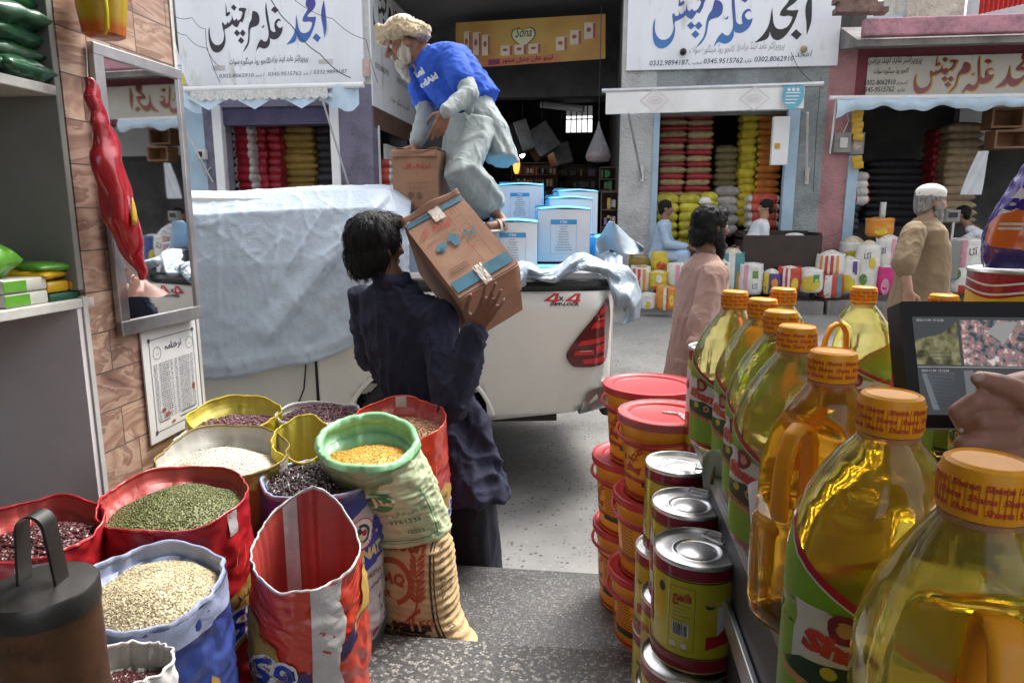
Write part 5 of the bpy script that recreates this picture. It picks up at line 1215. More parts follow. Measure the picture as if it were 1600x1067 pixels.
def open_sack(label, bag, outer, inner, rim, fill, grain=None, mound=.03, n=0, size=(.008, .004, .004), low=True, roll=.0035, name="grain_sack", nth=120, nt_=76, skew=0.0):
 t = thing(name, label, "sack", bag.B, 0, OG); L = lambda v: V(v) - bag.B
 o = MB(); o.rings([[L(bag.S(2 * math.pi * j / nth, i / nt_)) for j in range(nth)] for i in range(nt_ + 1)], True, True, False); o.build("body", outer, t, True, True, 180)
 rt = lambda th, e, z: L(bag.S(th, 1, e)) + V((0, 0, z))
 o = MB(); steps = [(-.002, .0), (-.006, -.02), (-.010, -.05), (-.016, -fill * .8), (-.022, -fill - .03)]
 o.rings([[rt(2 * math.pi * j / nth, e, z) for j in range(nth)] for e, z in steps], True, False, False); o.build("lining", inner, t, True, True, 180)
 o = MB(); prs = []
 for k in range(8):
  a = 2 * math.pi * k / 8
  prs.append([rt(2 * math.pi * j / nth, -.002 + roll * .8 * math.cos(a) * (1 + .5 * NZ.noise(V((j * .10, k, bag.seed)))), roll * 1.3 * math.sin(a) * (1 + .6 * NZ.noise(V((j * .08, 3, bag.seed))))) for j in range(nth)])
 prs.append(prs[0]); o.rings(prs, True, False, False); o.build("rim", rim, t, True, True, 180)
 if grain:
  gm = G_[grain]; c = L(bag.C); rr = bag.r * .965 * bag.top
  def zf(x, y): return c.z - fill - skew * x + mound * (1 - (x * x + y * y)) + .010 * NZ.noise(V((x * 2.2, y * 2.2, bag.seed)))
  o = MB(); o.rings([[V((c.x + rr * q * math.cos(a), c.y + rr * q * bag.asp * math.sin(a), zf(q * math.cos(a), q * math.sin(a)))) for a in [2 * math.pi * j / 40 for j in range(40)]] for q in [1.0, .85, .7, .55, .4, .25, .1, .005]], True, False, True); gp = o.build("grain", gm, t, True, False, 180)
  if n:
   o = MB(); scatter(o, c, (rr, rr * bag.asp), zf, n, size, int(bag.seed * 10), .5, low); k_ = o.build("grains", gm, gp, True, False, 30); k_['kind'] = 'stuff'
 return t
def add_decal(t, bag, mat, polys, name, e=.0022, cut=.012, sm=False):
 o = MB(); f = bag.decal(e)
 for p in polys: o.shape(smoothpoly(p, 3) if sm else p, lambda x, y: f(x, y) - bag.B, cut)
 return o.build(name, mat, t, True, False, 180)
def add_text(t, bag, mat, items, name="lettering", e=.0032):
 o = MB(); f = bag.decal(e)
 for s, size, at_, kw in items: text(o, s, size, lambda x, y: f(x, y) - bag.B, at_, cut=.01, **kw)
 return o.build(name, mat, t, True, False, 180)
FL = .36
m_yel = weave("yellow_weave", (.56, .44, .02)); m_yelin = weave("yellow_lining", (.50, .42, .06), .5)
m_whw = weave("white_weave", (.62, .60, .58)); m_grlin = weave("grey_lining", (.42, .41, .37), .55)
m_redf = weave("red_film", (.40, .018, .022), .28, gl=.5, st=.18); m_orf = weave("orange_red_film", (.56, .045, .022), .28, gl=.5, st=.15); m_redin = weave("red_lining", (.42, .06, .05), .4)
m_oliv = weave("olive_weave", (.235, .17, .04), .5); m_grn = weave("green_film", (.22, .50, .25), .35, gl=.3); m_pgrn = weave("pale_green_weave", (.50, .58, .36), .5)
m_blue = weave("blue_film", (.03, .055, .22), .3, gl=.4); m_pblu = weave("pale_blue_lining", (.28, .32, .46), .45); m_sil = weave("silver_white_film", (.50, .49, .50), .32, gl=.3); m_buff = weave("buff_weave", (.58, .42, .22), .55, st=.4)
m_clr = weave("clear_plastic_stripe", (.55, .53, .52), .22, gl=.6, st=.5); m_gold = M("gold_print", (.42, .27, .07), .4, var=.15); m_bluep = M("deep_blue_print", (.03, .06, .33), .4, var=.2); m_whp = M("white_print", (.68, .68, .68), .5, var=.05); m_navy = M("navy_print", (.045, .03, .11), .4, var=.1); m_redp = M("red_print", (.42, .03, .03), .5, var=.1); m_grp = M("green_print", (.05, .24, .09), .5, var=.15); m_blp = M("black_print", (.035, .03, .02), .5, var=.1); m_brr = M("brick_red_print", (.36, .08, .03), .6, var=.15); m_rays = M("pale_red_rays", (.62, .20, .14), .4, var=.1)

# back row
b = Bag(366, 645, 134, 2.50, .28, seed=1.1, tilt=.02, wob=.05)
open_sack("yellow sack of speckled beans at the far back left, against the price list", b, m_yel, m_yelin, m_yel, .055, 'purple', .025, 420, (.008, .0048, .0042), False)
b = Bag(328, 684, 100, 2.33, .30, seed=2.7, tilt=.01)
open_sack("small yellow sack half hidden below the price list's corner", b, m_yel, m_yelin, m_clr, .10, 'chick', .02)
b = Bag(498, 645, 126, 2.58, .28, seed=3.3, tilt=.0, wob=.025)
open_sack("white sack brimful of dark red speckled beans behind the green rimmed sack", b, m_whw, m_whw, m_whw, .022, 'purple', .045, 700, (.0085, .005, .0045), False, roll=.006)
b = Bag(474, 686, 92, 2.22, .36, seed=4.4, tilt=.045)
open_sack("yellow sack, nearly empty, between the rice and the green rimmed sack", b, m_yel, m_yelin, m_yel, .17, 'lentil', .02)
b = Bag(627, 655, 137, 2.38, .28, seed=5.2, tilt=.035, wob=.02, belly=.03)
t = open_sack("tall orange red sack of brown chickpeas beside the carrying man's legs", b, m_orf, m_redin, m_orf, .045, 'chick', .03, 700, (.0055, .005, .005), True)
def sack_art(t, b, x0=0.0, y0=0.30, k=1.0, txt="پی", rays=True):
 s = b.r
 add_decal(t, b, m_gold, [[(x0 - s * 1.0, y0 - .05 * k), (x0 - s * .6, y0 - .06 * k), (x0 - s * .1, y0 - .075 * k), (x0 + s * .35, y0 - .05 * k), (x0 + s * 1.1, y0 - .055 * k), (x0 + s * 1.1, y0 + .06 * k), (x0 + s * .8, y0 + .075 * k), (x0 + s * .55, y0 + .10 * k), (x0 + .0, y0 + .065 * k), (x0 - s * .45, y0 + .055 * k), (x0 - s * 1.0, y0 + .04 * k)]], "gold_label", sm=False)
 add_text(t, b, m_whp, [(urdu(txt), .105 * k, (x0 + s * .12, y0 - .022 * k), dict(bold=.09))], "letter_edge", .0030); add_text(t, b, m_bluep, [(urdu(txt), .105 * k, (x0 + s * .12, y0 - .022 * k), dict(bold=.03))], "lettering", .0038)
 add_text(t, b, m_blp, [(urdu("سپر"), .05 * k, (x0 + s * .3, y0 + .045 * k), {})], "small_lettering", .0030)
 if rays:
  rp = []
  for i in range(13):
   a = math.pi * (i + .5) / 13; c_, s_ = math.cos(a), math.sin(a); rp.append([(x0 + c_ * .10 - s_ * .0008, y0 + .05 + s_ * .09 + c_ * .0008), (x0 + c_ * .10 + s_ * .0008, y0 + .05 + s_ * .09 - c_ * .0008), (x0 + c_ * .165 + s_ * .0015, y0 + .05 + s_ * .15 - c_ * .0015), (x0 + c_ * .165 - s_ * .0015, y0 + .05 + s_ * .15 + c_ * .0015)])
  add_decal(t, b, m_rays, rp, "printed_rays", .0024)
add_decal(t, b, m_redf, [[(-b.r * 1.5, .06), (b.r * 1.5, .06), (b.r * 1.5, .50), (b.r * .8, .51), (.0, .50), (-b.r * .8, .515), (-b.r * 1.5, .50)]], "red_field", .0016)
sack_art(t, b, b.r * .55, .36, 1.0, "جی پی"); add_decal(t, b, m_whw, [[(-b.r, .0), (b.r * 1.4, .0), (b.r * 1.4, .14), (b.r * .9, .16), (b.r * .3, .10), (-b.r, .10)]], "pale_foot", .0022)
f_ = lambda x, y: b.S(b.th0 + math.pi + x / b.r, 1 + 0 * y, -.014) + V((0, 0, y)) - b.B
o = MB(); o.shape(rect(-.022, -.085, .020, .004), f_, .02); o.build("clear_stripe", m_clr, t)

# buff flour sack and the green rimmed sack that stands on it
mz = .28
MC = onZ(650, 985, mz); ms = thing("flour_sack", "buff flour sack with red wheat ear print, standing on the step under the green sack", "sack", MC, R(-14))
def mills(th, t, e=0.0):
 ex = 2.6; c, s_ = math.cos(th), math.sin(th); k = (abs(c) ** ex + abs(s_) ** ex) ** (-1 / ex)
 a = lerp(.152, .118, t) + .02 * (1 - sstep(0, .12, t)) - .02 * (1 - sstep(0, .03, t)); bb = (.085 + .035 * math.sin(math.pi * t)) * (1 - .45 * sstep(.88, 1, t))
 x = a * k * c; y = bb * k * s_
 x += .055 * (1 - sstep(0, .30, t)) * max(0, c) ** 3
 cr = .004 * math.sin(t * 90 + 4 * math.cos(th)) * (.3 + .7 * max(0, c) ** 2) + .005 * NZ.noise(V((c * 3, s_ * 3, t * 7)))
 n = V((c, s_, 0)); return V((x, y, .37 * t)) + n * (cr + e)
o = MB(); o.rings([[mills(2 * math.pi * j / 96, i / 60) for j in range(96)] for i in range(61)]); o.build("body", m_buff, ms, True, True, 60)
def mf(e):
 return lambda x, y: mills(-math.pi / 2 + math.atan2(x / .125, max(.05, 1 - abs(x / .16) ** 2.5)) * 1.0, max(0, min(1, y / .37)), e)
def mdec(mat, polys, name, e=.002):
 o = MB()
 for p in polys: o.shape(p, mf(e), .012)
 return o.build(name, mat, ms, True, False, 180)
mdec(m_brr, [band([(-.02 + .068 * math.cos(a), .235 + .068 * math.sin(a)) for a in np.linspace(-1.2, 2.6, 22)], .016)], "ring_print")
wl = [band([(.045, .115), (.062, .17), (.066, .24), (.056, .31)], .005)]
for i in range(9):
 y = .18 + i * .016
 for s_ in (-1, 1): wl.append(smoothpoly([(.063, y), (.063 + s_ * .017, y + .010), (.063 + s_ * .022, y + .026), (.063 + s_ * .006, y + .016)], 2))
for i in range(5): wl.append(smoothpoly([(.02 + i * .008, .105 + i * .008), (.035 + i * .008, .112 + i * .008), (.045 + i * .006, .128 + i * .009), (.03 + i * .006, .118 + i * .008)], 2))
mdec(m_brr, wl, "wheat_print", .0022)
mdec(m_blp, [rect(.094, .055, .099, .36), rect(.104, .055, .107, .36), rect(-.11, .05, .107, .055), rect(-.11, .043, .107, .046)], "frame_print")
o = MB(); T_ = lambda s, size, at_, **kw: text(o, s, size, mf(.0026), at_, cut=.012, **kw)
T_("MROUGH", .04, (.0, .335), align='C', width=.16, bold=.06); T_("AQ", .045, (-.005, .235), align='C', bold=.05); T_("R", .03, (-.02, .19), align='C', bold=.05); T_("25 KG", .026, (.062, .098), align='C', bold=.04); T_("ATTA", .018, (.0, .085), align='C', bold=.03); o.build("red_lettering", m_brr, ms, True, False, 180)
o = MB(); T_("L MILLS", .042, (.02, .125 - .055), align='C', width=.135, bold=.10); T_("Gujranwala", .020, (.03, .050 + .004), align='C', width=.10, bold=.03); T_("055-4242337", .020, (.02, .032), align='C', width=.115, bold=.03); T_("0300-6001637", .020, (.02, .012), align='C', width=.13, bold=.03)
for i in range(9): text(o, urdu("آٹا"), .022, mf(.0026), (.122, .08 + i * .031), cut=.012, ang=-1.57)
o.build("black_lettering", m_blp, ms, True, False, 180)
b = Bag(574, 693, 150, 2.04, MC.z + .36, base=(MC.x - .03, MC.y + .02), seed=6.1, tilt=.035, wob=.05, belly=.05, bot=1.02, top=.98)
t = open_sack("green rimmed sack of yellow lentils leaning on top of the buff flour sack", b, m_pgrn, m_grn, m_grn, .055, 'lentil', .03, 500, (.0035, .0033, .002), True, roll=.015)
add_decal(t, b, m_grp, [circle(-.02, .20, .04, .045), rect(.105, .03, .109, .21), rect(.118, .03, .120, .21), rect(-.12, .03, .109, .034), rect(-.12, .02, .12, .022)], "green_print")
add_text(t, b, m_grp, [("-3761336", .022, (.02, .10), dict(width=.10, bold=.02)), ("/2023", .022, (.04, .055), dict(bold=.02)), (urdu("خالص دال چنا"), .025, (.03, .135), {})])
add_text(t, b, m_pgrn, [(urdu("دال"), .06, (-.02, .185), dict(bold=.03))], "pale_lettering", .003)

# middle rows
b = Bag(350, 706, 190, 2.10, .36, seed=7.7, tilt=.03, wob=.04, belly=.03)
t = open_sack("olive brown sack of white rice between the red and yellow sacks", b, m_oliv, m_grlin, m_oliv, .065, 'rice', .06, 2600, (.0036, .0013, .0012), True, skew=.02)
add_decal(t, b, m_clr, [rect(b.r * .86, .30, b.r * 1.06, b.H)], "clear_stripe"); add_decal(t, b, M("brown_field", (.15, .085, .03), .45, var=.2), [[(-b.r * 1.4, .05), (b.r * 1.5, .05), (b.r * 1.5, .40), (0, .42), (-b.r * 1.4, .41)]], "brown_field", .0016)
b = Bag(274, 776, 208, 1.74, .36, seed=8.2, tilt=.02, wob=.025, belly=.04)
t = open_sack("red sack of green mung beans standing behind the white rice in blue sack", b, m_redf, m_redin, m_redf, .045, 'mung', .055, 3600, (.0026, .0023, .0022), True)
sack_art(t, b, b.r * .55, .28, 1.1, "وی"); add_decal(t, b, m_clr, [rect(b.r * .66, b.H - .06, b.r * .82, b.H)], "clear_stripe")
b = Bag(502, 746, 174, 2.02, .36, seed=9.9, tilt=.0, wob=.02, belly=.02, bot=.95)
t = open_sack("white and blue basmati sack refilled with dark brown beans behind the empty red sack", b, m_sil, m_pblu, m_pblu, .012, 'dark', .03, 1300, (.0085, .005, .0048), False, roll=.006)
rB = b.r
add_decal(t, b, m_blue, [[(-rB * 1.5, b.H * .80), (-rB * .6, b.H * .78), (.0, b.H * .80), (rB * .45, b.H * .86), (rB * .9, b.H * .93), (rB * 1.5, b.H * .93), (rB * 1.5, b.H * .99), (-rB * 1.5, b.H * .99)], [(-rB * 1.5, 0.1), (-rB * .55, .1), (-rB * .5, b.H * .80), (-rB * 1.5, b.H * .8)]], "blue_field")
add_decal(t, b, m_whp, [circle(rB * .62, b.H * .76, .040, .045)], "emblem_disc", .0026); add_decal(t, b, m_redp, [band(circle(rB * .62, b.H * .76, .040, .045, 28) + [(rB * .62 + .040, b.H * .76)], .003)], "emblem_ring", .0034)
em = [band([(rB * .62 + .022 * math.cos(a), b.H * .76 + .024 * math.sin(a)) for a in np.linspace(-2.2, 2.0, 16)], .009), smoothpoly([(rB * .62 - .025, b.H * .78), (rB * .62 - .008, b.H * .80), (rB * .62 + .002, b.H * .77), (rB * .62 - .014, b.H * .745)], 2)]
add_decal(t, b, M("dark_green_print", (.02, .07, .045), .5, var=.1), em, "emblem_figure", .0034); add_decal(t, b, m_redp, [circle(rB * .62 + .006, b.H * .765, .008, .010)], "emblem_dot", .0036)
add_decal(t, b, m_bluep, [smoothpoly([(rB * .2, .30), (rB * .45, .275), (rB * .8, .285), (rB * 1.2, .30), (rB * 1.25, .40), (rB * 1.0, .425), (rB * .85, .405), (rB * .5, .42), (rB * .3, .395), (rB * .15, .39)], 3)], "blue_badge", .0024)
add_text(t, b, M("pale_gold_print", (.62, .55, .28), .4, var=.1), [("AL", .04, (rB * .52, .365), dict(bold=.07)), ("JANNAT", .046, (rB * .62, .312), dict(width=.16, bold=.07))], "brand_lettering", .0034)
add_text(t, b, m_blp, [("NAL BASMATI", .022, (rB * .75, .248), dict(width=.14)), (urdu("باسمتی چاول"), .026, (rB * .75, .215), {})], "black_lettering", .003)
lf = []
for (cx, cy, a_) in ((.05, .15, .9), (.065, .16, 1.4), (.085, .16, 2.0)): lf.append(smoothpoly([(rB * .35 + cx - .03, cy), (rB * .35 + cx - .03 + .02 * math.cos(a_) - .008, cy + .02), (rB * .35 + cx - .03 + .045 * math.cos(a_), cy + .045 * math.sin(a_)), (rB * .35 + cx - .03 + .02 * math.cos(a_) + .010, cy + .016)], 2))
add_decal(t, b, M("leaf_print", (.16, .24, .05), .5, var=.2), lf, "leaf_print", .0026)
dm = [[(x, y - .012), (x + .006, y), (x, y + .012), (x - .006, y)] for x, y in ((rB * 1.05, .13), (rB * 1.05, .165), (rB * 1.1, .10))]
add_decal(t, b, M("teal_print", (.05, .14, .14), .5, var=.1), dm, "diamond_print", .0026); add_decal(t, b, M("maroon_print", (.20, .02, .05), .5, var=.1), [smoothpoly([(rB * .3, .085), (rB * .5, .095), (rB * .55, .11), (rB * .35, .10)], 2), smoothpoly([(rB * .75, .055), (rB * .9, .07), (rB * .92, .09), (rB * .78, .075)], 2)], "maroon_print", .0026)
add_decal(t, b, M("grey_band_print", (.07, .07, .075), .4, var=.1), [[(-rB * 1.4, .0), (rB * 1.4, .0), (rB * 1.4, .10), (rB * .9, .035), (rB * .2, .02), (-rB * 1.4, .02)]], "foot_band", .0022)
# front row
b = Bag(48, 826, 196, 1.56, .36, seed=10.3, tilt=.015, wob=.03)
t = open_sack("red sack of dark kidney beans at the left edge, behind the metal canister", b, m_redf, m_redin, m_redf, .05, 'kidney', .03, 1100, (.008, .0046, .0042), False)
add_decal(t, b, m_clr, [rect(-b.r * .25, b.H - .07, b.r * .25, b.H - .01)], "clear_stripe")
b = Bag(234, 912, 212, 1.43, .36, seed=11.6, tilt=.02, wob=.02)
t = open_sack("blue sack of cream coloured rice in front of the mung beans", b, m_blue, m_pblu, m_pblu, .03, 'creamrice', .055, 4200, (.0036, .0012, .0011), True, roll=.006)
add_decal(t, b, m_pblu, [rect(-b.r * 1.5, b.H - .055, b.r * 1.5, b.H)], "pale_blue_band"); add_decal(t, b, m_gold, [smoothpoly([(b.r * .55, .22), (b.r * .75, .25), (b.r * .78, .33), (b.r * .65, .36), (b.r * .58, .30)], 2), circle(b.r * .42, .29, .018, .025)], "gold_print"); add_decal(t, b, m_redp, [[(b.r * .4, .12), (b.r * .9, .16), (b.r * .95, .19), (b.r * .45, .15)]], "red_print")
b = Bag(196, 1040, 128, 1.22, .36, seed=12.5, tilt=.0, wob=.03)
t = open_sack("small white rimmed sack of dark red lentils at the bottom left corner", b, m_whw, m_grlin, m_whw, .05, 'kidney', .01, 500, (.003, .003, .002), True)
b = Bag(-22, 915, 140, 1.40, .36, seed=13.1)
open_sack("blue rimmed sack cut off at the left edge of the photo behind the canister", b, m_blue, m_blue, m_blue, .06, 'rice', .02)
# empty red sack in front
b = Bag(478, 850, 158, 1.68, .36, seed=14.2, peak=.045, tilt=.062, wob=.05, belly=.10, bot=1.18, top=1.0)
t = open_sack("empty red sack with a white stripe, its mouth open towards the doorway", b, m_orf, m_redin, m_clr, .40, None, roll=.0035)
s = b.r
add_decal(t, b, m_clr, [[(s * .02, b.H), (s * .62, b.H), (s * .55, b.H - .06), (s * .66, b.H - .12), (s * .5, b.H - .20), (s * .42, b.H - .26), (s * .55, b.H - .33), (s * .5, .1), (-s * .05, .1), (s * .0, b.H - .20)]], "white_stripe", .0022)
add_decal(t, b, m_gold, [[(-s * 1.5, .15), (-s * .42, .15), (-s * .42, .255), (-s * .55, .27), (-s * .62, .31), (-s * .85, .33), (-s * 1.0, .38), (-s * 1.5, .36)], [(s * .72, .28), (s * .95, .34), (s * 1.5, .34), (s * 1.5, .46), (s * 1.2, .42), (s * 1.05, .36), (s * .85, .34)]], "gold_label", .0024)
add_decal(t, b, m_navy, [rect(-s * .42, .175, s * -.03, .235), [(s * .50, .235), (s * .85, .27), (s * .80, .33), (s * .50, .29)]], "navy_band", .0022)
add_text(t, b, m_whp, [(urdu("وی"), .115, (-s * .85, .22), dict(bold=.09))], "letter_edge", .0032); add_text(t, b, m_bluep, [(urdu("وی"), .115, (-s * .85, .22), dict(bold=.02))], "lettering", .0040)
rp = []
for i in range(18):
 y = .30 + i * .018
 for s_ in (-1, 1): rp.append([(s_ * s * .75, y), (s_ * s * 1.05, y + .025 + .0 * i), (s_ * s * 1.05, y + .027), (s_ * s * .75, y + .0015)])
add_decal(t, b, m_rays, rp, "printed_rays", .0020)
fi = lambda x, y: b.S(b.th0 + math.pi + x / b.r, 1, -.022) + V((0, 0, y)) - b.B
o = MB(); o.shape(rect(.02, -.26, .065, .006), fi, .02); o.build("inner_clear_stripe", m_clr, t)
# metal canister
ct = thing("canister", "brown metal canister with a strap handled lid at the bottom left", "canister", onZ(70, 1500, .36) if False else (P(66, 918, .96).x, P(66, 918, .96).y, .36))
H_ = P(70, 918, .96).z - .36; RC = 152 * .96 / FPX / 2
m_brass = M("tarnished_brass", (.17, .085, .045), .42, .55, var=.35, vs=7, dirt=((.05, .03, .02), 5, .55)); m_lidm = M("worn_tin_lid", (.11, .105, .10), .4, .8, var=.3, vs=9)
o = MB(); o.lathe([(RC * .97, 0), (RC, .01), (RC, H_ * .5), (RC * 1.012, H_ * .5 + .006), (RC, H_ * .5 + .012), (RC, H_ - .008)], n=56, cap1=False); o.build("body", m_brass, ct)
o = MB(); o.lathe([(RC * 1.02, H_ - .03), (RC * 1.025, H_ - .028), (RC * 1.025, H_), (RC * .99, H_ + .004), (RC * .5, H_ + .010), (.001, H_ + .012)], n=56, cap0=False); ld = o.build("lid", m_lidm, ct)
aa = R(8); ax = V((math.cos(aa), math.sin(aa), 0)); sy = V((-ax.y, ax.x, 0)); pts = []
for i in range(25):
 q = i / 24; an = math.pi * q; px_ = .019 * math.cos(an) * -1; pz = .088 + .022 * math.sin(an)
 pts.append((px_, pz))
pts = [(-.026, .006), (-.023, .045)] + pts + [(.023, .045), (.026, .006)]
o = MB(); w2 = .014
rs = []
for x, z in pts:
 c = ax * x + V((0, 0, H_ + z)); rs.append([c + sy * w2 + ax * 0, c - sy * w2, c - sy * w2 + V((.0, 0, .0)) + ax * .004 + V((0, 0, .003)), c + sy * w2 + ax * .004 + V((0, 0, .003))])
o.rings(rs); o.build("strap_handle", m_lidm, ld, True, True, 50)
# ------------------------------------------------------------------ counter at the right with oil bottles, tins and buckets
CZ = 1.155
ct_ = thing("counter", "grey steel topped shop counter under the oil bottles at right", "counter")
m_ctop = M("counter_top", (.24, .24, .235), .45, .0, var=.3, vs=6, dirt=((.08, .08, .08), 8, .6)); m_cside = M("counter_side", (.055, .058, .062), .5, var=.25, vs=4)
CX0 = .228
o = MB(); o.bx(CX0, 2.4, .1, 1.60, CZ - .03, CZ, .004); o.build("top", m_ctop, ct_, False)
o = MB(); o.bx(CX0 + .03, 2.35, .15, 1.56, .36, CZ - .032); o.build("carcass", m_cside, ct_, False)
o = MB(); o.bx(CX0 + .018, CX0 + .028, .15, 1.56, CZ - .25, CZ - .20, .002); o.build("side_rail", m_steel, ct_, False)

# --- oil bottle
m_oil = {}
def oilmat(n, c, rough=.03, tw=.88):
 m, nt, nd, lk, bs = newmat("oil_" + n); bs.inputs['Base Color'].default_value = (*c, 1); bs.inputs['Transmission Weight'].default_value = tw; bs.inputs['Roughness'].default_value = rough; bs.inputs['IOR'].default_value = 1.33; bs.inputs['Subsurface Weight'].default_value = 1; bs.inputs['Subsurface Scale'].default_value = .05; bs.inputs['Subsurface Radius'].default_value = (1, .8, .3); bs.inputs['Coat Weight'].default_value = .3; bs.inputs['Coat Roughness'].default_value = .03
 n1 = N(nt, "ShaderNodeTexNoise", Scale=9.0, Detail=2.0); lk.new(coords(nt, 'Object'), n1.inputs['Vector']); bump(nt, bs, n1.outputs['Fac'], .35, .006); return m
m_oily = oilmat("yellow", (1, .91, .31)); m_oila = oilmat("amber", (1, .53, .04), .03, .84); m_oilp = oilmat("pale", (1, .90, .37)); m_oilg = oilmat("gold", (1, .77, .11), .03, .87)
m_cap = M("orange_cap", (.86, .36, .012), .42, var=.12, vs=30); m_hand = M("orange_handle", (.82, .33, .01), .38, var=.08, vs=20, sss=.1); m_seal = M("red_seal_print", (.50, .05, .03), .35, var=.15, vs=60); m_neckr = M("clear_red_seal", (.72, .40, .28), .15, var=.1, trans=.6, ior=1.2)
m_labg = M("label_green", (.20, .40, .02), .35, var=.06, vs=8); m_labr = M("label_red", (.42, .015, .03), .35, var=.05); m_labw = M("label_white", (.66, .65, .62), .35, var=.04); m_labd = M("label_dark_green", (.02, .05, .025), .4, var=.1); m_labo = M("label_tan", (.55, .30, .10), .4, var=.08); m_laby = M("label_yellow", (.55, .45, .03), .4, var=.1)
bz = [0, .004, .012, .03, .09, .128, .134, .142, .148, .165, .19, .215, .24, .262, .280, .292, .299, .303, .312]
ba = [.058, .067, .072, .0745, .075, .075, .0722, .0722, .075, .0755, .0745, .070, .0615, .050, .038, .028, .0225, .0208, .0208]
bb_ = [.048, .056, .060, .0625, .063, .063, .0602, .0602, .063, .0635, .0625, .0585, .052, .0435, .0345, .027, .0225, .0208, .0208]
def bottle_S(th, z, e=0.0):
 a, b = interp(bz, ba, z), interp(bz, bb_, z); ex = lerp(2.0, 3.0, sstep(.30, .19, z)) ; c, s = math.cos(th), math.sin(th)
 k = (abs(c) ** ex + abs(s) ** ex) ** (-1 / ex); x, y = a * k * c, b * k * s
 if x > 0:
  rc = sstep(.142, .156, z) * sstep(.268, .245, z) * sstep(.0, .02, .05 - abs(y) * .55)
  x = min(x, lerp(x, .024 + .010 * (abs(y) / .05) ** 2, rc))
 f = 1 + .020 * math.cos(2 * th) * 0
 n = V((c, s, 0)); return V((x, y, z)) + n * e
bz_f = sorted(set(bz + list(np.linspace(.004, .30, 46))))
_bm = {}
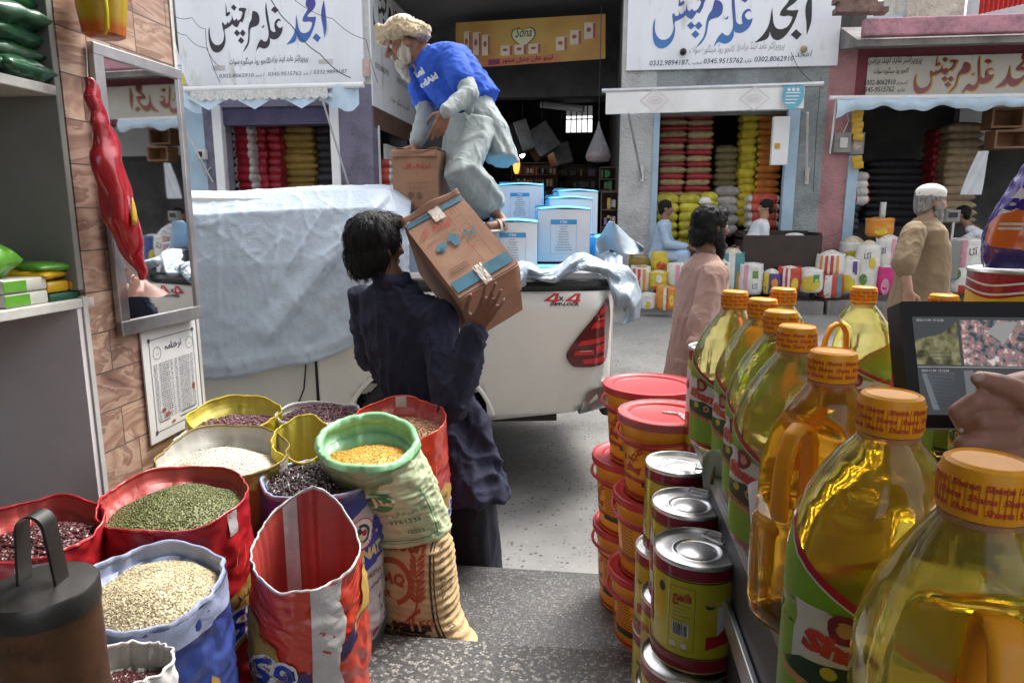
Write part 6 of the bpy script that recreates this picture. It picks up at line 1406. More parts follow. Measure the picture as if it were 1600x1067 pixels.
def bottle(px, py, d, ang, oil, label, lab=True, txt="Shama", scale=1.0):
 cp = P(px, py, d); t = thing("oil_bottle", label, "oil bottle", (cp.x, cp.y, CZ), ang, "bottles of cooking oil on the counter")
 if oil.name not in _bm:
  o = MB(); o.rings([[bottle_S(2 * math.pi * j / 72, z) for j in range(72)] for z in bz_f]); bo = o.build("bottle_body", oil, t, True, True, 50)
  o = MB(); pr = [(.0255, .301), (.0262, .303), (.0262, .327), (.0245, .333), (.0215, .335), (.020, .3335), (.001, .333)]; rs = []
  o.lathe(pr, n=48, cap0=True)
  for j in range(48):
   a = 2 * math.pi * j / 48; o.box((.0264 * math.cos(a), .0264 * math.sin(a), .316), (.0012, .0012, .02), Matrix.Rotation(a, 3, 'Z'))
  cpo = o.build("cap", m_cap, t, True, True, 40)
  o = MB(); f = lambda x, y: V((.0272 * math.cos(x / .0272), .0272 * math.sin(x / .0272), y))
  for r_ in range(3):
   for i in range(9): text(o, "Shama", .0060, f, (.0190 * i + .009 * r_, .3068 + r_ * .0076), 'C', bold=.03, cut=(.005, 0), slant=.25)
  o.build("cap_print", m_seal, cpo, False)
  o = MB(); o.lathe([(.0225, .288), (.0245, .294), (.0252, .2995), (.0225, .3005)], n=40, cap0=False, cap1=False); o.build("seal_ring", m_neckr, cpo)
  # handle: an upside-down U of flat strap standing in the recess
  path = [(.0285, .150), (.0275, .20), (.030, .232), (.038, .248), (.050, .2515), (.062, .243), (.0705, .222), (.0755, .19), (.0765, .155), (.074, .147)]
  sm_ = [];
  for i in range(len(path) - 1):
   for q in range(5): sm_.append(V(path[i]).lerp(V(path[i + 1]), q / 5))
  sm_.append(V(path[-1])); rs = []
  for i, p in enumerate(sm_):
   tg = (sm_[min(i + 2, len(sm_) - 1)] - sm_[max(i - 2, 0)]).normalized(); nn = V((-tg.y, tg.x)); h, w_ = .0048, .0105; ring = []
   for k in range(12):
    a = 2 * math.pi * k / 12; u, v = math.cos(a), math.sin(a); kk = (abs(u) ** 4 + abs(v) ** 4) ** -.25; ring.append(V((p.x + nn.x * h * kk * u, w_ * kk * v, p.y + nn.y * h * kk * u)))
   rs.append(ring)
  o = MB(); o.rings(rs); ho = o.build("handle", m_hand, t, True, True, 60); _bm[oil.name] = (bo, cpo, ho)
 else:
  for ob in _bm[oil.name]:
   c = ob.copy(); COL.objects.link(c); c.parent = t
   for g in list(ob.children): q = g.copy(); COL.objects.link(q); q.parent = c
 if lab:
  for sd in ((-1, 1) if lab != 2 else (-1,)):
   a0 = -math.pi / 2 if sd < 0 else math.pi / 2
   def lf(e): return lambda x, y: bottle_S(a0 + math.atan2(x, max(.058 * (1 - abs(x / .092) ** 3), .012)), y * 1.1 + .036, e)
   def part(name, mat, polys, e, par=t):
    o = MB()
    for p in polys: o.shape(p, lf(e), .009)
    return o.build(name, mat, par, True, False, 180)
   top = lambda x: .080 + .085 * max(0, (.075 - x) / .15) ** 1.9          # the label sweeps up on the side without the handle
   xs = list(np.linspace(-.074, .072, 16)); tp_ = [(x, top(x)) for x in xs]
   L_ = part("label", m_labg, [[(x, -.028) for x in xs] + tp_[::-1]], .0008)
   part("label_edge", m_labr, [[(x, top(x) + .0065) for x in xs] + [(x, top(x) - .001) for x in xs[::-1]]], .0012, L_); part("label_edge_white", m_labw, [[(x, top(x) - .001) for x in xs] + [(x, top(x) - .003) for x in xs[::-1]]], .0014, L_)
   part("label_foot", m_labr, [[(x, -.016 - .006 * ((x + .07) / .15)) for x in xs] + [(x, -.028) for x in xs[::-1]]], .0012, L_)
   part("label_panel", m_labw, [[(-.052, .056), (-.052, .108), (-.042, .107), (-.030, .106), (-.010, .096), (.006, .092), (.022, .092), (.026, .088), (.033, .088), (.033, .040), (.018, .046), (-.02, .056)]], .0014, L_)
   part("label_dark", m_labd, [[(-.058, .052), (-.045, .060), (-.03, .060), (-.01, .063), (.012, .056), (.033, .046), (.038, .030), (.0, .030), (-.03, .036), (-.05, .045)]], .0018, L_)
   part("label_tan_band", m_labo, [[(-.064, .052), (-.056, .046), (-.03, .039), (.0, .034), (.042, .028), (.042, .020), (.0, .024), (-.035, .030), (-.058, .040)]], .0022, L_)
   part("sunflower", m_laby, [circle(-.025, .0545, .0055, .0055, 12)], .0022, L_); part("sunflower_heart", m_labo, [circle(-.004, .051, .0062, .0062, 14)], .0022, L_); part("sunflower_seed", m_labd, [circle(-.004, .051, .003, .003, 10)], .0026, L_)
   part("emblem", M("label_maroon", (.22, .02, .05), .4, var=0) if "label_maroon" not in bpy.data.materials else bpy.data.materials["label_maroon"], [circle(-.018, .094, .0115, .0125, 20)], .0018, L_); part("emblem_heart", m_labo, [circle(-.018, .094, .0062, .007, 16)], .0022, L_)
   o = MB()
   if txt == "Shama": text(o, "Shama", .022, lf(.0024), (-.008, .064 + .002), 'C', width=.074, bold=.07, cut=.008, ang=-.16)
   else: text(o, urdu("شمع"), .024, lf(.0024), (-.008, .068), 'C', width=.05, bold=.05, cut=.008)
   o.build("label_lettering", m_seal, L_, True, False, 180)
   o = MB(); text(o, "Cooking Oil", .0085, lf(.0028), (-.010, .0315), 'C', width=.062, cut=.008, ang=-.13); o.build("label_small_lettering", m_labd, L_, True, False, 180)
 return t
HB = R(0)
bottle(1545, 722, .430, R(-100), m_oilg, "nearest oil bottle at the bottom right corner, its orange handle turned to the viewer", False)
bottle(1395, 610, .590, R(-17), m_oilg, "oil bottle with the green Shama label largest in view".replace("Shama ", ""), True)
bottle(1302, 555, .780, R(-142), m_oila, "amber oil bottle turned so that its orange handle faces left and front", False)
bottle(1245, 527, .960, R(-58), m_oily, "oil bottle standing between the amber bottle and the white receipt", True)
bottle(1220, 496, 1.110, R(-60), m_oily, "oil bottle with the white receipt stuck against its foot", True)
bottle(1192, 472, 1.270, R(-55), m_oily, "oil bottle second from the street end of the front row", True)
bottle(1149, 451, 1.400, R(-48), m_oilp, "oil bottle at the street end of the front row, beside the red lids", True)
bottle(1225, 444, 1.450, R(-15), m_oily, "oil bottle behind the front row, below the man in pink", True)
bottle(1352, 437, 1.480, R(180), m_oily, "oil bottle with an orange loop handle at its left, in front of the pink sacks", True, "شمع")
bottle(1478, 441, 1.330, R(90), m_oily, "oil bottle peeking over the top left of the black monitor", True)
bottle(1592, 432, 1.180, R(90), m_oily, "oil bottle behind the monitor at the right edge, before the red tin", True)

# --- tins
m_tiny = M("tin_yellow", (.56, .48, .02), .3, .15, var=.1, vs=6, coat=.4); m_tinr = M("tin_dark_red", (.26, .012, .035), .3, .1, var=.12, vs=8, coat=.4); m_tin = M("tin_lid", (.80, .80, .80), .36, 1.0, var=.18, vs=14, bmp=.2, bs_=18, bd=.002, dirt=((.30, .27, .24), 12, .66)); m_tinblk = M("tin_black_line", (.02, .02, .02), .4, var=0)
def tin(pos, r_, h, rot, label, group="yellow ghee tins stacked beside the counter", body=None, lid=True, art=True):
 body = body or m_tiny
 t = thing("ghee_tin", label, "tin", pos, rot, group)
 o = MB(); o.lathe([(r_ * .97, 0), (r_, .004), (r_, h - .004), (r_ * .985, h - .001)], n=64, cap1=False); o.build("can", body, t)
 for nm, mt, z0, z1, e in (("red_band", m_tinr, h - .026, h - .005, .0008), ("black_line", m_tinblk, h - .030, h - .0275, .0009), ("red_band", m_tinr, .006, .030, .0008), ("black_line", m_tinblk, .0315, .0335, .0009)):
  o = MB(); o.lathe([(r_ + e, z0), (r_ + e, z1)], n=64, cap0=False, cap1=False); o.build(nm, mt, t)
 o = MB(); o.lathe([(r_ * 1.0, h - .006), (r_ * 1.022, h - .004), (r_ * 1.026, h + .001), (r_ * 1.01, h + .004), (r_ * .975, h + .002), (r_ * .965, h - .006), (r_ * .62, h - .0055), (r_ * .60, h - .003), (r_ * .56, h - .003), (r_ * .54, h - .006), (r_ * .46, h - .0065), (r_ * .44, h - .004), (.001, h - .004)], n=64, cap0=False)
 l_ = o.build("lid", m_tin, t, True, True, 60)
 a = .9; c, s = math.cos(a), math.sin(a); hp = lambda x, y, z: V((c * x - s * y, s * x + c * y, z)); rr = r_ * .30
 o = MB(); o.tube([hp(r_ * .72 - .012, -rr, h + .002), hp(r_ * .72 - .012, rr, h + .002), hp(r_ * .72 + .015, rr * 1.05, h + .004), hp(r_ * .72 + .015, -rr * 1.05, h + .004), hp(r_ * .72 - .012, -rr, h + .002)], .0028, 6); o.build("lid_handle", m_steel, l_)
 if art:
  f = lambda e: (lambda x, y: V(((r_ + e) * math.sin(x / r_), -(r_ + e) * math.cos(x / r_), y)))
  def D(mat, polys, name, e=.0010):
   o = MB()
   for p in polys: o.shape(p, f(e), (.008, 0))
   return o.build(name, mat, t, True, False, 180)
  bx0, bx1 = -.052, -.004
  D(m_tinblk, [rect(bx0, .045, bx0 + .0008, h - .042), rect(bx1, .045, bx1 + .0008, h - .042), rect(bx0, .045, bx1, .0458), rect(bx0, h - .0428, bx1, h - .042)], "panel_frame")
  o = MB(); text(o, urdu("شمع"), .024, f(.0012), (-.028, h - .068), 'C', width=.036, bold=.06, cut=(.008, 0)); o.build("lettering", m_labr, t, True, False, 180)
  D(m_inkgrey, [rect(bx0 + .006, h - .078 - i * .0075, bx1 - .006 - .008 * (i % 3), h - .0768 - i * .0075) for i in range(7)], "small_print")
  bars = [];  x = -.042; q = random.Random(5)
  while x < -.016: w_ = q.choice((.0008, .0012, .002)); bars.append(rect(x, .075, x + w_, .097)); x += w_ + q.choice((.0008, .0014))
  D(m_labw, [rect(-.044, .073, -.013, .099)], "barcode_ground"); D(m_tinblk, bars, "barcode", .0014); D(m_labw, [circle(-.041, .055, .006), circle(-.021, .055, .006)], "round_mark"); D(m_labd, [circle(-.071, h - .055, .008, .010)], "green_mark")
  D(m_labd, [smoothpoly([(.014, h - .070), (.020, h - .072), (.028, h - .074), (.034, h - .070), (.030, h - .078), (.018, h - .078)], 2)], "hands_mark"); o = MB(); text(o, "100", .010, f(.0012), (.025, h - .068), 'C', cut=(.006, 0)); o.build("mark_lettering", m_labo, t, True, False, 180)
  for sx_ in (.068, -.16, .30):
   D(m_labw, [[(sx_ - .030, .060), (sx_ - .030, h - .075), (sx_ - .022, h - .075), (sx_ - .022, h - .066), (sx_ + .0, h - .058), (sx_ + .025, h - .05), (sx_ + .05, h - .058), (sx_ + .05, .06)]], "label_panel")
   D(m_labr, [[(sx_ - .050, .052), (sx_ - .050, .078), (sx_ - .028, .080), (sx_ + .0, .105), (sx_ + .025, .118), (sx_ + .055, .125), (sx_ + .06, .066), (sx_ + .02, .062), (sx_ - .02, .060)]], "label_red", .0013)
   o = MB(); text(o, urdu("شمع"), .034, f(.0015), (sx_ + .012, h - .108), 'C', width=.058, bold=.06, cut=(.008, 0)); o.build("label_lettering", m_labr, t, True, False, 180)
   D(m_labd, [circle(sx_ + .012, h - .07, .009, .011)], "label_mark", .0014); D(m_labo, [circle(sx_ + .025, .088, .018, .016)], "label_picture", .0016)
 return t
def tpos(px, py, d): v = P(px, py, d); return v
TH = .212
e_ = tpos(1090, 856, 1.30); rE = .081
zE = e_.z - TH
tin((e_.x, e_.y, zE), rE, TH, R(-6), "nearest yellow ghee tin, with a barcode panel, topmost at the bottom of the photo")
e2 = V((e_.x - .015, e_.y - .02, zE - TH)); tin((e2.x, e2.y, zE - TH - .004), rE * 1.03, TH, R(50), "ghee tin standing directly under the barcoded one")
tin((e2.x + .01, e2.y + .02, .36), rE, zE - TH - .004 - .36 - .004, R(10), "lowest ghee tin under the barcoded one, on the floor")
c_ = tpos(1078, 786, 1.46); zC = c_.z - TH
tin((c_.x, c_.y, zC), .079, TH, R(10), "yellow ghee tin with a grimy lid, between the two cleaner lids")
tin((c_.x - .012, c_.y, zC - TH - .004), .081, TH, R(-50), "ghee tin second from the top under the grimy lid")
tin((c_.x - .02, c_.y, .36), .08, zC - TH - .004 - .364, R(-60), "lowest ghee tin of the middle tin stack")
d_ = tpos(1061, 724, 1.63); zD = d_.z - TH
tin((d_.x, d_.y, zD), .078, TH, R(-70), "yellow ghee tin topmost against the buckets, next to the paper scraps")
tin((d_.x - .015, d_.y, zD - TH - .004), .079, TH, R(-80), "ghee tin second from the top beside the orange buckets")
tin((d_.x - .015, d_.y, .36), .079, zD - TH - .004 - .364, R(-75), "lowest ghee tin beside the orange buckets")
g_ = P(1100, 548, 1.78); gh = g_.z - CZ + .0
tin((g_.x + .03, g_.y + .05, 1.0), .062, g_.z - 1.0, R(40), "small yellow tin between the pink clad man and the end oil bottle", None)
# --- buckets
m_bkt = M("bucket_orange", (.82, .37, .015), .38, var=.1, vs=7, sss=.08, coat=.2); m_lidr = M("bucket_red_lid", (.46, .035, .04), .4, var=.18, vs=9, dirt=((.55, .28, .25), 10, .62)); m_bktp = M("bucket_red_print", (.40, .04, .02), .4, var=.1); m_bktt = M("bucket_brown_print", (.28, .09, .01), .4, var=0); m_shrink = M("shrink_film", (.9, .9, .92), .12, var=0, trans=.9, ior=1.08)
def bucket(pos, r_, h, rot, label, dusty=False):
 t = thing("ghee_bucket", label, "bucket", pos, rot, "orange ghee buckets with red lids stacked by the steps")
 R1 = lambda z: r_ * lerp(.86, 1.0, z / h)
 o = MB(); o.lathe([(r_ * .82, 0), (r_ * .86, .004), (R1(h * .5), h * .5), (R1(h - .03), h - .03), (r_ * 1.03, h - .03), (r_ * 1.03, h - .022), (r_, h - .02), (r_, h - .004)], n=56, cap1=False); o.build("pail", m_bkt, t, True, True, 50)
 o = MB(); o.lathe([(r_ * 1.02, h - .020), (r_ * 1.075, h - .018), (r_ * 1.085, h - .002), (r_ * 1.07, h + .003), (r_ * 1.03, h + .004), (r_ * 1.0, h - .001), (r_ * .84, h - .001), (r_ * .82, h - .006), (r_ * .80, h - .007), (.001, h - .006)], n=56, cap0=False); l_ = o.build("lid", m_lidr, t, True, True, 55)
 for s in (-1, 1):
  o = MB(); o.box((s * (r_ * 1.06), 0, h - .045), (.02, .03, .022), None, .006); o.build("handle_lug", m_lidr, t)
 o = MB(); n = 20; o.tube([V(((r_ * 1.09) * math.cos(math.pi * i / n), -(r_ * 1.075) * math.sin(math.pi * i / n), h - .040 - .022 * math.sin(math.pi * i / n))) for i in range(n + 1)], .0055, 8); o.build("handle", m_lidr, t)
 f = lambda e: (lambda x, y: V(((R1(y) + e) * math.sin(x / r_), -(R1(y) + e) * math.cos(x / r_), y)))
 def D(mat, polys, name, e=.0012):
  o = MB()
  for p in polys: o.shape(p, f(e), (.012, .03))
  return o.build(name, mat, t, True, False, 180)
 full = math.pi * r_ * .999
 D(m_bktp, [rect(-full, h * .24, full, h * .24 + .012), rect(-full, h * .66, full, h * .66 + .012), rect(-full, .012, full, .022)], "red_stripe")
 q = random.Random(int(pos[0] * 1e4)); ln_ = []
 for px_ in (-.115, .04, .20):
  for i in range(11):
   y = h * .62 - i * .010; x = px_
   while x < px_ + .07 - q.random() * .02: l = q.uniform(.004, .012); ln_.append(rect(x, y, x + l, y + .004)); x += l + .003
 D(m_bktt, ln_, "small_print")
 D(m_bktp, [smoothpoly([(-.045, h * .33), (-.01, h * .36), (.02, h * .33), (.03, h * .44), (.0, h * .41), (-.02, h * .48), (-.03, h * .42)], 3)], "red_motif"); D(m_labd, [rect(.03, h * .20, .12, h * .20 + .016)], "green_strip", .0014)
 o = MB(); text(o, urdu("گھی"), .05, f(.0016), (-.005, h * .50), 'C', bold=.05, cut=(.01, 0)); o.build("lettering", m_bktp, t, True, False, 180)
 if dusty:
  o = MB(); o.lathe([(r_ * 1.088, h - .02), (r_ * 1.092, h - .002), (r_ * 1.075, h + .006), (r_ * .86, h + .004)], n=56, cap0=False, cap1=False); o.build("film", m_shrink, l_)
  o = MB(); qq = random.Random(3)
  for i in range(160): x = qq.uniform(-.02, .10); o.box((x, .03 + .012 * math.sin(x * 60) + qq.gauss(0, .004) - .01, h - .003), (.004, .004, .004), Matrix.Rotation(qq.random(), 3, 'Z'))
  p_ = o.build("crumbs", m_whp, l_, False); p_['kind'] = 'stuff'
 return t
def stackb(px, py, d, r_, h, labels, zf, jx, rots):
 v = P(px, py, d); z = v.z - h
 for i, lb in enumerate(labels):
  last = i == len(labels) - 1
  bucket((v.x + jx[i][0], v.y + jx[i][1], max(z, zf) if not last else zf), r_, h if not last else max(.12, z + h - zf), rots[i], lb, dusty=(i == 0 and px > 1030)); z -= h * .985
stackb(1017, 600, 2.30, .150, .258, ["orange bucket with the farthest red lid, topmost at the street side", "orange bucket under the farthest one, second in the street side stack", "lowest orange bucket of the street side stack"], .28, [(0, 0), (-.03, .01), (-.022, .02)], [R(-60), R(-70), R(-75)])
stackb(1040, 645, 2.0, .128, .245, ["orange bucket with white crumbs on its red lid, next to the tins", "orange bucket in the middle of the stack next to the tins, with loose film", "lowest, dusty bucket of the stack next to the tins"], .36, [(0, 0), (-.008, -.01), (-.018, -.01)], [R(-50), R(-15), R(-80)])

# --- things on the counter
mo = thing("monitor", "black framed monitor showing security camera pictures, standing on the counter at right", "monitor")
M0, M1, M2 = P(1425, 668, .84), P(1640, 670, .84), P(1438, 471, .87)
mx_ = (M1 - M0).normalized(); mz_ = (M2 - M0); mz_ = (mz_ - mx_ * mz_.dot(mx_)); MHt = mz_.length; mz_.normalize(); mn = mx_.cross(mz_); mn = -mn if mn.dot(CF) > 0 else mn; MW = .30
mf_ = lambda e: (lambda x, y: M0 + mx_ * x + mz_ * y + mn * e)
o = MB(); o.ext([(a, b) for a, b in smoothpoly([(.004, 0), (MW - .004, 0), (MW, .004), (MW, MHt - .004), (MW - .004, MHt), (.004, MHt), (0, MHt - .004), (0, .004)], 2)], lambda x, y, t: mf_(t)(x, y), -.03, 0); o.build("housing", M("monitor_black", (.006, .006, .007), .55, var=.1), mo, True, True, 30)
def screenmat(n, f_): return f_
def em_mat(n, c, st=.55, noise=None):
 m, nt, nd, lk, bs = newmat("screen_" + n); bs.inputs['Base Color'].default_value = (.01, .01, .01, 1); bs.inputs['Roughness'].default_value = .6; bs.inputs['Specular IOR Level'].default_value = .2
 if noise:
  nz = N(nt, noise[0], Scale=float(noise[1])); lk.new(coords(nt, 'Object'), nz.inputs['Vector']); r_ = ramp(nt, noise[2], nz.outputs['Fac'] if 'Fac' in nz.outputs else nz.outputs['Distance']); lk.new(r_.outputs[0], bs.inputs['Emission Color'])
 else: bs.inputs['Emission Color'].default_value = (*c, 1)
 bs.inputs['Emission Strength'].default_value = st; return m
SX0, SX1, SY0, SY1 = .014, MW - .014, .016, MHt - .020; xm, ym = lerp(SX0, SX1, .21), lerp(SY0, SY1, .48)
def Q(name, mat, polys, e):
 o = MB()
 for p in polys: o.shape(p, mf_(e))
 o.build(name, mat, mo, False)
Q("screen_pane", em_mat("grey", (.035, .038, .042)), [rect(SX0, SY0, SX1, SY1)], .0006)
Q("screen_sacks", em_mat("sacks", None, .5, ("ShaderNodeTexNoise", 70, [(.38, (.03, .03, .015)), (.5, (.10, .095, .045)), (.62, (.17, .16, .09))])), [[(SX0, ym + .003), (xm - .002, ym + .003), (xm - .002, SY1 - .006), (xm - .022, SY1 - .022), (SX0, SY1 - .030)]], .0010)
Q("screen_aisle", em_mat("aisle", None, .8, ("ShaderNodeTexNoise", 120, [(.36, (.02, .025, .03)), (.5, (.10, .085, .09)), (.56, (.16, .06, .06)), (.66, (.25, .25, .24))])), [rect(xm + .002, ym + .002, SX1, SY1 - .004)], .0010)
Q("screen_floor", em_mat("floor", (.20, .20, .20), .5), [[(xm + .035, ym + .045), (xm + .055, ym + .03), (xm + .075, SY1 - .006), (xm + .05, SY1 - .006)]], .0014)
Q("screen_shutter", em_mat("shutter", None, .5, ("ShaderNodeTexNoise", 14, [(.3, (.02, .022, .025)), (.7, (.055, .06, .07))])), [[(SX0 + .014, SY0 + .012), (xm - .012, SY0 + .008), (xm - .012, ym - .006), (SX0 + .006, ym - .008)]], .0010)
Q("screen_door", em_mat("door", (.10, .11, .12), .5), [rect(xm, SY0 + .004, xm + .012, ym - .004), [(SX0 + .004, ym - .008), (SX0 + .010, ym - .008), (SX0 + .022, SY0 + .006), (SX0 + .014, SY0 + .006)]], .0014)
Q("screen_line", em_mat("line", (.2, .2, .2), .5), [rect(SX0, ym - .0006, SX1, ym + .0006)], .0016)
Q("screen_lines", em_mat("slats", (.030, .032, .036), .5), [[(SX0 + .016, SY0 + .014 + i * .0045), (xm - .013, SY0 + .010 + i * .0048), (xm - .013, SY0 + .0106 + i * .0048), (SX0 + .016, SY0 + .0146 + i * .0045)] for i in range(15)], .0016)
o = MB(); text(o, "2023-11-04  15:12:36", .004, mf_(.002), (SX0 + .004, SY1 - .006), 'L'); text(o, "2023-11-04  15:12:36", .004, mf_(.002), (SX0 + .004, ym - .006), 'L'); o.build("screen_lettering", em_mat("letters", (.35, .35, .35), .5), mo, False)
o = MB(); pm = mf_(-.03)(MW * .5, .0); o.bx(pm.x - .07, pm.x + .07, pm.y - .02, pm.y + .08, CZ, CZ + .012, .004); o.tube([V((pm.x, pm.y + .03, CZ + .01)), V((pm.x, pm.y + .03, pm.z + .06))], .02, 10); o.build("stand", m_black, mo)
# big tin and detergent bag
tv = P(1609, 424, 1.38); rT = .105; tl = thing("paint_tin", "large red and yellow tin behind the monitor, under the detergent bag", "tin", (tv.x, tv.y, CZ)); hT = tv.z - CZ
o = MB(); o.lathe([(rT, 0), (rT, hT)], n=48); o.build("can", M("tin_bright_yellow", (.62, .42, .02), .35, var=.1, vs=6), tl)
ft = lambda e: (lambda x, y: V(((rT + e) * math.sin(x / rT), -(rT + e) * math.cos(x / rT), y)))
o = MB(); xs = list(np.linspace(-.3, .3, 40)); o.shape([(x, hT - .002) for x in xs] + [(x, hT - .045 - .006 * math.sin(x * 40)) for x in xs[::-1]], ft(.0008), (.01, 0)); o.build("red_top", m_tinr, tl, True, False, 180)
o = MB()
for y0 in (.018, .036): o.shape([(x, hT - y0 - .005 * math.sin(x * 40)) for x in xs] + [(x, hT - y0 - .004 - .005 * math.sin(x * 40)) for x in xs[::-1]], ft(.0014), (.01, 0))
o.build("white_wave", m_labw, tl, True, False, 180); o = MB(); o.lathe([(rT * .98, hT - .002), (rT * 1.03, hT), (rT * 1.02, hT + .005), (rT * .96, hT + .002), (.001, hT + .001)], n=48, cap0=False); o.build("lid", m_tin, tl)
dg_ = thing("detergent_bag", "shiny violet, white and orange detergent bag standing on the large tin at right edge", "bag", (tv.x + .022, tv.y, tv.z + .006), R(-6))
hD = .285
def dS(th, t, e=0.0):
 c, s = math.cos(th), math.sin(th); ex = 2.6; k = (abs(c) ** ex + abs(s) ** ex) ** (-1 / ex); a = lerp(.105, .052, sstep(.35, 1.0, t)) + .006 * math.sin(t * 9) + .0; b = lerp(.055, .012, sstep(.5, 1, t)) * (.6 + .4 * sstep(0, .15, t))
 return V((a * k * c - .0 + .04 * t * t, b * k * s, hD * t)) + V((c, s, 0)) * (.004 * NZ.noise(V((c * 4, t * 14, s * 4))) + .003 * math.sin(t * 60 + c * 9) * sstep(.4, 1, t) + e)
o = MB(); o.rings([[dS(2 * math.pi * j / 64, i / 40) for j in range(64)] for i in range(41)]); m_vio = M("violet_film", (.065, .03, .26), .18, var=.15, vs=8, coat=.6, bmp=.2, bs_=35, bd=.006); o.build("bag_body", m_vio, dg_, True, True, 60)
df = lambda e: (lambda x, y: dS(-math.pi / 2 + math.atan2(x / lerp(.105, .052, sstep(.35, 1.0, y / hD)), max(.1, 1 - abs(x / .115) ** 2.6)), min(1, max(0, y / hD)), e))
def DD(mat, polys, name, e):
 o = MB()
 for p in polys: o.shape(p, df(e), .010)
 o.build(name, mat, dg_, True, False, 180)
DD(M("orange_film", (.62, .14, .02), .2, var=.1, coat=.5), [smoothpoly([(-.105, .052), (-.06, .04), (.0, .03), (.05, .05), (.10, .08), (.10, .11), (.03, .115), (-.03, .13), (-.105, .10)], 3)], "orange_swirl", .0012)
DD(M("white_film", (.68, .68, .72), .2, var=.05, coat=.5), [smoothpoly([(-.10, .105), (-.03, .13), (.02, .125), (.03, .16), (-.01, .20), (-.05, .215), (-.08, .17)], 3), smoothpoly([(-.045, .235), (.0, .21), (.03, .22), (.0, .255), (-.03, .26)], 3)], "white_swirl", .0014)
DD(M("peach_film", (.66, .36, .26), .2, var=.05, coat=.5), [smoothpoly([(-.05, .185), (-.01, .175), (.01, .20), (-.02, .215)], 3)], "peach_swirl", .0018)
o = MB(); text(o, "S rf", .062, df(.0024), (-.045, .158), 'C', width=.075, bold=.06, cut=.008); text(o, "cexel", .040, df(.0024), (-.055, .118), 'C', width=.085, bold=.06, cut=.008); o.build("violet_lettering", M("violet_print", (.035, .02, .20), .25, var=0), dg_, True, False, 180)
DD(M("white_print_soft", (.6, .57, .52), .3, var=.2, vs=40), [rect(-.09, .086, -.055, .091), rect(-.09, .077, -.06, .082), smoothpoly([(-.03, .02), (.0, .02), (.01, .045), (.018, .07), (.005, .085), (-.02, .085), (-.03, .065)], 3)], "white_motif", .0018)
DD(M("red_film", (.5, .04, .08), .2, var=.05, coat=.5), [rect(-.05, .258, .05, .268)], "red_band", .0018)
# bright packets beside the monitor, paper scraps
pk = thing("noodle_packet", "upright pink and orange packet left of the monitor", "packet", onZ(1412, 640, CZ) if False else (P(1421, 560, 1.12).x, P(1421, 560, 1.12).y, CZ), R(8))
o = MB(); hP = P(1421, 480, 1.12).z - CZ; o.bx(-.022, .022, -.012, .012, 0, hP, .004); o.build("wrapper", M("pink_wrapper", (.6, .05, .16), .3, var=.1, coat=.4), pk); o = MB(); o.bx(-.0205, .0225, -.0135, -.0122, .02, hP * .82, .0004); o.build("orange_panel", M("orange_wrapper", (.68, .34, .02), .3, var=.15, vs=20), pk, False)
o = MB(); o.tube([V((-.014, -.0145, hP * .80)), V((.0, -.0145, hP * .76)), V((.018, -.0145, hP * .77))], .003, 5); o.build("dark_swirl", m_ink, pk)
gp = thing("gold_packet", "crinkled gold foil packet lying under the monitor", "packet", P(1480, 690, .84)); gp.location.z = CZ + .018
o = MB(); o.grid(lambda u, v: V(((u - .5) * .13, (v - .5) * .08, .012 * math.sin(u * 3.1) * math.sin(v * 3.1) + .006 * NZ.noise(V((u * 9, v * 9, 1))) + .003 * NZ.noise(V((u * 30, v * 25, 2))))), 50, 30); q_ = o.build("foil", M("gold_foil", (.62, .45, .10), .22, .7, var=.15), gp, True, False, 180)
bs_p = tag((lambda o: (o.ell((P(1493, 722, .72).x, P(1493, 722, .72).y, CZ + .012), (.03, .02, .013)), o.build("blue_packet", M("blue_wrapper", (.02, .08, .42), .25, var=.2, vs=30, coat=.4)))[1])(MB()), "small shiny blue packet on the counter below the folded hands", "packet")
cb = MB(); cb.tube([P(1460, 700, .80), P(1480, 704, .79), P(1510, 697, .80), P(1540, 703, .80)], .0022, 5); cb.tube([P(1462, 708, .80), P(1490, 712, .79), P(1530, 704, .79)], .0022, 5); tag(cb.build("cable", m_black), "black cable lying on the counter under the monitor", "cable")
rcp = thing("receipt", "white paper receipt hanging against the oil bottle over the counter's edge", "paper")
o = MB(); a_, b_, c_, d__ = P(1168, 758, .90), P(1203, 742, .88), P(1190, 926, .83), P(1172, 905, .84)
o.grid(lambda u, v: a_.lerp(b_, u).lerp(d__.lerp(c_, u), v) + CF * (-.012 * math.sin(v * 3.1) + .004 * math.sin(u * 6 + v * 4)), 14, 24); o.build("sheet", M("receipt_paper", (.62, .60, .68), .7, var=.08, vs=10), rcp, True, False, 180)
o = MB()
for i in range(9):
 v0 = .12 + i * .075; o.grid(lambda u, v: a_.lerp(b_, lerp(.2, .75, u)).lerp(d__.lerp(c_, lerp(.2, .75, u)), v0 + v * .012) + CF * (-.0135 + -.012 * math.sin(v0 * 3.1)), 6, 1)
o.build("handwriting", m_fadeink, rcp, False)
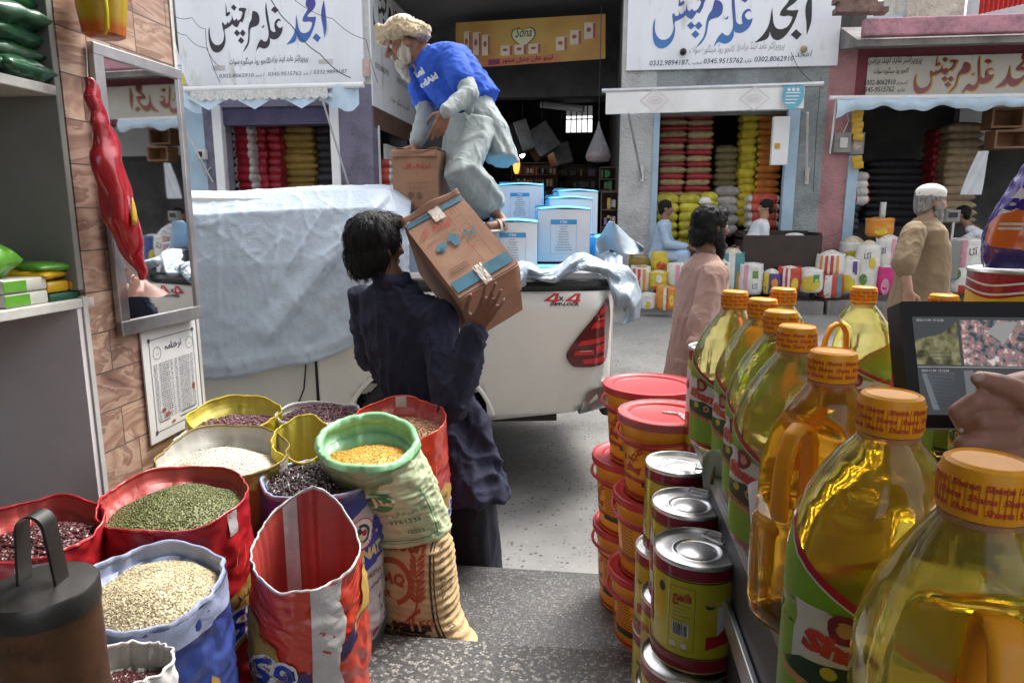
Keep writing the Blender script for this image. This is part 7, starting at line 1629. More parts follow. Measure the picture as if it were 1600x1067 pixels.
for (pts_, mt, lb, nm) in (([(1098, 712), (1126, 702), (1138, 760), (1104, 768)], M("pale_green_paper", (.5, .56, .5), .7, var=.1), "pale printed leaflet tucked between tin lid and oil bottles", "leaflet"), ([(1108, 755), (1135, 705), (1146, 715), (1136, 770)], M("kraft_paper", (.38, .28, .17), .8, var=.1), "folded brown paper scrap beside the pale leaflet", "paper_scrap"), ([(1133, 700), (1142, 696), (1146, 770), (1132, 772)], M("olive_card", (.30, .27, .03), .6, var=.1), "upright olive yellow card at the counter's street corner", "card")):
 cs = [P(a, b, 1.27 + .015 * i) for i, (a, b) in enumerate(pts_)]; o = MB(); o.grid(lambda u, v: cs[0].lerp(cs[1], u).lerp(cs[3].lerp(cs[2], u), v) + CF * (.02 * math.sin(u * 3 + v * 2)), 8, 8); q_ = tag(o.build(nm, mt, None, True, False, 180), lb, "paper"); md = q_.modifiers.new("t", 'SOLIDIFY'); md.thickness = .0008

# ------------------------------------------------------------------ things on the left shelves and wall
m_dgp = M("dark_green_film", (.012, .07, .03), .25, var=.5, vs=12, coat=.5, bmp=.4, bs_=25, bd=.01); m_lgp = M("leaf_green_film", (.10, .30, .03), .3, var=.3, vs=10, coat=.4, bmp=.3, bs_=22, bd=.01)
def soft(name, c, size, mat, label, rz=0, cat="packet", seed=1.0, extra=None, tilt=0.0):
 t = thing(name, label, cat, c, rz); o = MB()
 for sg in (1, -1):
  o.grid(lambda u, v: V(((u - .5) * size[0], (v - .5) * size[1], sg * size[2] / 2 * (max(0, 1 - abs(2 * u - 1) ** 3) ** .5) * (max(0, 1 - abs(2 * v - 1) ** 3) ** .5) * (1 + .35 * NZ.noise(V((u * 5 + seed, v * 5, sg)))) + tilt * (v - .5))), 22, 22, sg < 0)
 me = o.mesh("wrapper"); bm = bmesh.new(); bm.from_mesh(me); bmesh.ops.remove_doubles(bm, verts=bm.verts, dist=1e-4); bmesh.ops.recalc_face_normals(bm, faces=bm.faces); bm.to_mesh(me); bm.free(); me.materials.append(mat); link("wrapper", me, t, True, 180)
 if extra:
  o = MB(); x0, x1, y0, y1 = extra[1]; o.grid(lambda u, v: V(((lerp(x0, x1, u)) * size[0], lerp(y0, y1, v) * size[1], size[2] / 2 * (max(0, 1 - abs(2 * lerp(x0, x1, u)) ** 3) ** .5) * (max(0, 1 - abs(2 * lerp(y0, y1, v)) ** 3) ** .5) * (1 + .35 * NZ.noise(V(((lerp(x0, x1, u) + .5) * 5 + seed, (lerp(y0, y1, v) + .5) * 5, 1)))) + tilt * lerp(y0, y1, v) + .002)), 12, 12); o.build("printed_panel", extra[0], t, True, False, 180)
 return t
zS = 2.005; k = 0
for iy, y in enumerate((1.44, 1.615, 1.785)):
 for iz in range(8):
  soft("tea_packet", (WX - .115 + .02 * math.sin(iz * 2 + iy), y + .008 * math.sin(iz * 3), zS + .03 + iz * .046), (.22, .19, .07), m_dgp, "dark green packet, %s in the %s pile on the top left shelf" % (order(7 - iz, 8), ("nearest", "middle", "farthest")[iy]), .1 * math.sin(iz * 3 + iy), "packet", iz + iy * 2.0)
zS = 1.395
def on_shelf(px, py, x=None): return onX(px, py, WX - .03)
yA = onX(30, 450, WX - .05).y
m_wp = M("white_tissue_wrap", (.52, .53, .47), .35, var=.1, vs=12, coat=.3); m_yp = M("yellow_wrapper", (.50, .30, .01), .3, var=.2, vs=12, coat=.3); m_gb = M("dark_green_box", (.015, .09, .045), .4, var=.2, vs=20)
def bxp(name, y0, y1, z0, z1, dep, mat, label, extra=None, cat="packet"):
 t = thing(name, label, cat, (WX - .02 - dep / 2, (y0 + y1) / 2, zS + z0)); o = MB(); o.bx(-dep / 2, dep / 2, -(y1 - y0) / 2, (y1 - y0) / 2, 0, z1 - z0, .007); o.build("wrapper", mat, t)
 if extra:
  o = MB(); a0, a1 = extra[1]; o.bx(dep / 2, dep / 2 + .0015, lerp(-(y1 - y0) / 2, (y1 - y0) / 2, a0), lerp(-(y1 - y0) / 2, (y1 - y0) / 2, a1), (z1 - z0) * .12, (z1 - z0) * .88); o.build("printed_panel", extra[0], t, False)
 return t
yy = lambda px: onX(px, 430, WX - .02).y
bxp("tissue_pack", yy(2), yy(72), 0.0, .038, .16, m_wp, "lower green and white wrapped pack at the left of the lower shelf", (m_lgp, (-.0, .55)))
bxp("tissue_pack", yy(2), yy(72), .039, .076, .16, m_wp, "upper green and white wrapped pack on the lower shelf", (m_lgp, (-.0, .5)))
bxp("biscuit_box", yy(74), yy(150), 0.0, .024, .14, m_gb, "flat dark green box at the right end of the lower shelf")
bxp("biscuit_pack", yy(72), yy(106), .026, .058, .14, m_yp, "yellow pack on the dark green box, left one")
bxp("biscuit_pack", yy(108), yy(143), .026, .054, .14, M("amber_wrapper", (.55, .22, .01), .3, var=.15, coat=.3), "amber pack with a white panel on the dark green box, right one", (m_wp, (.3, .85)))
soft("snack_packet", (WX - .10, yy(85), zS + .075), (.16, .12, .035), m_yp, "thin yellow packet lying on the yellow and amber packs", .2, seed=3.0)
soft("snack_packet", (WX - .10, yy(105), zS + .097), (.16, .16, .035), m_lgp, "flat green packet topmost over the yellow packet", -.1, seed=5.0)
soft("snack_packet", (WX - .12, yy(22), zS + .125), (.16, .12, .09), m_lgp, "puffed bright green packet on the tissue packs", .1, seed=7.0, extra=(m_labr, (-.1, .3, -.3, .1)))
# jug hung at the top of the wall
jp = onX(160, 28, WX + .09); jg = thing("plastic_jug", "translucent yellow and orange plastic jug hung on the tiled wall above the mirror", "jug", jp)
o = MB(); o.lathe([(.045, -.055), (.056, -.05), (.066, .02), (.070, .075), (.066, .08), (.060, .02), (.050, -.045), (.001, -.047)], n=40, cap0=True, cap1=False)
m, nt, nd, lk, bs = newmat("yellow_translucent"); sx = nt.nodes.new("ShaderNodeSeparateXYZ"); lk.new(coords(nt, 'Object'), sx.inputs[0]); mr_ = N(nt, "ShaderNodeMapRange"); mr_.inputs[1].default_value = -.03; mr_.inputs[2].default_value = -.005; lk.new(sx.outputs['Z'], mr_.inputs[0]); rp_ = ramp(nt, [(0, (.62, .16, .01)), (1, (.58, .40, .02))], mr_.outputs[0]); lk.new(rp_.outputs[0], bs.inputs['Base Color']); bs.inputs['Roughness'].default_value = .25; bs.inputs['Transmission Weight'].default_value = .3
o.build("vessel", m, jg); o = MB(); o.tube([V((.045, -.05, .06)), V((.062, -.067, .045)), V((.066, -.071, .0)), V((.058, -.064, -.045)), V((.035, -.045, -.054))], .006, 8); o.build("handle", M("yellow_plastic", (.68, .55, .02), .35, var=.05), jg)
# red packets hanging in front of the mirror
hp0 = onX(132, 120, WX + .06)
hp = thing("hanging_packet", "long glossy red plastic packet hanging in front of the mirror", "packet")
ctr = [(138, 122, .010, .012), (146, 150, .022, .018), (150, 175, .020, .02), (160, 200, .030, .02), (166, 240, .040, .03), (175, 290, .046, .038), (190, 345, .046, .04), (205, 390, .034, .03), (218, 420, .018, .015), (224, 437, .010, .008)]
rs = []
for i in range(46):
 q = i / 45 * (len(ctr) - 1); j = min(int(q), len(ctr) - 2); f_ = q - j; f_ = f_ * f_ * (3 - 2 * f_) * .5 + f_ * .5; px_, py_, wa, wb = [lerp(ctr[j][m_i], ctr[j + 1][m_i], f_) for m_i in range(4)]
 c = onX(px_, py_, WX + .085); wa *= 1.3; rs.append([c + V((wb * math.sin(a) * (1 + .25 * NZ.noise(V((a * 1.2, i * .25, 2)))), wa * math.cos(a) * (1 + .2 * NZ.noise(V((a, i * .2, 5)))) + .006 * math.sin(i * .8), 0)) for a in [2 * math.pi * k_ / 36 for k_ in range(36)]])
o = MB(); o.rings(rs); o.build("wrapper", M("glossy_red_film", (.34, .008, .018), .15, var=.25, vs=14, coat=.7, bmp=.35, bs_=24, bd=.012), hp, True, True, 180)
yb = onX(215, 335, WX + .14)
o = MB(); o.shape(smoothpoly([(-.012, -.032), (.008, -.03), (.014, .0), (.008, .035), (.0, .05), (-.010, .02)], 3), lambda x, y: yb + V((-.012 - 3 * x * x, x, y))); q_ = o.build("yellow_sticker", m_yp, hp, True, False); md = q_.modifiers.new("t", 'SOLIDIFY'); md.thickness = .002
o = MB(); cl0 = onX(212, 430, WX + .07); o.rings([[cl0 + V((.012 * math.sin(a) * (1 + k_ * .8), .010 * math.cos(a) * (1 + k_ * 1.1) + .010 * k_, -.014 * k_ + .004 * math.sin(a * 3 + k_))) for a in [2 * math.pi * q / 20 for q in range(20)]] for k_ in range(6)]); o.build("film_tail", M("pinkish_clear_film", (.72, .52, .46), .12, var=.1, trans=.55, ior=1.2, coat=.5), hp)
o = MB(); o.tube([onX(137, 128, WX + .085), onX(134, 60, WX + .05), onX(136, 20, WX + .01)], .0015, 5); o.build("string", m_whp, hp)
# ------------------------------------------------------------------ people
def skinmat(n, c): return M("skin_" + n, c, .5, var=.18, vs=22, bmp=.25, bs_=90, bd=.003, sss=.12)
def hairmat(n, c, c2=None):
 m, nt, nd, lk, bs = newmat("hair_" + n); co = coords(nt, 'Object', (60, 60, 5)); nz = N(nt, "ShaderNodeTexNoise", Scale=1.6, Detail=4.0); lk.new(co, nz.inputs['Vector'])
 r_ = ramp(nt, [(.35, c), (.7, c2 or [x * 2.2 for x in c])], nz.outputs['Fac']); lk.new(r_.outputs[0], bs.inputs['Base Color']); bs.inputs['Roughness'].default_value = .62; bs.inputs['Specular IOR Level'].default_value = .18; bump(nt, bs, nz.outputs['Fac'], .8, .01); return m
def clothmat(n, c, rough=.85, w=600.0):
 m = M("cloth_" + n, c, rough, var=.09, vs=5); nt = m.node_tree; bs = nt.nodes["Principled BSDF"]; co = coords(nt, 'Object')
 n1 = N(nt, "ShaderNodeTexNoise", Scale=9.0, Detail=6.0, Roughness=.55, Distortion=1.4); nt.links.new(co, n1.inputs['Vector']); bump(nt, bs, n1.outputs['Fac'], .55, .014); return m
def hand(mb, w, d, n, th, curl=.35, s=1.0, spread=.12, curls=None):
 """w wrist, d towards the fingers, n out of the back of the hand, th towards the thumb"""
 d = V(d).normalized(); n = V(n); n = (n - d * n.dot(d)).normalized(); th = d.cross(n) if d.cross(n).dot(V(th)) > 0 else n.cross(d)
 w = V(w)
 for k in range(4):
  o_ = (.027 - .018 * k) * s; mb.capsule(w + d * .012 * s + th * o_ * .6, w + d * (.088 - .006 * abs(k - 1)) * s + th * o_, .0155 * s, .0115 * s, 10)
 L = [(.040, .025, .021), (.044, .028, .022), (.041, .026, .021), (.032, .020, .018)]
 for k in range(4):
  o_ = (.027 - .018 * k) * s; p = w + d * (.088 - .006 * abs(k - 1)) * s + th * o_; a = spread * (1.5 - k) * .5; c = curls[k] if curls else curl * (1 + .12 * k)
  dd = (d * math.cos(a) + th * math.sin(a)).normalized(); r_ = .0094 * s
  for j in range(3):
   c_ = c * (.7, 1.1, .8)[j]; dd2 = (dd * math.cos(c_) - n * math.sin(c_)).normalized(); n2 = (n * math.cos(c_) + dd * math.sin(c_)); q = p + dd2 * L[k][j] * s; mb.capsule(p, q, r_, r_ * .9, 10); r_ *= .9; p, dd = q, dd2; n_ = n2
   n = n2 if j < 2 else n
  n = (n_ if False else n); n = V(n)
  # reset the back-of-hand direction for the next finger
  n = (hand.n0 if False else n)
  n = _n0(d, th)
 p = w + d * .022 * s + th * .024 * s - _n0(d, th) * .006 * s; q = p + (th * .75 + d * .6 - _n0(d, th) * .25).normalized() * .042 * s; r_ = q + (d * .85 + th * .25 - _n0(d, th) * .3).normalized() * .032 * s; e = r_ + (d * .95 - _n0(d, th) * .3).normalized() * .025 * s
 mb.chain([p, q, r_, e], [.014 * s, .0115 * s, .0105 * s, .0088 * s], 10)
_side = {}
def _n0(d, th):
 k = _side.get('n'); return k
def make_hand(mb, w, d, n, th, **k):
 d = V(d).normalized(); n = V(n); n = (n - d * n.dot(d)).normalized(); _side['n'] = n; hand(mb, w, d, n, th, **k)
def frame(f, up=(0, 0, 1)):
 f = V(f).normalized(); u = V(up); u = (u - f * u.dot(f)).normalized(); l = u.cross(f); return f, u, l      # l = the person's left
def head(mb, c, f, u=(0, 0, 1), s=1.0, nose=1.0):
 f, u, l = frame(f, u); c = V(c); Mx = Matrix((l, f, u)).transposed()
 at_ = lambda x, y, z: c + (l * x + f * y + u * z) * s
 sc_ = lambda a, b, d: (a * s, b * s, d * s)
 mb.ell(at_(0, -.008, .025), sc_(.075, .095, .095), Mx, 20, 14); mb.ell(at_(0, .028, -.035), sc_(.060, .062, .082), Mx); mb.ell(at_(0, .055, -.088), sc_(.030, .028, .026), Mx)
 mb.ell(at_(0, .078, .030), sc_(.052, .018, .012), Mx); mb.capsule(at_(0, .086, .022), at_(0, .112 * nose, -.022), .009 * s, .0135 * s, 10); mb.ell(at_(.012, .095, -.026), sc_(.009, .011, .008), Mx); mb.ell(at_(-.012, .095, -.026), sc_(.009, .011, .008), Mx)
 mb.ell(at_(0, .088, -.052), sc_(.024, .012, .006), Mx); mb.ell(at_(0, .085, -.064), sc_(.021, .012, .007), Mx)
 for q in (-1, 1):
  mb.ell(at_(.042 * q, .062, -.012), sc_(.022, .022, .020), Mx); mb.ell(at_(.077 * q, -.004, -.006), sc_(.010, .020, .032), Mx)
 return at_
def eyes(at_, f, s, par):
 for q in (-1, 1):
  o = MB(); o.ell(at_(.031 * q, .079, .010), (.0125 * s,) * 3); e = o.build("eye", m_eyew, par); o = MB(); o.ell(at_(.031 * q, .0865, .010), (.0062 * s,) * 3); o.build("iris", m_ink, e)
m_eyew = M("eye_white", (.55, .50, .46), .25, var=0)
def ringel(c, a, b, n=40, fold=0.0, k=9, ph=0.0, seed=0.0):
 out = []
 for j in range(n):
  t = 2 * math.pi * j / n; g = 1 + fold * (math.sin(k * t + ph) * .6 + math.sin((k * 1.7) * t + ph * 2 + 1) * .4 + .7 * NZ.noise(V((math.cos(t) * 2, math.sin(t) * 2, seed))))
  out.append(V(c) + V(a) * math.cos(t) * g + V(b) * math.sin(t) * g)
 return out
def resample(rows, m):
 """rows of vectors, interpolated smoothly to m rows"""
 n = len(rows); out = []
 for i in range(m):
  q = i / (m - 1) * (n - 1); j = min(int(q), n - 2); t = q - j; out.append([a.lerp(b, t * t * (3 - 2 * t) * .35 + t * .65) if hasattr(a, 'lerp') else lerp(a, b, t) for a, b in zip(rows[j], rows[j + 1])])
 return out
def garment(mb, rows, n=56, m=40, k=8, seed=0.0):
 """rows: (centre, side vector, front vector, fold)"""
 rr = resample([[V(c), V(a), V(b), f] for c, a, b, f in rows], m)
 mb.rings([ringel(c, a, b, n, f, k, .6 * i / m * 3, seed + i * .04) for i, (c, a, b, f) in enumerate(rr)])
def wr(amp, sx=(7, 7, 3), seed=0.0, fine=.25):
 def f(p, n):
  q = V((p.x * sx[0] + seed, p.y * sx[1], p.z * sx[2])); w = V((NZ.noise(q * .7), NZ.noise(q * .7 + V((5, 2, 1))), 0)) * .8
  r1 = 1 - abs(NZ.noise(q + w)) * 2.2; r2 = 1 - abs(NZ.noise(q * 2.3 + w * 2 + V((9, 0, 3)))) * 2.2
  return amp * (max(0, r1) ** 3 * 1.1 + max(0, r2) ** 3 * fine) - amp * .3
 return f
def skin_obj(mb, mat, par, vox=.006, sm=3, name="body"):
 me = remesh(mb, name, vox, sm); me.materials.append(mat); return link(name, me, par, True, 180)
def cloth_obj(mb, mat, par, name, vox=.010, sm=4, disp=None):
 me = remesh(mb, name, vox, sm, disp); me.materials.append(mat); return link(name, me, par, True, 180)
m_skin = skinmat("brown", (.25, .125, .08)); m_skind = skinmat("dark_brown", (.15, .072, .046)); m_skinl = skinmat("light_brown", (.36, .20, .13))
m_hairb = hairmat("black", (.004, .004, .0045), (.014, .013, .014)); m_hairg = hairmat("grey", (.10, .10, .10), (.32, .31, .29)); m_hairw = hairmat("white", (.30, .27, .23), (.58, .54, .48))
m_navy_c = clothmat("navy", (.014, .016, .042)); m_dark_c = clothmat("dark_navy", (.008, .009, .018)); m_tee = clothmat("royal_blue", (.016, .085, .50)); m_kur = clothmat("pale_grey_green", (.31, .355, .36)); m_pinkc = clothmat("dusty_pink", (.33, .205, .17)); m_tanc = clothmat("tan", (.22, .155, .09)); m_whc = clothmat("white", (.66, .68, .72)); m_blc = clothmat("light_blue", (.33, .44, .58)); m_turb = clothmat("beige_turban", (.52, .42, .28)); m_capw = clothmat("white_cap", (.68, .65, .60))
m_sand = M("sandal_tan", (.36, .30, .25), .6, var=.15)
def strands(ob, mat, crown, n, L, seed, curl=.12):
 """loose locks lying over a head of hair"""
 me = ob.data; qr = random.Random(seed); mb = MB(); vs = me.vertices
 for i in range(n):
  v = vs[qr.randrange(len(vs))]; p = v.co.copy(); nn = v.normal.copy(); d = (p - crown); d = d - nn * d.dot(nn)
  if d.length < 1e-4: continue
  d = (d.normalized() + V((qr.uniform(-curl, curl), qr.uniform(-curl, curl), qr.uniform(-curl, curl) - .25))).normalized(); l = L * qr.uniform(.5, 1.3); r_ = qr.uniform(.0007, .0013)
  mb.tube([p - nn * .001, p + d * l * .35 + nn * .004, p + d * l * .7 + nn * .005, p + d * l + nn * qr.uniform(-.002, .006)], [r_, r_, r_ * .8, r_ * .3], 3, False)
 k = mb.build("loose_strands", mat, ob, True, False); k['kind'] = 'stuff'
# 1. the man carrying the carton, seen from behind
pm_ = thing("person", "person in dark navy shalwar kameez seen from behind, carrying a brown carton", "person")
q = lambda a, b, d: P(a, b, d)
fD = V((.30, .95, 0)).normalized(); lD = V((-.95, .30, 0)).normalized()
hc = q(588, 388, 2.70); fH = V((.62, .76, .05)); nk = q(617, 436, 2.72)
mb = MB(); at_ = head(mb, hc, fH, (.12, 0, 1), 1.06); mb.capsule(hc - V((-.01, 0, .05)), nk - V((0, 0, .05)), .058, .066)
shL, shR = q(566, 470, 2.80), q(682, 508, 2.64); elR, wrR = q(702, 630, 2.52), q(738, 522, 2.47); elL, wrL = q(580, 560, 3.0), q(665, 540, 2.86)
pel = q(690, 690, 2.78); mb.chain([nk + V((0, 0, -.06)), q(630, 520, 2.76), pel], [.05, .09, .10]); mb.capsule(shL, shR, .04, .04)
mb.chain([shR, elR, wrR], [.05, .042, .029]); mb.chain([shL, elL, wrL], [.05, .042, .029])
# right hand spread under the end of the box, its back towards us
make_hand(mb, wrR + camvec(.006, -.010, .0), camvec(.085, -.135, -.045), camvec(.35, .30, -.9), camvec(-.7, -.5, 0), curl=.12, s=1.06, spread=.30)
make_hand(mb, wrL, camvec(.9, -.1, .1), camvec(0, 1, .2), camvec(0, -.3, 1), curl=.3)
ftL, ftR = V((pel.x + .02, pel.y + .03, 0)), V((pel.x + .16, pel.y - .02, 0))
for s_, ft in ((-1, ftL), (1, ftR)):
 hp_ = pel + V((.085 * s_, 0, -.03)); mb.chain([hp_, hp_.lerp(ft, .5) + V((0, .03, 0)), ft + V((0, 0, .09))], [.08, .055, .038]); mb.capsule(ft + V((0, -.03, .045)), ft + V((.02, .15, .03)), .042, .032)
skin_obj(mb, m_skind, pm_, .006)
mb = MB(); S_ = lambda w: -lD * w
rows = [(q(614, 440, 2.72), S_(.070), fD * .068, .0), (q(617, 452, 2.72), S_(.110), fD * .085, .0), (q(620, 468, 2.73), S_(.160) + V((0, 0, -.02)), fD * .105, .01), (q(626, 500, 2.74), S_(.184) + V((0, 0, -.03)), fD * .120, .02), (q(638, 550, 2.75), S_(.178), fD * .125, .04), (q(655, 605, 2.76), S_(.165), fD * .125, .05), (q(676, 655, 2.76), S_(.168), fD * .138, .04), (q(700, 705, 2.76), S_(.190), fD * .150, .055), (q(718, 748, 2.75), S_(.192), fD * .165, .07), (q(724, 768, 2.75), S_(.19), fD * .168, .08)]
garment(mb, rows, 64, 46, 7, 2.0)
mb.capsule(q(640, 486, 2.70), shR + V((0, 0, .012)), .08, .082); mb.chain([shR + V((0, 0, -.005)), shR.lerp(elR, .5) + camvec(.008, .0, -.01), elR + camvec(.0, .010, 0)], [.070, .072, .064]); mb.chain([elR + camvec(.0, .010, 0), elR.lerp(wrR, .5) + camvec(.012, .012, 0), wrR], [.064, .055, .045]); mb.chain([shL, shL.lerp(elL, .5), elL, wrL], [.062, .062, .058, .05])
# back tail of the shirt, blown out at the right
mb.chain([q(735, 640, 2.72), q(757, 690, 2.70), q(778, 728, 2.70)], [.05, .040, .016])
cloth_obj(mb, m_navy_c, pm_, "kameez", .010, 5, wr(.014, (10, 10, 5), 1.0, .6))
mb = MB(); mb.rings([ringel(q(615 - i * 2, 448 - 11 * i, 2.715), S_(.082 - .005 * i), fD * (.080 - .003 * i), 32) for i in range(3)], True, False, False); co_ = mb.build("collar", m_navy_c, pm_, True); md = co_.modifiers.new("t", 'SOLIDIFY'); md.thickness = .006
mb = MB()
for s_, ft in ((-1, ftL), (1, ftR)):
 hp_ = pel + V((.075 * s_, 0, -.02)); garment(mb, [(hp_, V((.115, 0, 0)), V((0, .115, 0)), .02), (hp_.lerp(ft, .35), V((.120, 0, 0)), V((0, .125, 0)), .05), (hp_.lerp(ft, .65), V((.105, 0, 0)), V((0, .115, 0)), .07), (ft + V((0, 0, .16)), V((.085, 0, 0)), V((0, .10, 0)), .08), (ft + V((0, 0, .05)), V((.08, 0, 0)), V((0, .095, 0)), .06)], 44, 30, 6, s_ * 3.0)
cloth_obj(mb, m_dark_c, pm_, "shalwar", .011, 4, wr(.010, (9, 9, 2), 4.0, .3))
mb = MB(); f_, u_, l_ = frame(fH, (.12, 0, 1)); Mx = Matrix((l_, f_, u_)).transposed()
mb.ell(at_(0, -.016, .038), (.098, .114, .106), Mx, 24, 16); mb.ell(at_(0, -.062, -.028), (.086, .062, .088), Mx, 20, 12); mb.ell(at_(.0, .055, .092), (.070, .06, .038), Mx)
for q_ in (-1, 1): mb.ell(at_(.066 * q_, -.028, -.02), (.030, .042, .065), Mx)
me = remesh(mb, "hair", .006, 3, lambda p, n: .005 * NZ.noise(V((p.x * 45, p.y * 45, p.z * 12))) + .004 * NZ.noise(p * 16)); me.materials.append(m_hairb); hr_ = link("hair", me, pm_, True, 180)

strands(hr_, m_hairb, at_(0, -.03, .13), 1000, .034, 5)
# 2. the old man bending over on the load
po_ = thing("person", "elderly bearded person in blue t-shirt and pale turban, bending over on the truck's load", "person")
ax_ = (q(666, 84, 4.2) - q(748, 192, 4.2)).normalized(); lO = V((.25, -.95, -.05)).normalized(); fO = ax_.cross(lO); fO = fO if fO.x < 0 else -fO
lO = (lO - ax_ * lO.dot(ax_)).normalized()
hc = q(632, 72, 4.14); fHo = V((-.86, -.36, -.34)); mb = MB(); at_ = head(mb, hc, fHo, (-.30, 0, .95), 1.04, 1.08); nkO = q(664, 92, 4.18); mb.capsule(at_(0, -.02, -.06), nkO, .058, .065)
pO = q(746, 190, 4.22); shN, shF = q(706, 88, 4.03), q(652, 112, 4.36); elN, wrN = q(731, 148, 3.90), q(698, 174, 3.80); elF, wrF = q(668, 178, 4.33), q(651, 224, 4.14)
mb.chain([nkO, q(700, 130, 4.2), pO], [.09, .13, .13]); mb.capsule(shN, shF, .06, .06); mb.chain([shN, elN, wrN], [.048, .040, .029]); mb.chain([shF, elF, wrF], [.048, .04, .029])
make_hand(mb, wrN, q(680, 214, 3.84) - wrN, camvec(.25, -.1, -1), camvec(-1, .3, 0), curl=.42, s=1.1, curls=[.22, .42, .5, .55])
make_hand(mb, q(648, 229, 4.10), q(614, 240, 4.02) - q(648, 229, 4.10), camvec(0, -1, -.2), camvec(.2, .2, -1), curl=.30, s=1.08)
knN, anN, knF, anF = q(717, 268, 3.93), q(776, 335, 4.16), q(702, 285, 4.22), q(706, 352, 4.3); hpN, hpF = pO + lO * .09, pO - lO * .09
mb.chain([hpN, knN, anN], [.06, .048, .036]); mb.chain([hpF, knF, anF], [.06, .048, .036])
toeN = q(762, 353, 4.03); heelN = q(797, 350, 4.18); mb.chain([anN, heelN.lerp(toeN, .25), toeN], [.036, .036, .026]); mb.capsule(heelN, heelN.lerp(toeN, .4), .03, .035); mb.chain([anF, anF + V((-.14, -.05, -.06))], [.036, .03])
skin_obj(mb, m_skin, po_, .006); 
bd_ = [c for c in po_.children if c.name.startswith("body")][0]; eyes(at_, fHo, 1.04, bd_)
# beard, moustache, turban
mb = MB(); f_, u_, l_ = frame(fHo, (-.30, 0, .95)); Mx = Matrix((l_, f_, u_)).transposed()
for (x, y, z, a, b, c) in ((0, .060, -.098, .046, .040, .048), (0, .058, -.140, .034, .030, .045), (.05, .030, -.062, .024, .040, .060), (-.05, .030, -.062, .024, .040, .060), (.066, .008, -.02, .014, .022, .045), (-.066, .008, -.02, .014, .022, .045), (0, .050, -.178, .018, .018, .030), (.018, .092, -.044, .020, .012, .010), (-.018, .092, -.044, .020, .012, .010)): mb.ell(at_(x, y, z), (a, b, c), Mx)
me = remesh(mb, "beard", .006, 2, lambda p, n: .006 * NZ.noise(V((p.x * 60, p.y * 60, p.z * 22)))); me.materials.append(m_hairw); link("beard", me, po_, True, 180)
mb = MB(); mb.ell(at_(0, -.015, .075), (.104, .118, .085), Mx, 24, 14)
for i in range(3):
 tilt_ = .30; mb.tube([at_(.108 * math.cos(t) * (1 - .06 * i), -.008 + .124 * math.sin(t) * (1 - .04 * i), .048 + .026 * i + .042 * math.sin(t) * tilt_ * 2 + .010 * math.sin(t * 3 + i)) for t in np.linspace(0, 6.283, 33)], [.021 + .005 * math.sin(k * .7 + i) for k in range(33)], 10)
mb.ell(at_(.02, -.115, .035), (.075, .058, .058), Mx); mb.ell(at_(.02, .125, .055), (.022, .02, .018), Mx); mb.ell(at_(-.03, .12, .07), (.02, .018, .02), Mx)
cloth_obj(mb, m_turb, po_, "turban", .007, 2, wr(.012, (26, 26, 26), 2.0, .4))
mb = MB(); mb.ell(at_(0, -.012, .118), (.088, .100, .055), Mx, 24, 12); me = remesh(mb, "skull_cap", .008, 1, lambda p, n: .003 * NZ.noise(p * 40)); me.materials.append(m_capw); link("skull_cap", me, po_, True, 180)
# kurta under the t-shirt
mb = MB(); dn = V((0, 0, -1))
wO = lambda a: lO * a
mb.chain([shN.lerp(elN, .3), elN + camvec(.012, 0, 0), elN.lerp(wrN, .5), wrN], [.062, .056, .050, .042]); mb.capsule(elN, elN + camvec(.005, .08, .02), .045, .028); mb.chain([shF.lerp(elF, .3), elF, elF.lerp(wrF, .6), wrF + V((0, 0, .01))], [.066, .064, .056, .046])
garment(mb, [(q(735, 172, 4.2), wO(.18), fO * .15, .0), (q(752, 188, 4.2), wO(.185), V((-.17, 0, .05)), .03), (q(764, 210, 4.21), wO(.185), V((-.135, 0, .02)), .06), (q(776, 232, 4.22), wO(.18), V((-.115, 0, .0)), .09), (q(785, 252, 4.22), wO(.178), V((-.095, 0, .0)), .12)], 56, 26, 7, 5.0)
cloth_obj(mb, m_kur, po_, "kurta", .010, 4, wr(.006, (14, 14, 6), 7.0, .6))
mb = MB()
garment(mb, [(q(738, 190, 4.15), wO(.17), V((-.16, 0, .02)), .0), (hpN.lerp(knN, .45) + V((.01, .03, -.02)), V((0, -.15, .0)), V((-.145, .0, -.06)), .07), (knN + V((.02, .0, .0)), V((0, -.115, 0)), V((-.105, 0, -.03)), .06), (knN.lerp(anN, .45), V((0, -.105, 0)), V((-.10, 0, -.07)), .10), (knN.lerp(anN, .8), V((0, -.095, 0)), V((-.085, 0, -.06)), .12), (anN + V((-.01, 0, .015)), V((0, -.075, 0)), V((-.065, 0, -.045)), .05)], 48, 36, 6, 1.5)
garment(mb, [(q(732, 192, 4.3), wO(.14), V((-.15, 0, .02)), .0), (hpF.lerp(knF, .5), V((0, -.13, 0)), V((-.135, 0, 0)), .04), (knF, V((0, -.12, 0)), V((-.115, 0, 0)), .05), (knF.lerp(anF, .6), V((0, -.11, 0)), V((-.10, 0, 0)), .08), (anF, V((0, -.08, 0)), V((-.07, 0, 0)), .06)], 44, 30, 6, 6.5)
cloth_obj(mb, m_kur, po_, "shalwar", .010, 4, wr(.006, (10, 10, 5), 3.0, .6))
mb = MB()
rowsT = [(q(662, 86, 4.19), wO(.085), fO * .085, .0), (q(671, 89, 4.19), wO(.13), fO * .115, .0), (q(683, 96, 4.19), wO(.185), fO * .155, .01), (q(696, 106, 4.19), wO(.20), fO * .182, .015), (q(709, 124, 4.2), wO(.198), fO * .188, .02), (q(723, 144, 4.2), wO(.192), fO * .186, .03), (q(737, 162, 4.2), wO(.19), fO * .184, .035), (q(744, 172, 4.2), wO(.19), fO * .186, .035)]
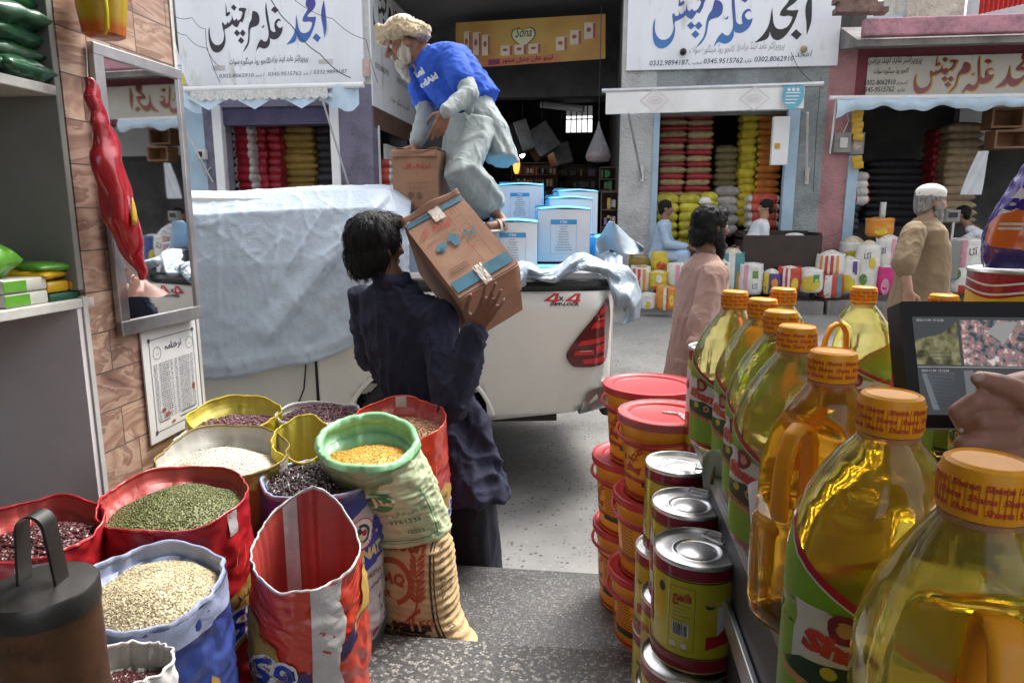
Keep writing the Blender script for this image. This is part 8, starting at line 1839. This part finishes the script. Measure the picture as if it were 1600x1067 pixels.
garment(mb, rowsT, 60, 34, 8, 3.0); mb.chain([shN + lO * -.02, shN.lerp(elN, .4), shN.lerp(elN, .62)], [.080, .080, .078]); mb.chain([shF, shF.lerp(elF, .5), shF.lerp(elF, .65)], [.085, .082, .080])
tee = cloth_obj(mb, m_tee, po_, "t_shirt", .010, 4, wr(.007, (8, 8, 14), 6.0, .6))
# lettering on the chest: cast on to the shirt's surface
from mathutils.bvhtree import BVHTree
bv = BVHTree.FromPolygons([v.co.copy() for v in tee.data.vertices], [tuple(p.vertices) for p in tee.data.polygons])
tc = q(665, 131, 3.9); tdx = camvec(.80, -.60, .18); tdx.normalize(); tdy = camvec(-.50, -.85, .0); tdy.normalize()
def onshirt(x, y):
 p = tc + tdx * x + tdy * y; d_ = (p - CO).normalized(); h = bv.ray_cast(CO, d_)
 return (h[0] - d_ * .006) if h[0] is not None else p + d_ * .2
o = MB(); text(o, "bal", .050, onshirt, (.03, .055), 'R', bold=.06, cut=.012); text(o, "edAid", .050, onshirt, (.085, -.01), 'R', bold=.06, cut=.012); o.build("shirt_lettering", M("white_shirt_print", (.62, .66, .72), .7, var=0), tee, True, False, 180)
# sandals
mb = MB(); dS_ = (toeN - heelN); sd_ = dS_.cross(V((0, 0, 1))).normalized()
mb.rings([[heelN.lerp(toeN, t * 1.22 - .08) + sd_ * (w_ * math.cos(a)) + V((0, 0, -.032 + .012 * math.sin(a))) for a in [2 * math.pi * k / 12 for k in range(12)]] for t, w_ in ((0, .012), (.06, .034), (.3, .038), (.7, .047), (.92, .040), (1, .015))]); sdl = mb.build("sandal", m_sand, po_)
mb = MB()
for t0_ in (.42, .62):
 mb.rings([[heelN.lerp(toeN, t0_ + .05 * math.cos(b)) + sd_ * (.047 * math.cos(a)) + V((0, 0, -.028 + .062 * math.sin(a) + .003 * math.sin(b))) for b in [2 * math.pi * k / 8 for k in range(8)]] for a in np.linspace(0, math.pi, 14)])
mb.build("strap", m_sand, sdl)

# a standing or seated figure in shalwar kameez, built from its joints
def simple(label, hd, fH_, body, arms, legs, m_top, m_leg, m_sk, hair=None, cap=None, beard=None, vox=.008, hs=1.0, foldk=7, handk=None, up=(0, 0, 1), dispk=.008):
 t = thing("person", label, "person"); mb = MB(); at_ = head(mb, hd, fH_, up, hs); f_, u_, l_ = frame(fH_, up); Mx = Matrix((l_, f_, u_)).transposed()
 c0 = body[0][0]; mb.capsule(at_(0, -.02, -.06), c0 + V((0, 0, -.05)), .055, .062)
 mb.chain([V(b[0]) for b in body[1:5]], [.055, .08, .10, .10][:len(body[1:5])])
 for a in arms:
  mb.chain(a['p'], [.048, .040, .028][:len(a['p'])]); 
  if a.get('hand'): make_hand(mb, a['p'][-1], *a['hand'], curl=a.get('curl', .4), s=1.05)
  mb.capsule(a['p'][0], body[2][0], .045, .05)
 for L in legs:
  mb.chain(L, [.08, .055, .038][:len(L)])
  ft = L[-1]; fd = V((f_.x, f_.y, 0)).normalized(); mb.capsule(ft + V((0, 0, -.04)), ft + fd * .16 + V((0, 0, -.06)), .036, .028); mb.capsule(L[0], body[4][0] if len(body) > 4 else body[-1][0], .09, .1)
 b_ = skin_obj(mb, m_sk, t, vox)
 if vox <= .008: eyes(at_, fH_, hs, b_)
 mb = MB(); garment(mb, body, 56, 40, foldk, hd[0])
 for a in arms:
  p = a['p']; sl_ = a.get('sleeve', 1.0); rs_ = a.get('r', (.068, .064, .052))
  if sl_ >= 1: mb.chain(p, rs_)
  else: mb.chain([p[0], p[1], p[1].lerp(p[2], sl_)] if sl_ > 0 else [p[0], p[0].lerp(p[1], 1 + sl_)], rs_[:3] if sl_ > 0 else rs_[:2])
  if a.get('flare'): mb.capsule(p[2], p[2] + V(a['flare']), .05, .045)
 cloth_obj(mb, m_top, t, "kameez", vox * 1.5, 4, wr(dispk, (9, 9, 4), hd[0] * 3, .4))
 mb = MB()
 for L in legs:
  L2 = [L[0], L[0].lerp(L[1], .5), L[1], L[1].lerp(L[2], .5), L[2] + V((0, 0, .04))]; dd = (L[2] - L[0]).normalized(); sx_ = l_ * 1.0; fx_ = dd.cross(sx_).normalized()
  if len(L) == 3 and abs((L[1] - L[0]).normalized().z) > .6: garment(mb, [(c, sx_ * w_, fx_ * w_ * 1.1, k_) for c, w_, k_ in zip(L2, (.11, .12, .105, .10, .08), (.0, .04, .05, .07, .05))], 40, 26, 6, L[0].x)
  else: mb.chain([L[0], L[1], L[2] + V((0, 0, .03))], [.11, .095, .075])
 cloth_obj(mb, m_leg, t, "shalwar", vox * 1.6, 4, wr(.010, (8, 8, 2.5), hd[0] * 5, .3))
 if hair:
  mb = MB(); sz = hair[1]
  mb.ell(at_(0, -.018, .040), (.088 * sz, .106 * sz, .094 * sz), Mx, 22, 14); mb.ell(at_(0, -.062, -.025), (.078 * sz, .055 * sz, .075 * sz), Mx)
  if len(hair) > 2:
   mb.ell(at_(0, -.075, -.045), (.075, .060, .070), Mx); mb.ell(at_(.0, .05, .085), (.062, .055, .04), Mx)
   for q_ in (-1, 1): mb.ell(at_(.062 * q_, -.035, -.02), (.034, .05, .07), Mx)
  me = remesh(mb, "hair", vox, 2, lambda p, n: .007 * NZ.noise(p * 30) + .005 * NZ.noise(V((p.x * 60, p.y * 60, p.z * 25)))); me.materials.append(hair[0]); hr_ = link("hair", me, t, True, 180)
  if len(hair) > 2: strands(hr_, hair[0], at_(0, -.03, .13), 900, .030, 9, .5)
 if beard:
  mb = MB(); L_ = beard[1]
  for (x, y, z, a, b, c) in ((0, .058, -.095, .048, .042, .045), (0, .060, -.10 - L_ * .5, .044, .040, .035 + L_ * .5), (.05, .026, -.062, .026, .042, .06), (-.05, .026, -.062, .026, .042, .06), (.066, .004, -.02, .014, .022, .045), (-.066, .004, -.02, .014, .022, .045), (.016, .092, -.044, .02, .012, .010), (-.016, .092, -.044, .02, .012, .010)): mb.ell(at_(x, y, z), (a, b, c), Mx)
  me = remesh(mb, "beard", min(vox, .007), 2, lambda p, n: .006 * NZ.noise(V((p.x * 55, p.y * 55, p.z * 25)))); me.materials.append(beard[0]); link("beard", me, t, True, 180)
 if cap:
  mb = MB(); mb.ell(at_(0, -.012, .070), (.090, .108, .068), Mx, 24, 14); mb.ell(at_(0, -.012, .052), (.091, .109, .030), Mx, 24, 10); me = remesh(mb, "skull_cap", .007, 2); me.materials.append(cap); link("skull_cap", me, t, True, 180)
 return t
# 3. man in dusty pink walking behind the bottles
fP = V((.95, .30, 0)).normalized(); lP = V((-.30, .95, 0)).normalized(); D_ = 4.15
rowP = lambda px, py, hw, hd, f=.0: (q(px, py, D_), lP * hw, fP * hd, f)
simple("person in dusty pink with thick black hair and beard, walking behind the oil bottles", q(1111, 356, D_), (.93, .34, -.03),
  [rowP(1103, 396, .062, .062), rowP(1103, 405, .12, .085), rowP(1101, 418, .19, .115), rowP(1098, 445, .205, .135, .01), rowP(1093, 490, .195, .145, .02), rowP(1089, 535, .195, .155, .035), rowP(1085, 580, .20, .170, .05), rowP(1081, 630, .205, .185, .06)],
  [dict(p=[q(1116, 430, 3.98), q(1096, 508, 3.90), q(1098, 552, 3.86)], hand=(V((-.1, 0, -1)), V((0, -1, 0)), fP), r=(.082, .078, .066), flare=(-.055, -.01, .055)), dict(p=[q(1100, 425, 4.36), q(1110, 505, 4.4), q(1125, 560, 4.34)], hand=(V((.2, 0, -1)), V((0, 1, 0)), fP))],
  [[q(1085, 560, 4.08), q(1090, 660, 4.05), V((q(1085, 600, 4.0).x + .02, q(1085, 600, 4.0).y, .09))], [q(1085, 560, 4.24), q(1088, 660, 4.25), V((q(1080, 600, 4.25).x - .10, q(1080, 600, 4.25).y, .09))]], m_pinkc, m_pinkc, m_skind, (m_hairb, 1.04, 1), None, (m_hairb, .085), .007, 1.03)
hb_ = thing("shopping_bag", "small bright blue plastic bag held low by the man in pink", "bag", q(1082, 592, 3.86)); o = MB(); o.lathe([(.008, .06), (.02, .04), (.035, .0), (.055, -.06), (.06, -.12), (.04, -.16), (.001, -.165)], n=20); o.build("film", M("blue_bag_film", (.02, .16, .55), .3, var=.2, vs=14, coat=.4, bmp=.4, bs_=20, bd=.01), hb_)
# 4. man in tan with white cap
D_ = 5.0; fP = V((.98, .18, 0)).normalized(); lP = V((-.18, .98, 0)).normalized()
simple("person in tan kameez and white skull cap, greying beard, walking past the pink shop", q(1455, 317, D_), (.96, .16, -.04),
  [rowP(1447, 340, .062, .062), rowP(1446, 348, .12, .085), rowP(1445, 358, .19, .115), rowP(1444, 380, .205, .140, .01), rowP(1443, 410, .20, .160, .02), rowP(1440, 440, .20, .168, .03), rowP(1434, 480, .205, .185, .05), rowP(1430, 530, .21, .20, .06)],
  [dict(p=[q(1428, 365, 4.80), q(1412, 412, 4.72), q(1420, 455, 4.70)], hand=(V((.1, 0, -1)), V((-.3, -1, 0)), fP), sleeve=.12, r=(.085, .082, .070), curl=.6), dict(p=[q(1455, 362, 5.2), q(1462, 412, 5.24), q(1472, 452, 5.2)], hand=(V((.2, 0, -1)), V((0, 1, 0)), fP))],
  [[q(1436, 470, 4.92), q(1448, 545, 4.9), V((q(1440, 500, 4.9).x + .12, q(1440, 500, 4.9).y, .09))], [q(1436, 470, 5.08), q(1428, 545, 5.1), V((q(1430, 500, 5.1).x - .18, q(1430, 500, 5.1).y, .09))]], m_tanc, m_tanc, m_skinl, (m_hairg, .98), m_capw, (m_hairg, .05), .007, 1.0)
# 5. people in the shops
def seated(label, px, py, yw, face, m_t, m_l, hair, cap=None, vox=.011, hs=.98, lean=0.0, sk=None):
 h = onY(px, py, yw); f3_ = V(face).normalized(); l3 = V((-f3_.y, f3_.x, 0)); z0 = h.z; B = lambda dz, fw=0.0: h + V((0, 0, -dz)) + f3_ * fw
 R_ = lambda dz, hw, hd, fw=0.0, fo=0.0: (B(dz, fw - lean * dz), l3 * hw, f3_ * hd, fo)
 pv = B(.72, -.06 - lean * .7)
 return simple(label, h, f3_, [R_(.16, .06, .06), R_(.19, .12, .085), R_(.23, .185, .11), R_(.36, .195, .13, 0, .01), R_(.52, .19, .14, 0, .02), R_(.66, .20, .16, 0, .03), R_(.74, .20, .17, 0, .03)],
      [dict(p=[B(.27, -lean * .27) + l3 * .19 * s_, B(.52, .06) + l3 * .22 * s_, B(.56, .30) + l3 * .12 * s_], hand=(f3_, V((0, 0, 1)), -l3 * s_)) for s_ in (-1, 1)],
      [[pv + l3 * .10 * s_, pv + f3_ * .42 + l3 * .13 * s_ + V((0, 0, .04)), pv + f3_ * .40 + l3 * .12 * s_ + V((0, 0, -.38))] for s_ in (-1, 1)], m_t, m_l, sk or m_skin, hair, cap, None, vox, hs)
seated("seated person in pale blue at the middle shop's left side, before the bright yellow sacks", 1041, 326, 10.6, (.95, -.2, 0), m_blc, m_blc, (m_hairb, 1.0), lean=.1)
seated("seated person in white shirt behind the dark desk of the middle shop", 1196, 325, 10.8, (-.96, -.15, 0), m_whc, m_whc, (m_hairb, 1.0), lean=-.25, sk=m_skinl)
seated("person in white skull cap sitting at the back, mostly behind the pink clad man's head", 1102, 322, 10.95, (.4, -.9, 0), m_tanc, m_tanc, None, m_capw)
seated("person in white bending away inside the pink shop, beside the hanging scale", 1503, 335, 10.9, (-.85, .5, 0), m_whc, m_whc, (m_hairb, 1.0), lean=.75)
# 6. the shopkeeper whose folded hands show at the right edge
pk_ = thing("person", "person at the right edge, only the folded hands in front of the monitor in view", "person")
mb = MB(); H = lambda a, b, d=.70: P(a, b, d)
hb2 = V((1.02, .62, 1.70)); at_ = head(mb, hb2, (-.8, .5, -.1)); mb.capsule(hb2 - V((0, 0, .05)), hb2 - V((0, 0, .22)), .06, .07)
mb.chain([hb2 - V((0, 0, .25)), hb2 - V((0, 0, .6))], [.12, .14]); wA, wB = H(1672, 668, .72), H(1668, 628, .80); eA, eB = V((.86, .44, 1.16)), V((.95, .95, 1.18))
for e, w_ in ((eA, wA), (eB, wB)): mb.chain([hb2 + V((-.05, -.12 if e is eA else .14, -.28)), e, w_], [.055, .046, .034])
# front hand: back of the hand towards the camera
mb.chain([wA, H(1622, 664, .725), H(1582, 652, .722)], [.034, .031, .024], 16); mb.capsule(H(1606, 690, .72), H(1570, 676, .715), .024, .019); mb.capsule(H(1604, 640, .725), H(1566, 634, .715), .022, .017)
mb.chain([H(1566, 630, .700), H(1524, 627, .682), H(1498, 644, .688), H(1507, 664, .698)], [.0112, .0104, .0098, .0088], 12)                 # index bent round
mb.chain([H(1572, 660, .700), H(1534, 659, .682), H(1516, 672, .694), H(1526, 684, .704)], [.0112, .0104, .0096, .0088], 12)
mb.chain([H(1578, 690, .700), H(1538, 690, .682), H(1506, 693, .686), H(1508, 706, .697)], [.0108, .0100, .0094, .0085], 12)
mb.chain([H(1590, 716, .702), H(1556, 719, .686), H(1531, 718, .688)], [.0100, .0092, .0080], 12)
mb.chain([H(1616, 628, .70), H(1580, 606, .684), H(1552, 598, .680), H(1531, 592, .684)], [.015, .0118, .0108, .0085], 12)                   # thumb on top
# the other hand clasped behind it
mb.chain([wB, H(1630, 628, .76), H(1590, 635, .75)], [.034, .036, .032], 16)
mb.chain([H(1640, 612, .74), H(1605, 598, .715), H(1578, 602, .705)], [.018, .0135, .0115], 12)
for k in range(3): mb.chain([H(1585, 640 + 22 * k, .745), H(1540, 644 + 22 * k, .735), H(1530, 650 + 20 * k, .725)], [.013, .012, .010], 12)
kb = skin_obj(mb, skinmat("weathered_hand", (.34, .175, .125)), pk_, .0026, 2)
for a, b, d, dx, dy in ((1530, 589.5, .677, -.010, -.004), (1575, 600, .698, -.011, .001), (1507, 671, .692, .001, .009), (1509, 706, .690, -.003, .007)):
 o = MB(); o.ell(H(a, b, d), (.0065, .0050, .0028), (CF * -1).to_track_quat('Z', 'Y').to_matrix()); o.build("nail", M("finger_nail", (.46, .30, .25), .3, var=.05) if "finger_nail" not in bpy.data.materials else bpy.data.materials["finger_nail"], kb)
mb = MB(); garment(mb, [(hb2 - V((0, 0, .17)), V((.07, 0, 0)), V((0, .07, 0)), 0), (hb2 - V((0, 0, .24)), V((.14, .05, 0)), V((-.05, .18, 0)), 0), (hb2 - V((0, 0, .45)), V((.15, .06, 0)), V((-.06, .20, 0)), .02), (hb2 - V((0, 0, .9)), V((.17, .06, 0)), V((-.06, .21, 0)), .04)], 48, 26)
for e, w_ in ((eA, wA), (eB, wB)): mb.chain([hb2 + V((-.05, -.14 if e is eA else .16, -.28)), e, e.lerp(w_, .55)], [.08, .07, .058])
cloth_obj(mb, m_kur, pk_, "kameez", .014, 4, wr(.010, (8, 8, 5), 2.0))
mb = MB(); mb.ell(hb2 + V((.01, -.01, .045)), (.10, .10, .09)); me = remesh(mb, "hair", .012, 2); me.materials.append(m_hairb); link("hair", me, pk_)
# ------------------------------------------------------------------ goods in front of the shops across the street
FG = "open sacks and tubs set out before the shops across the street"
def small(label, px, py, pb, w, Y_, outer, stripes=(), grain=(.5, .42, .3), heap=.02, kind="grain_sack", seed=0.0, top=1.0, cat="sack"):
 c = onY(px, py, Y_); bt_ = onY(px, pb, Y_); d = (c - CO).dot(CF); b = Bag(px, py, w, d, bt_.z, base=(c.x, c.y), seed=seed + px, tilt=.01, wob=.03, belly=.06, top=top)
 t = thing(kind, label, cat, b.B, 0, FG); L = lambda v: V(v) - b.B; n = 28
 o = MB(); o.rings([[L(b.S(2 * math.pi * j / n, i / 12)) for j in range(n)] for i in range(13)] + [[L(b.S(2 * math.pi * j / n, 1, -.012)) for j in range(n)], [L(b.S(2 * math.pi * j / n, .93, -.014)) for j in range(n)]], True, True, False); o.build("body", outer, t, True, True, 180)
 o = MB(); cc = L(b.C); r_ = b.r * .93 * top; o.rings([[V((cc.x + r_ * q_ * math.cos(a), cc.y + r_ * q_ * math.sin(a), cc.z - .03 + (heap + .03) * (1 - q_ * q_) + .008 * NZ.noise(V((q_ * 3, a, px))))) for a in [2 * math.pi * j / 20 for j in range(20)]] for q_ in (1, .7, .4, .1)], True, False, True)
 k = "far_grain_%d_%d_%d" % tuple(int(x * 99) for x in grain); gm_2 = bpy.data.materials.get(k) or grainmat(k, grain, .25, 70); o.build("grain", gm_2, t, True, False, 180)
 for i, (mt, x0, x1, y0, y1) in enumerate(stripes):
  if mt is m_blp: add_text(t, b, mt, [(urdu("آٹا"), (y1 - y0) * b.H, ((x0 + x1) / 2 * b.r, y0 * b.H), {})])
  else: add_decal(t, b, mt, [smoothpoly([(x0 * b.r, y0 * b.H), (x1 * b.r, y0 * b.H), (x1 * b.r, y1 * b.H), (x0 * b.r, y1 * b.H)], 1) if x1 - x0 < .6 else circle((x0 + x1) / 2 * b.r, (y0 + y1) / 2 * b.H, (x1 - x0) / 2 * b.r, (y1 - y0) / 2 * b.H, 12)], "printed_mark", .002 + .001 * i, .05)
 return t
w0, rS, yS, oS, gS, tS, pS, mS, vS = [weave("far_" + n_, c_, .4) for n_, c_ in (("white", (.66, .65, .62)), ("red", (.50, .06, .04)), ("yellow", (.60, .46, .04)), ("orange", (.62, .24, .03)), ("green", (.12, .24, .05)), ("teal", (.08, .24, .26)), ("pink", (.62, .30, .38)), ("magenta", (.55, .03, .18)), ("violet", (.08, .05, .20)))]
C1, C2, C3 = (.58, .50, .36), (.40, .24, .12), (.62, .58, .50)
st = lambda *m_: [(m_[i], -.75 + i * 1.5 / len(m_), -.75 + (i + .55) * 1.5 / len(m_), .05, .95) for i in range(len(m_))]
small("orange sack with white centre stripe on the street beside the grey tarp's end", 1041, 448, 483, 28, 9.75, oS, [(w0, -.25, .05, .0, 1), (rS, .1, .22, 0, 1), (yS, .3, .9, .2, .7)], C2)
small("small white tub with a yellow mark, lowest left on the street", 1014, 459, 482, 23, 9.8, w0, [(yS, -.3, .2, .1, .5)], C3, kind="tub", cat="tub")
small("red and white striped sack behind the white tub", 1001, 416, 456, 30, 10.25, w0, st(rS, rS, oS), C2)
small("yellow and red sack between the striped sack and the pale pink one", 1030, 424, 452, 28, 10.2, yS, [(w0, -.3, .3, .4, .9), (rS, -.8, .8, .0, .25)], C1)
small("olive brown sack at the foot of the white roughcast pillar", 1001, 400, 418, 34, 10.6, m_oliv, (), C2)
small("white sack with pale pink stripe behind the pink clad man's back", 1060, 412, 447, 32, 10.2, w0, [(pS, -.2, .15, 0, 1)], C3)
small("yellow tub with a red label below the steel canister", 1033, 392, 424, 30, 10.5, yS, [(rS, -.4, .5, .1, .5)], C3, kind="tub", cat="tub")
small("large cream sack with teal and white stripes left of the desk", 1146, 394, 452, 33, 10.3, tS, [(w0, -.35, .2, 0, 1), (oS, .4, .8, 0, .5)], C1, .06)
small("white sack with pale pink stripe and green writing under the desk's left corner", 1174, 412, 459, 36, 10.2, w0, [(pS, -.55, -.2, 0, 1), (gS, .15, .60, .55, .8), (m_blp, .1, .7, .2, .42)], C3)
small("violet sack with a yellow front stripe under the desk", 1206, 425, 458, 32, 10.2, vS, [(yS, -.7, -.2, 0, 1), (oS, .0, .6, .3, .75)], C3, .05)
small("red and white striped sack under the middle of the desk", 1234, 417, 456, 33, 10.2, rS, [(w0, -.5, -.3, 0, 1), (w0, -.1, .1, 0, 1), (yS, .2, .85, .1, .6)], C3)
small("pale yellow tub with dark label under the desk's right corner", 1268, 420, 456, 35, 10.2, w0, [(yS, -.8, .85, .05, .75), (m_grp, .2, .7, .45, .8)], C3, kind="tub", cat="tub")
small("upper red and white striped sack right of the desk, set on another", 1299, 396, 430, 40, 10.3, w0, st(oS, rS, rS, oS), C3, .05)
small("lower striped sack with a teal edge, under the upper red and white one", 1299, 428, 464, 36, 10.25, rS, [(w0, -.45, .1, 0, 1), (tS, .5, .9, 0, 1)], C3)
small("yellow and grey sack at the foot of the pink pillar", 1326, 404, 456, 33, 10.3, w0, [(yS, -.8, .8, .0, .55), (vS, .4, .85, .55, .95)], C3, .04)
small("heaped tan sack just left of the pink pillar's frame", 1334, 378, 404, 38, 10.7, w0, [(yS, -.6, .5, .1, .5)], C1, .09)
small("tall white sack with green leaves, right of the pink pillar", 1358, 382, 456, 34, 10.3, w0, [(gS, -.5, .1, .15, .40), (yS, .1, .7, .5, .75), (m_blp, -.5, .5, .72, .88)], C1, .06)
small("white sack with violet and pink stripes left of the tan clad man", 1390, 372, 430, 37, 10.4, w0, [(pS, .2, .5, 0, 1), (vS, .6, .7, 0, 1), (m_blp, -.7, 0, .6, .8)], C3, .05)
small("magenta plastic sack below the violet striped one", 1389, 416, 460, 31, 10.2, mS, [(pS, -.5, .2, .0, .6)], C3)
small("white sack with a broad pink stripe right of the tan clad man", 1511, 373, 422, 42, 10.3, w0, [(pS, -.3, .1, 0, 1), (m_blp, .2, .8, .5, .8)], C3, .03)
small("green and white sack under the broad pink striped one", 1506, 416, 456, 36, 10.25, w0, [(gS, -.8, -.1, .5, .95), (rS, -.2, .3, .0, .3)], C3)
small("blue sack next to the broad pink striped one, half behind the detergent bag", 1546, 374, 440, 34, 10.35, m_blue, [(yS, -.5, .3, .2, .6)], C3)
small("orange tub with a steel cup standing in it, in front of the pink shop", 1376, 341, 370, 37, 10.6, oS, [(yS, -.3, .6, .1, .5)], C2, .0, kind="tub", cat="tub", top=1.08)
small("green striped sack half behind the carrying pink clad man's elbow", 1128, 408, 452, 30, 10.25, w0, st(gS, yS, gS), C1, .04)
def steel(px, py0, py1, w, Y_, lb, nm, cat):
 a, b = onY(px, py1, Y_), onY(px, py0, Y_); d = (a - CO).dot(CF); r_ = w * d / FPX / 2; o = MB(); h = b.z - a.z
 o.lathe([(r_ * .9, 0), (r_, .01), (r_, h * .95), (r_ * 1.05, h), (r_ * .9, h), (r_ * .85, h * .8), (.001, h * .8)], n=20, cap0=True, cap1=False); t = thing(nm, lb, cat, a); o.build("vessel", m_alu, t)
steel(1032, 355, 388, 12, 10.5, "shiny steel canister on the yellow tub at the middle shop's left", "canister", "canister"); steel(1378, 316, 344, 9, 10.6, "shiny steel measuring cup standing in the orange tub", "measuring_cup", "cup")
# desk, scale, hanging things
dk = thing("desk", "dark brown wooden desk turned to the street in front of the middle shop", "desk"); dY = 10.35
o = MB(); fbox(o, 1160, 368, 1284, 424, dY, dY + .04, .006, dY); o.build("front_panel", m_dkwood, dk, False); x0, x1 = onY(1160, 390, dY).x, onY(1284, 390, dY).x; zt_ = fz(1220, 366, dY)
o = MB(); o.bx(x0, x1, dY + .04, dY + .62, zt_ - .08, zt_ - .05); o.build("desk_top", m_dkwood, dk, False); o = MB(); o.bx(x0, x0 + .04, dY + .04, dY + .62, zt_ - .5, zt_ + .02); o.bx(x1 - .04, x1, dY + .04, dY + .62, zt_ - .5, zt_ + .02); o.bx(x0 + .04, x1 - .04, dY + .58, dY + .62, zt_ - .5, zt_ + .04); o.build("side_panel", m_dkwood, dk, False)
for s_ in (x0 + .05, x1 - .09): o = MB(); o.bx(s_, s_ + .05, dY + .05, dY + .10, WALK, zt_ - .4); o.build("leg", m_dkwood, dk, False)
for px, lb in ((1180, "crumpled white paper heap on the left of the dark desk"), (1242, "small bundle of papers on the right of the dark desk")):
 pp = onY(px, 364, dY + .3); pp.z = zt_ - .03; tag((lambda o: (o.ell(pp, (.14, .1, .045)), o.build("paper_bundle", M("desk_paper", (.62, .62, .60), .8, var=.2, vs=20, bmp=.8, bs_=14, bd=.03) if "desk_paper" not in bpy.data.materials else bpy.data.materials["desk_paper"])))(MB())[1], lb, "papers")
wb_ = thing("hanging_box", "plain white box hung from the lintel in front of the orange sacks", "box"); o = MB(); fbox(o, 1207, 182, 1233, 258, 10.75, 10.85, .01, 10.75); o.build("case", m_white, wb_, False); o = MB(); fbox(o, 1211, 224, 1219, 232, 10.73, 10.749, .004, 10.73); o.build("yellow_mark", m_yp, wb_, False)
mbx = thing("meter_box", "grey metal electricity meter box on the pink pillar", "meter box"); o = MB(); fbox(o, 1299, 209, 1325, 240, FY - .14, FY - .003, .01); o.build("case", m_conc, mbx, False); o = MB(); fbox(o, 1307, 217, 1319, 233, FY - .16, FY - .141, .006); o.build("meter", m_dirtw, mbx, False); o = MB(); o.tube([onY(1314, 215, FY - .1), onY(1326, 190, FY - .05), onY(1322, 160, FY - .1)], .008, 5); o.build("wire", m_dirtw, mbx)
pf_ = thing("framed_picture", "small pale framed picture on the right frame post of the pink pillar", "picture"); o = MB(); fbox(o, 1327, 208, 1348, 242, FY - .07, FY - .045, .006); o.build("frame", m_cream, pf_, False); o = MB(); fbox(o, 1331, 213, 1344, 236, FY - .075, FY - .0705); o.build("image", M("framed_print", (.42, .36, .30), .6, var=.4, vs=30), pf_, False)
for i in range(7):
 t = thing("sachet", "%s yellow sachet of the strip hanging at the pink shop's left door post" % order(i, 7).replace(" from the top", ""), "sachet", onY(1341 - (i % 2) * 2, 178 + i * 9 + (26 if i > 4 else 0), FY - .12), 0, "yellow sachets hanging at the pink shop"); o = MB(); o.box((0, 0, 0), (.15, .03, .10), Matrix.Rotation(U(-.2, .2), 3, 'Y'), .012); o.build("wrapper", m_yp, t)
scl = thing("weighing_scale", "pale upright weighing scale with a display on a post, beside the pink striped sack", "scale"); o = MB(); fbox(o, 1482, 376, 1500, 436, 10.1, 10.35, .01, 10.1); o.build("base", m_cream, scl, False); o = MB(); fbox(o, 1487, 345, 1491, 378, 10.2, 10.24, .004, 10.2); o.build("post", m_steel, scl, False); o = MB(); fbox(o, 1479, 328, 1501, 347, 10.16, 10.26, .008, 10.16); o.build("display_head", m_cream, scl, False); o = MB(); fbox(o, 1483, 332, 1497, 340, 10.15, 10.159, 0, 10.15); o.build("display", m_ink, scl, False)
pl_ = thing("plastic_sheet", "white translucent plastic sheet hanging inside the pink shop", "sheet"); a_ = onY(1538, 236, 11.0); o = MB(); o.grid(lambda u, v: a_ + V((-.12 * v + (u - .5) * (.16 + .12 * v), .03 * math.sin(u * 8 + v * 3), -.62 * v)), 12, 14); o.build("film", M("milky_film", (.62, .64, .68), .3, var=.1, coat=.3), pl_, True, False, 180)
for i, (px0, px1, py0, py1) in enumerate(((1556, 1600, 168, 200), (1560, 1604, 203, 232))):
 t = thing("wall_shelf", ("upper" if i == 0 else "lower") + " open tan wooden shelf inside the pink shop at the right edge", "shelf"); y_ = 11.6; X0, X1, Z0, Z1 = onY(px0, py0, y_).x, onY(px1, py0, y_).x, fz(px0, py1, y_), fz(px0, py0, y_); o = MB()
 for z_ in (Z0, Z1 - .03): o.bx(X0, X1, y_, y_ + .3, z_, z_ + .03)
 o.bx(X0 - .03, X0, y_, y_ + .3, Z0, Z1); o.bx(X1, X1 + .03, y_, y_ + .3, Z0, Z1); o.bx(X0, X1, y_ + .3, y_ + .32, Z0, Z1); o.build("carcass", m_tanwood, t, False)
for i, (pts, lb) in enumerate((([(420, -6, 10.4), (455, 40, 10.5), (500, 85, 10.5), (548, 122, 10.6)], "black wire drooping across the left white sign"), ([(452, -6, 10.3), (520, 30, 10.5), (572, 62, 10.7), (590, 130, 10.8)], "thin wire crossing the right half of the left white sign"), ([(264, 36, 10.3), (290, 55, 10.5), (322, 75, 10.6), (343, 104, 10.9)], "loose wire hanging left of the blue and black lettering"), ([(262, 20, 10.2), (300, 28, 10.5), (321, 45, 10.6), (322, 70, 10.7), (344, 130, 10.9)], "tangled wire looping past the left edge of the white sign"), ([(1236, 82, 10.8), (1262, 122, 10.8), (1283, 128, 10.9)], "thin wire running from the tan knob to the pink pillar"), ([(1283, 120, 10.9), (1276, 200, 10.9), (1271, 300, 10.95)], "dark cable running down the grey green pillar"))):
 o = MB(); ps = [onY(*p) for p in pts]; r_ = []
 for k in range(len(ps) - 1):
  for j in range(6): t_ = j / 6; r_.append(ps[k].lerp(ps[k + 1], t_) - V((0, 0, .05 * math.sin(math.pi * t_))))
 o.tube(r_ + [ps[-1]], .0045 if i else .008, 5); tag(o.build("overhead_wire", m_wire), lb, "wire")
bpy.context.view_layer.update()
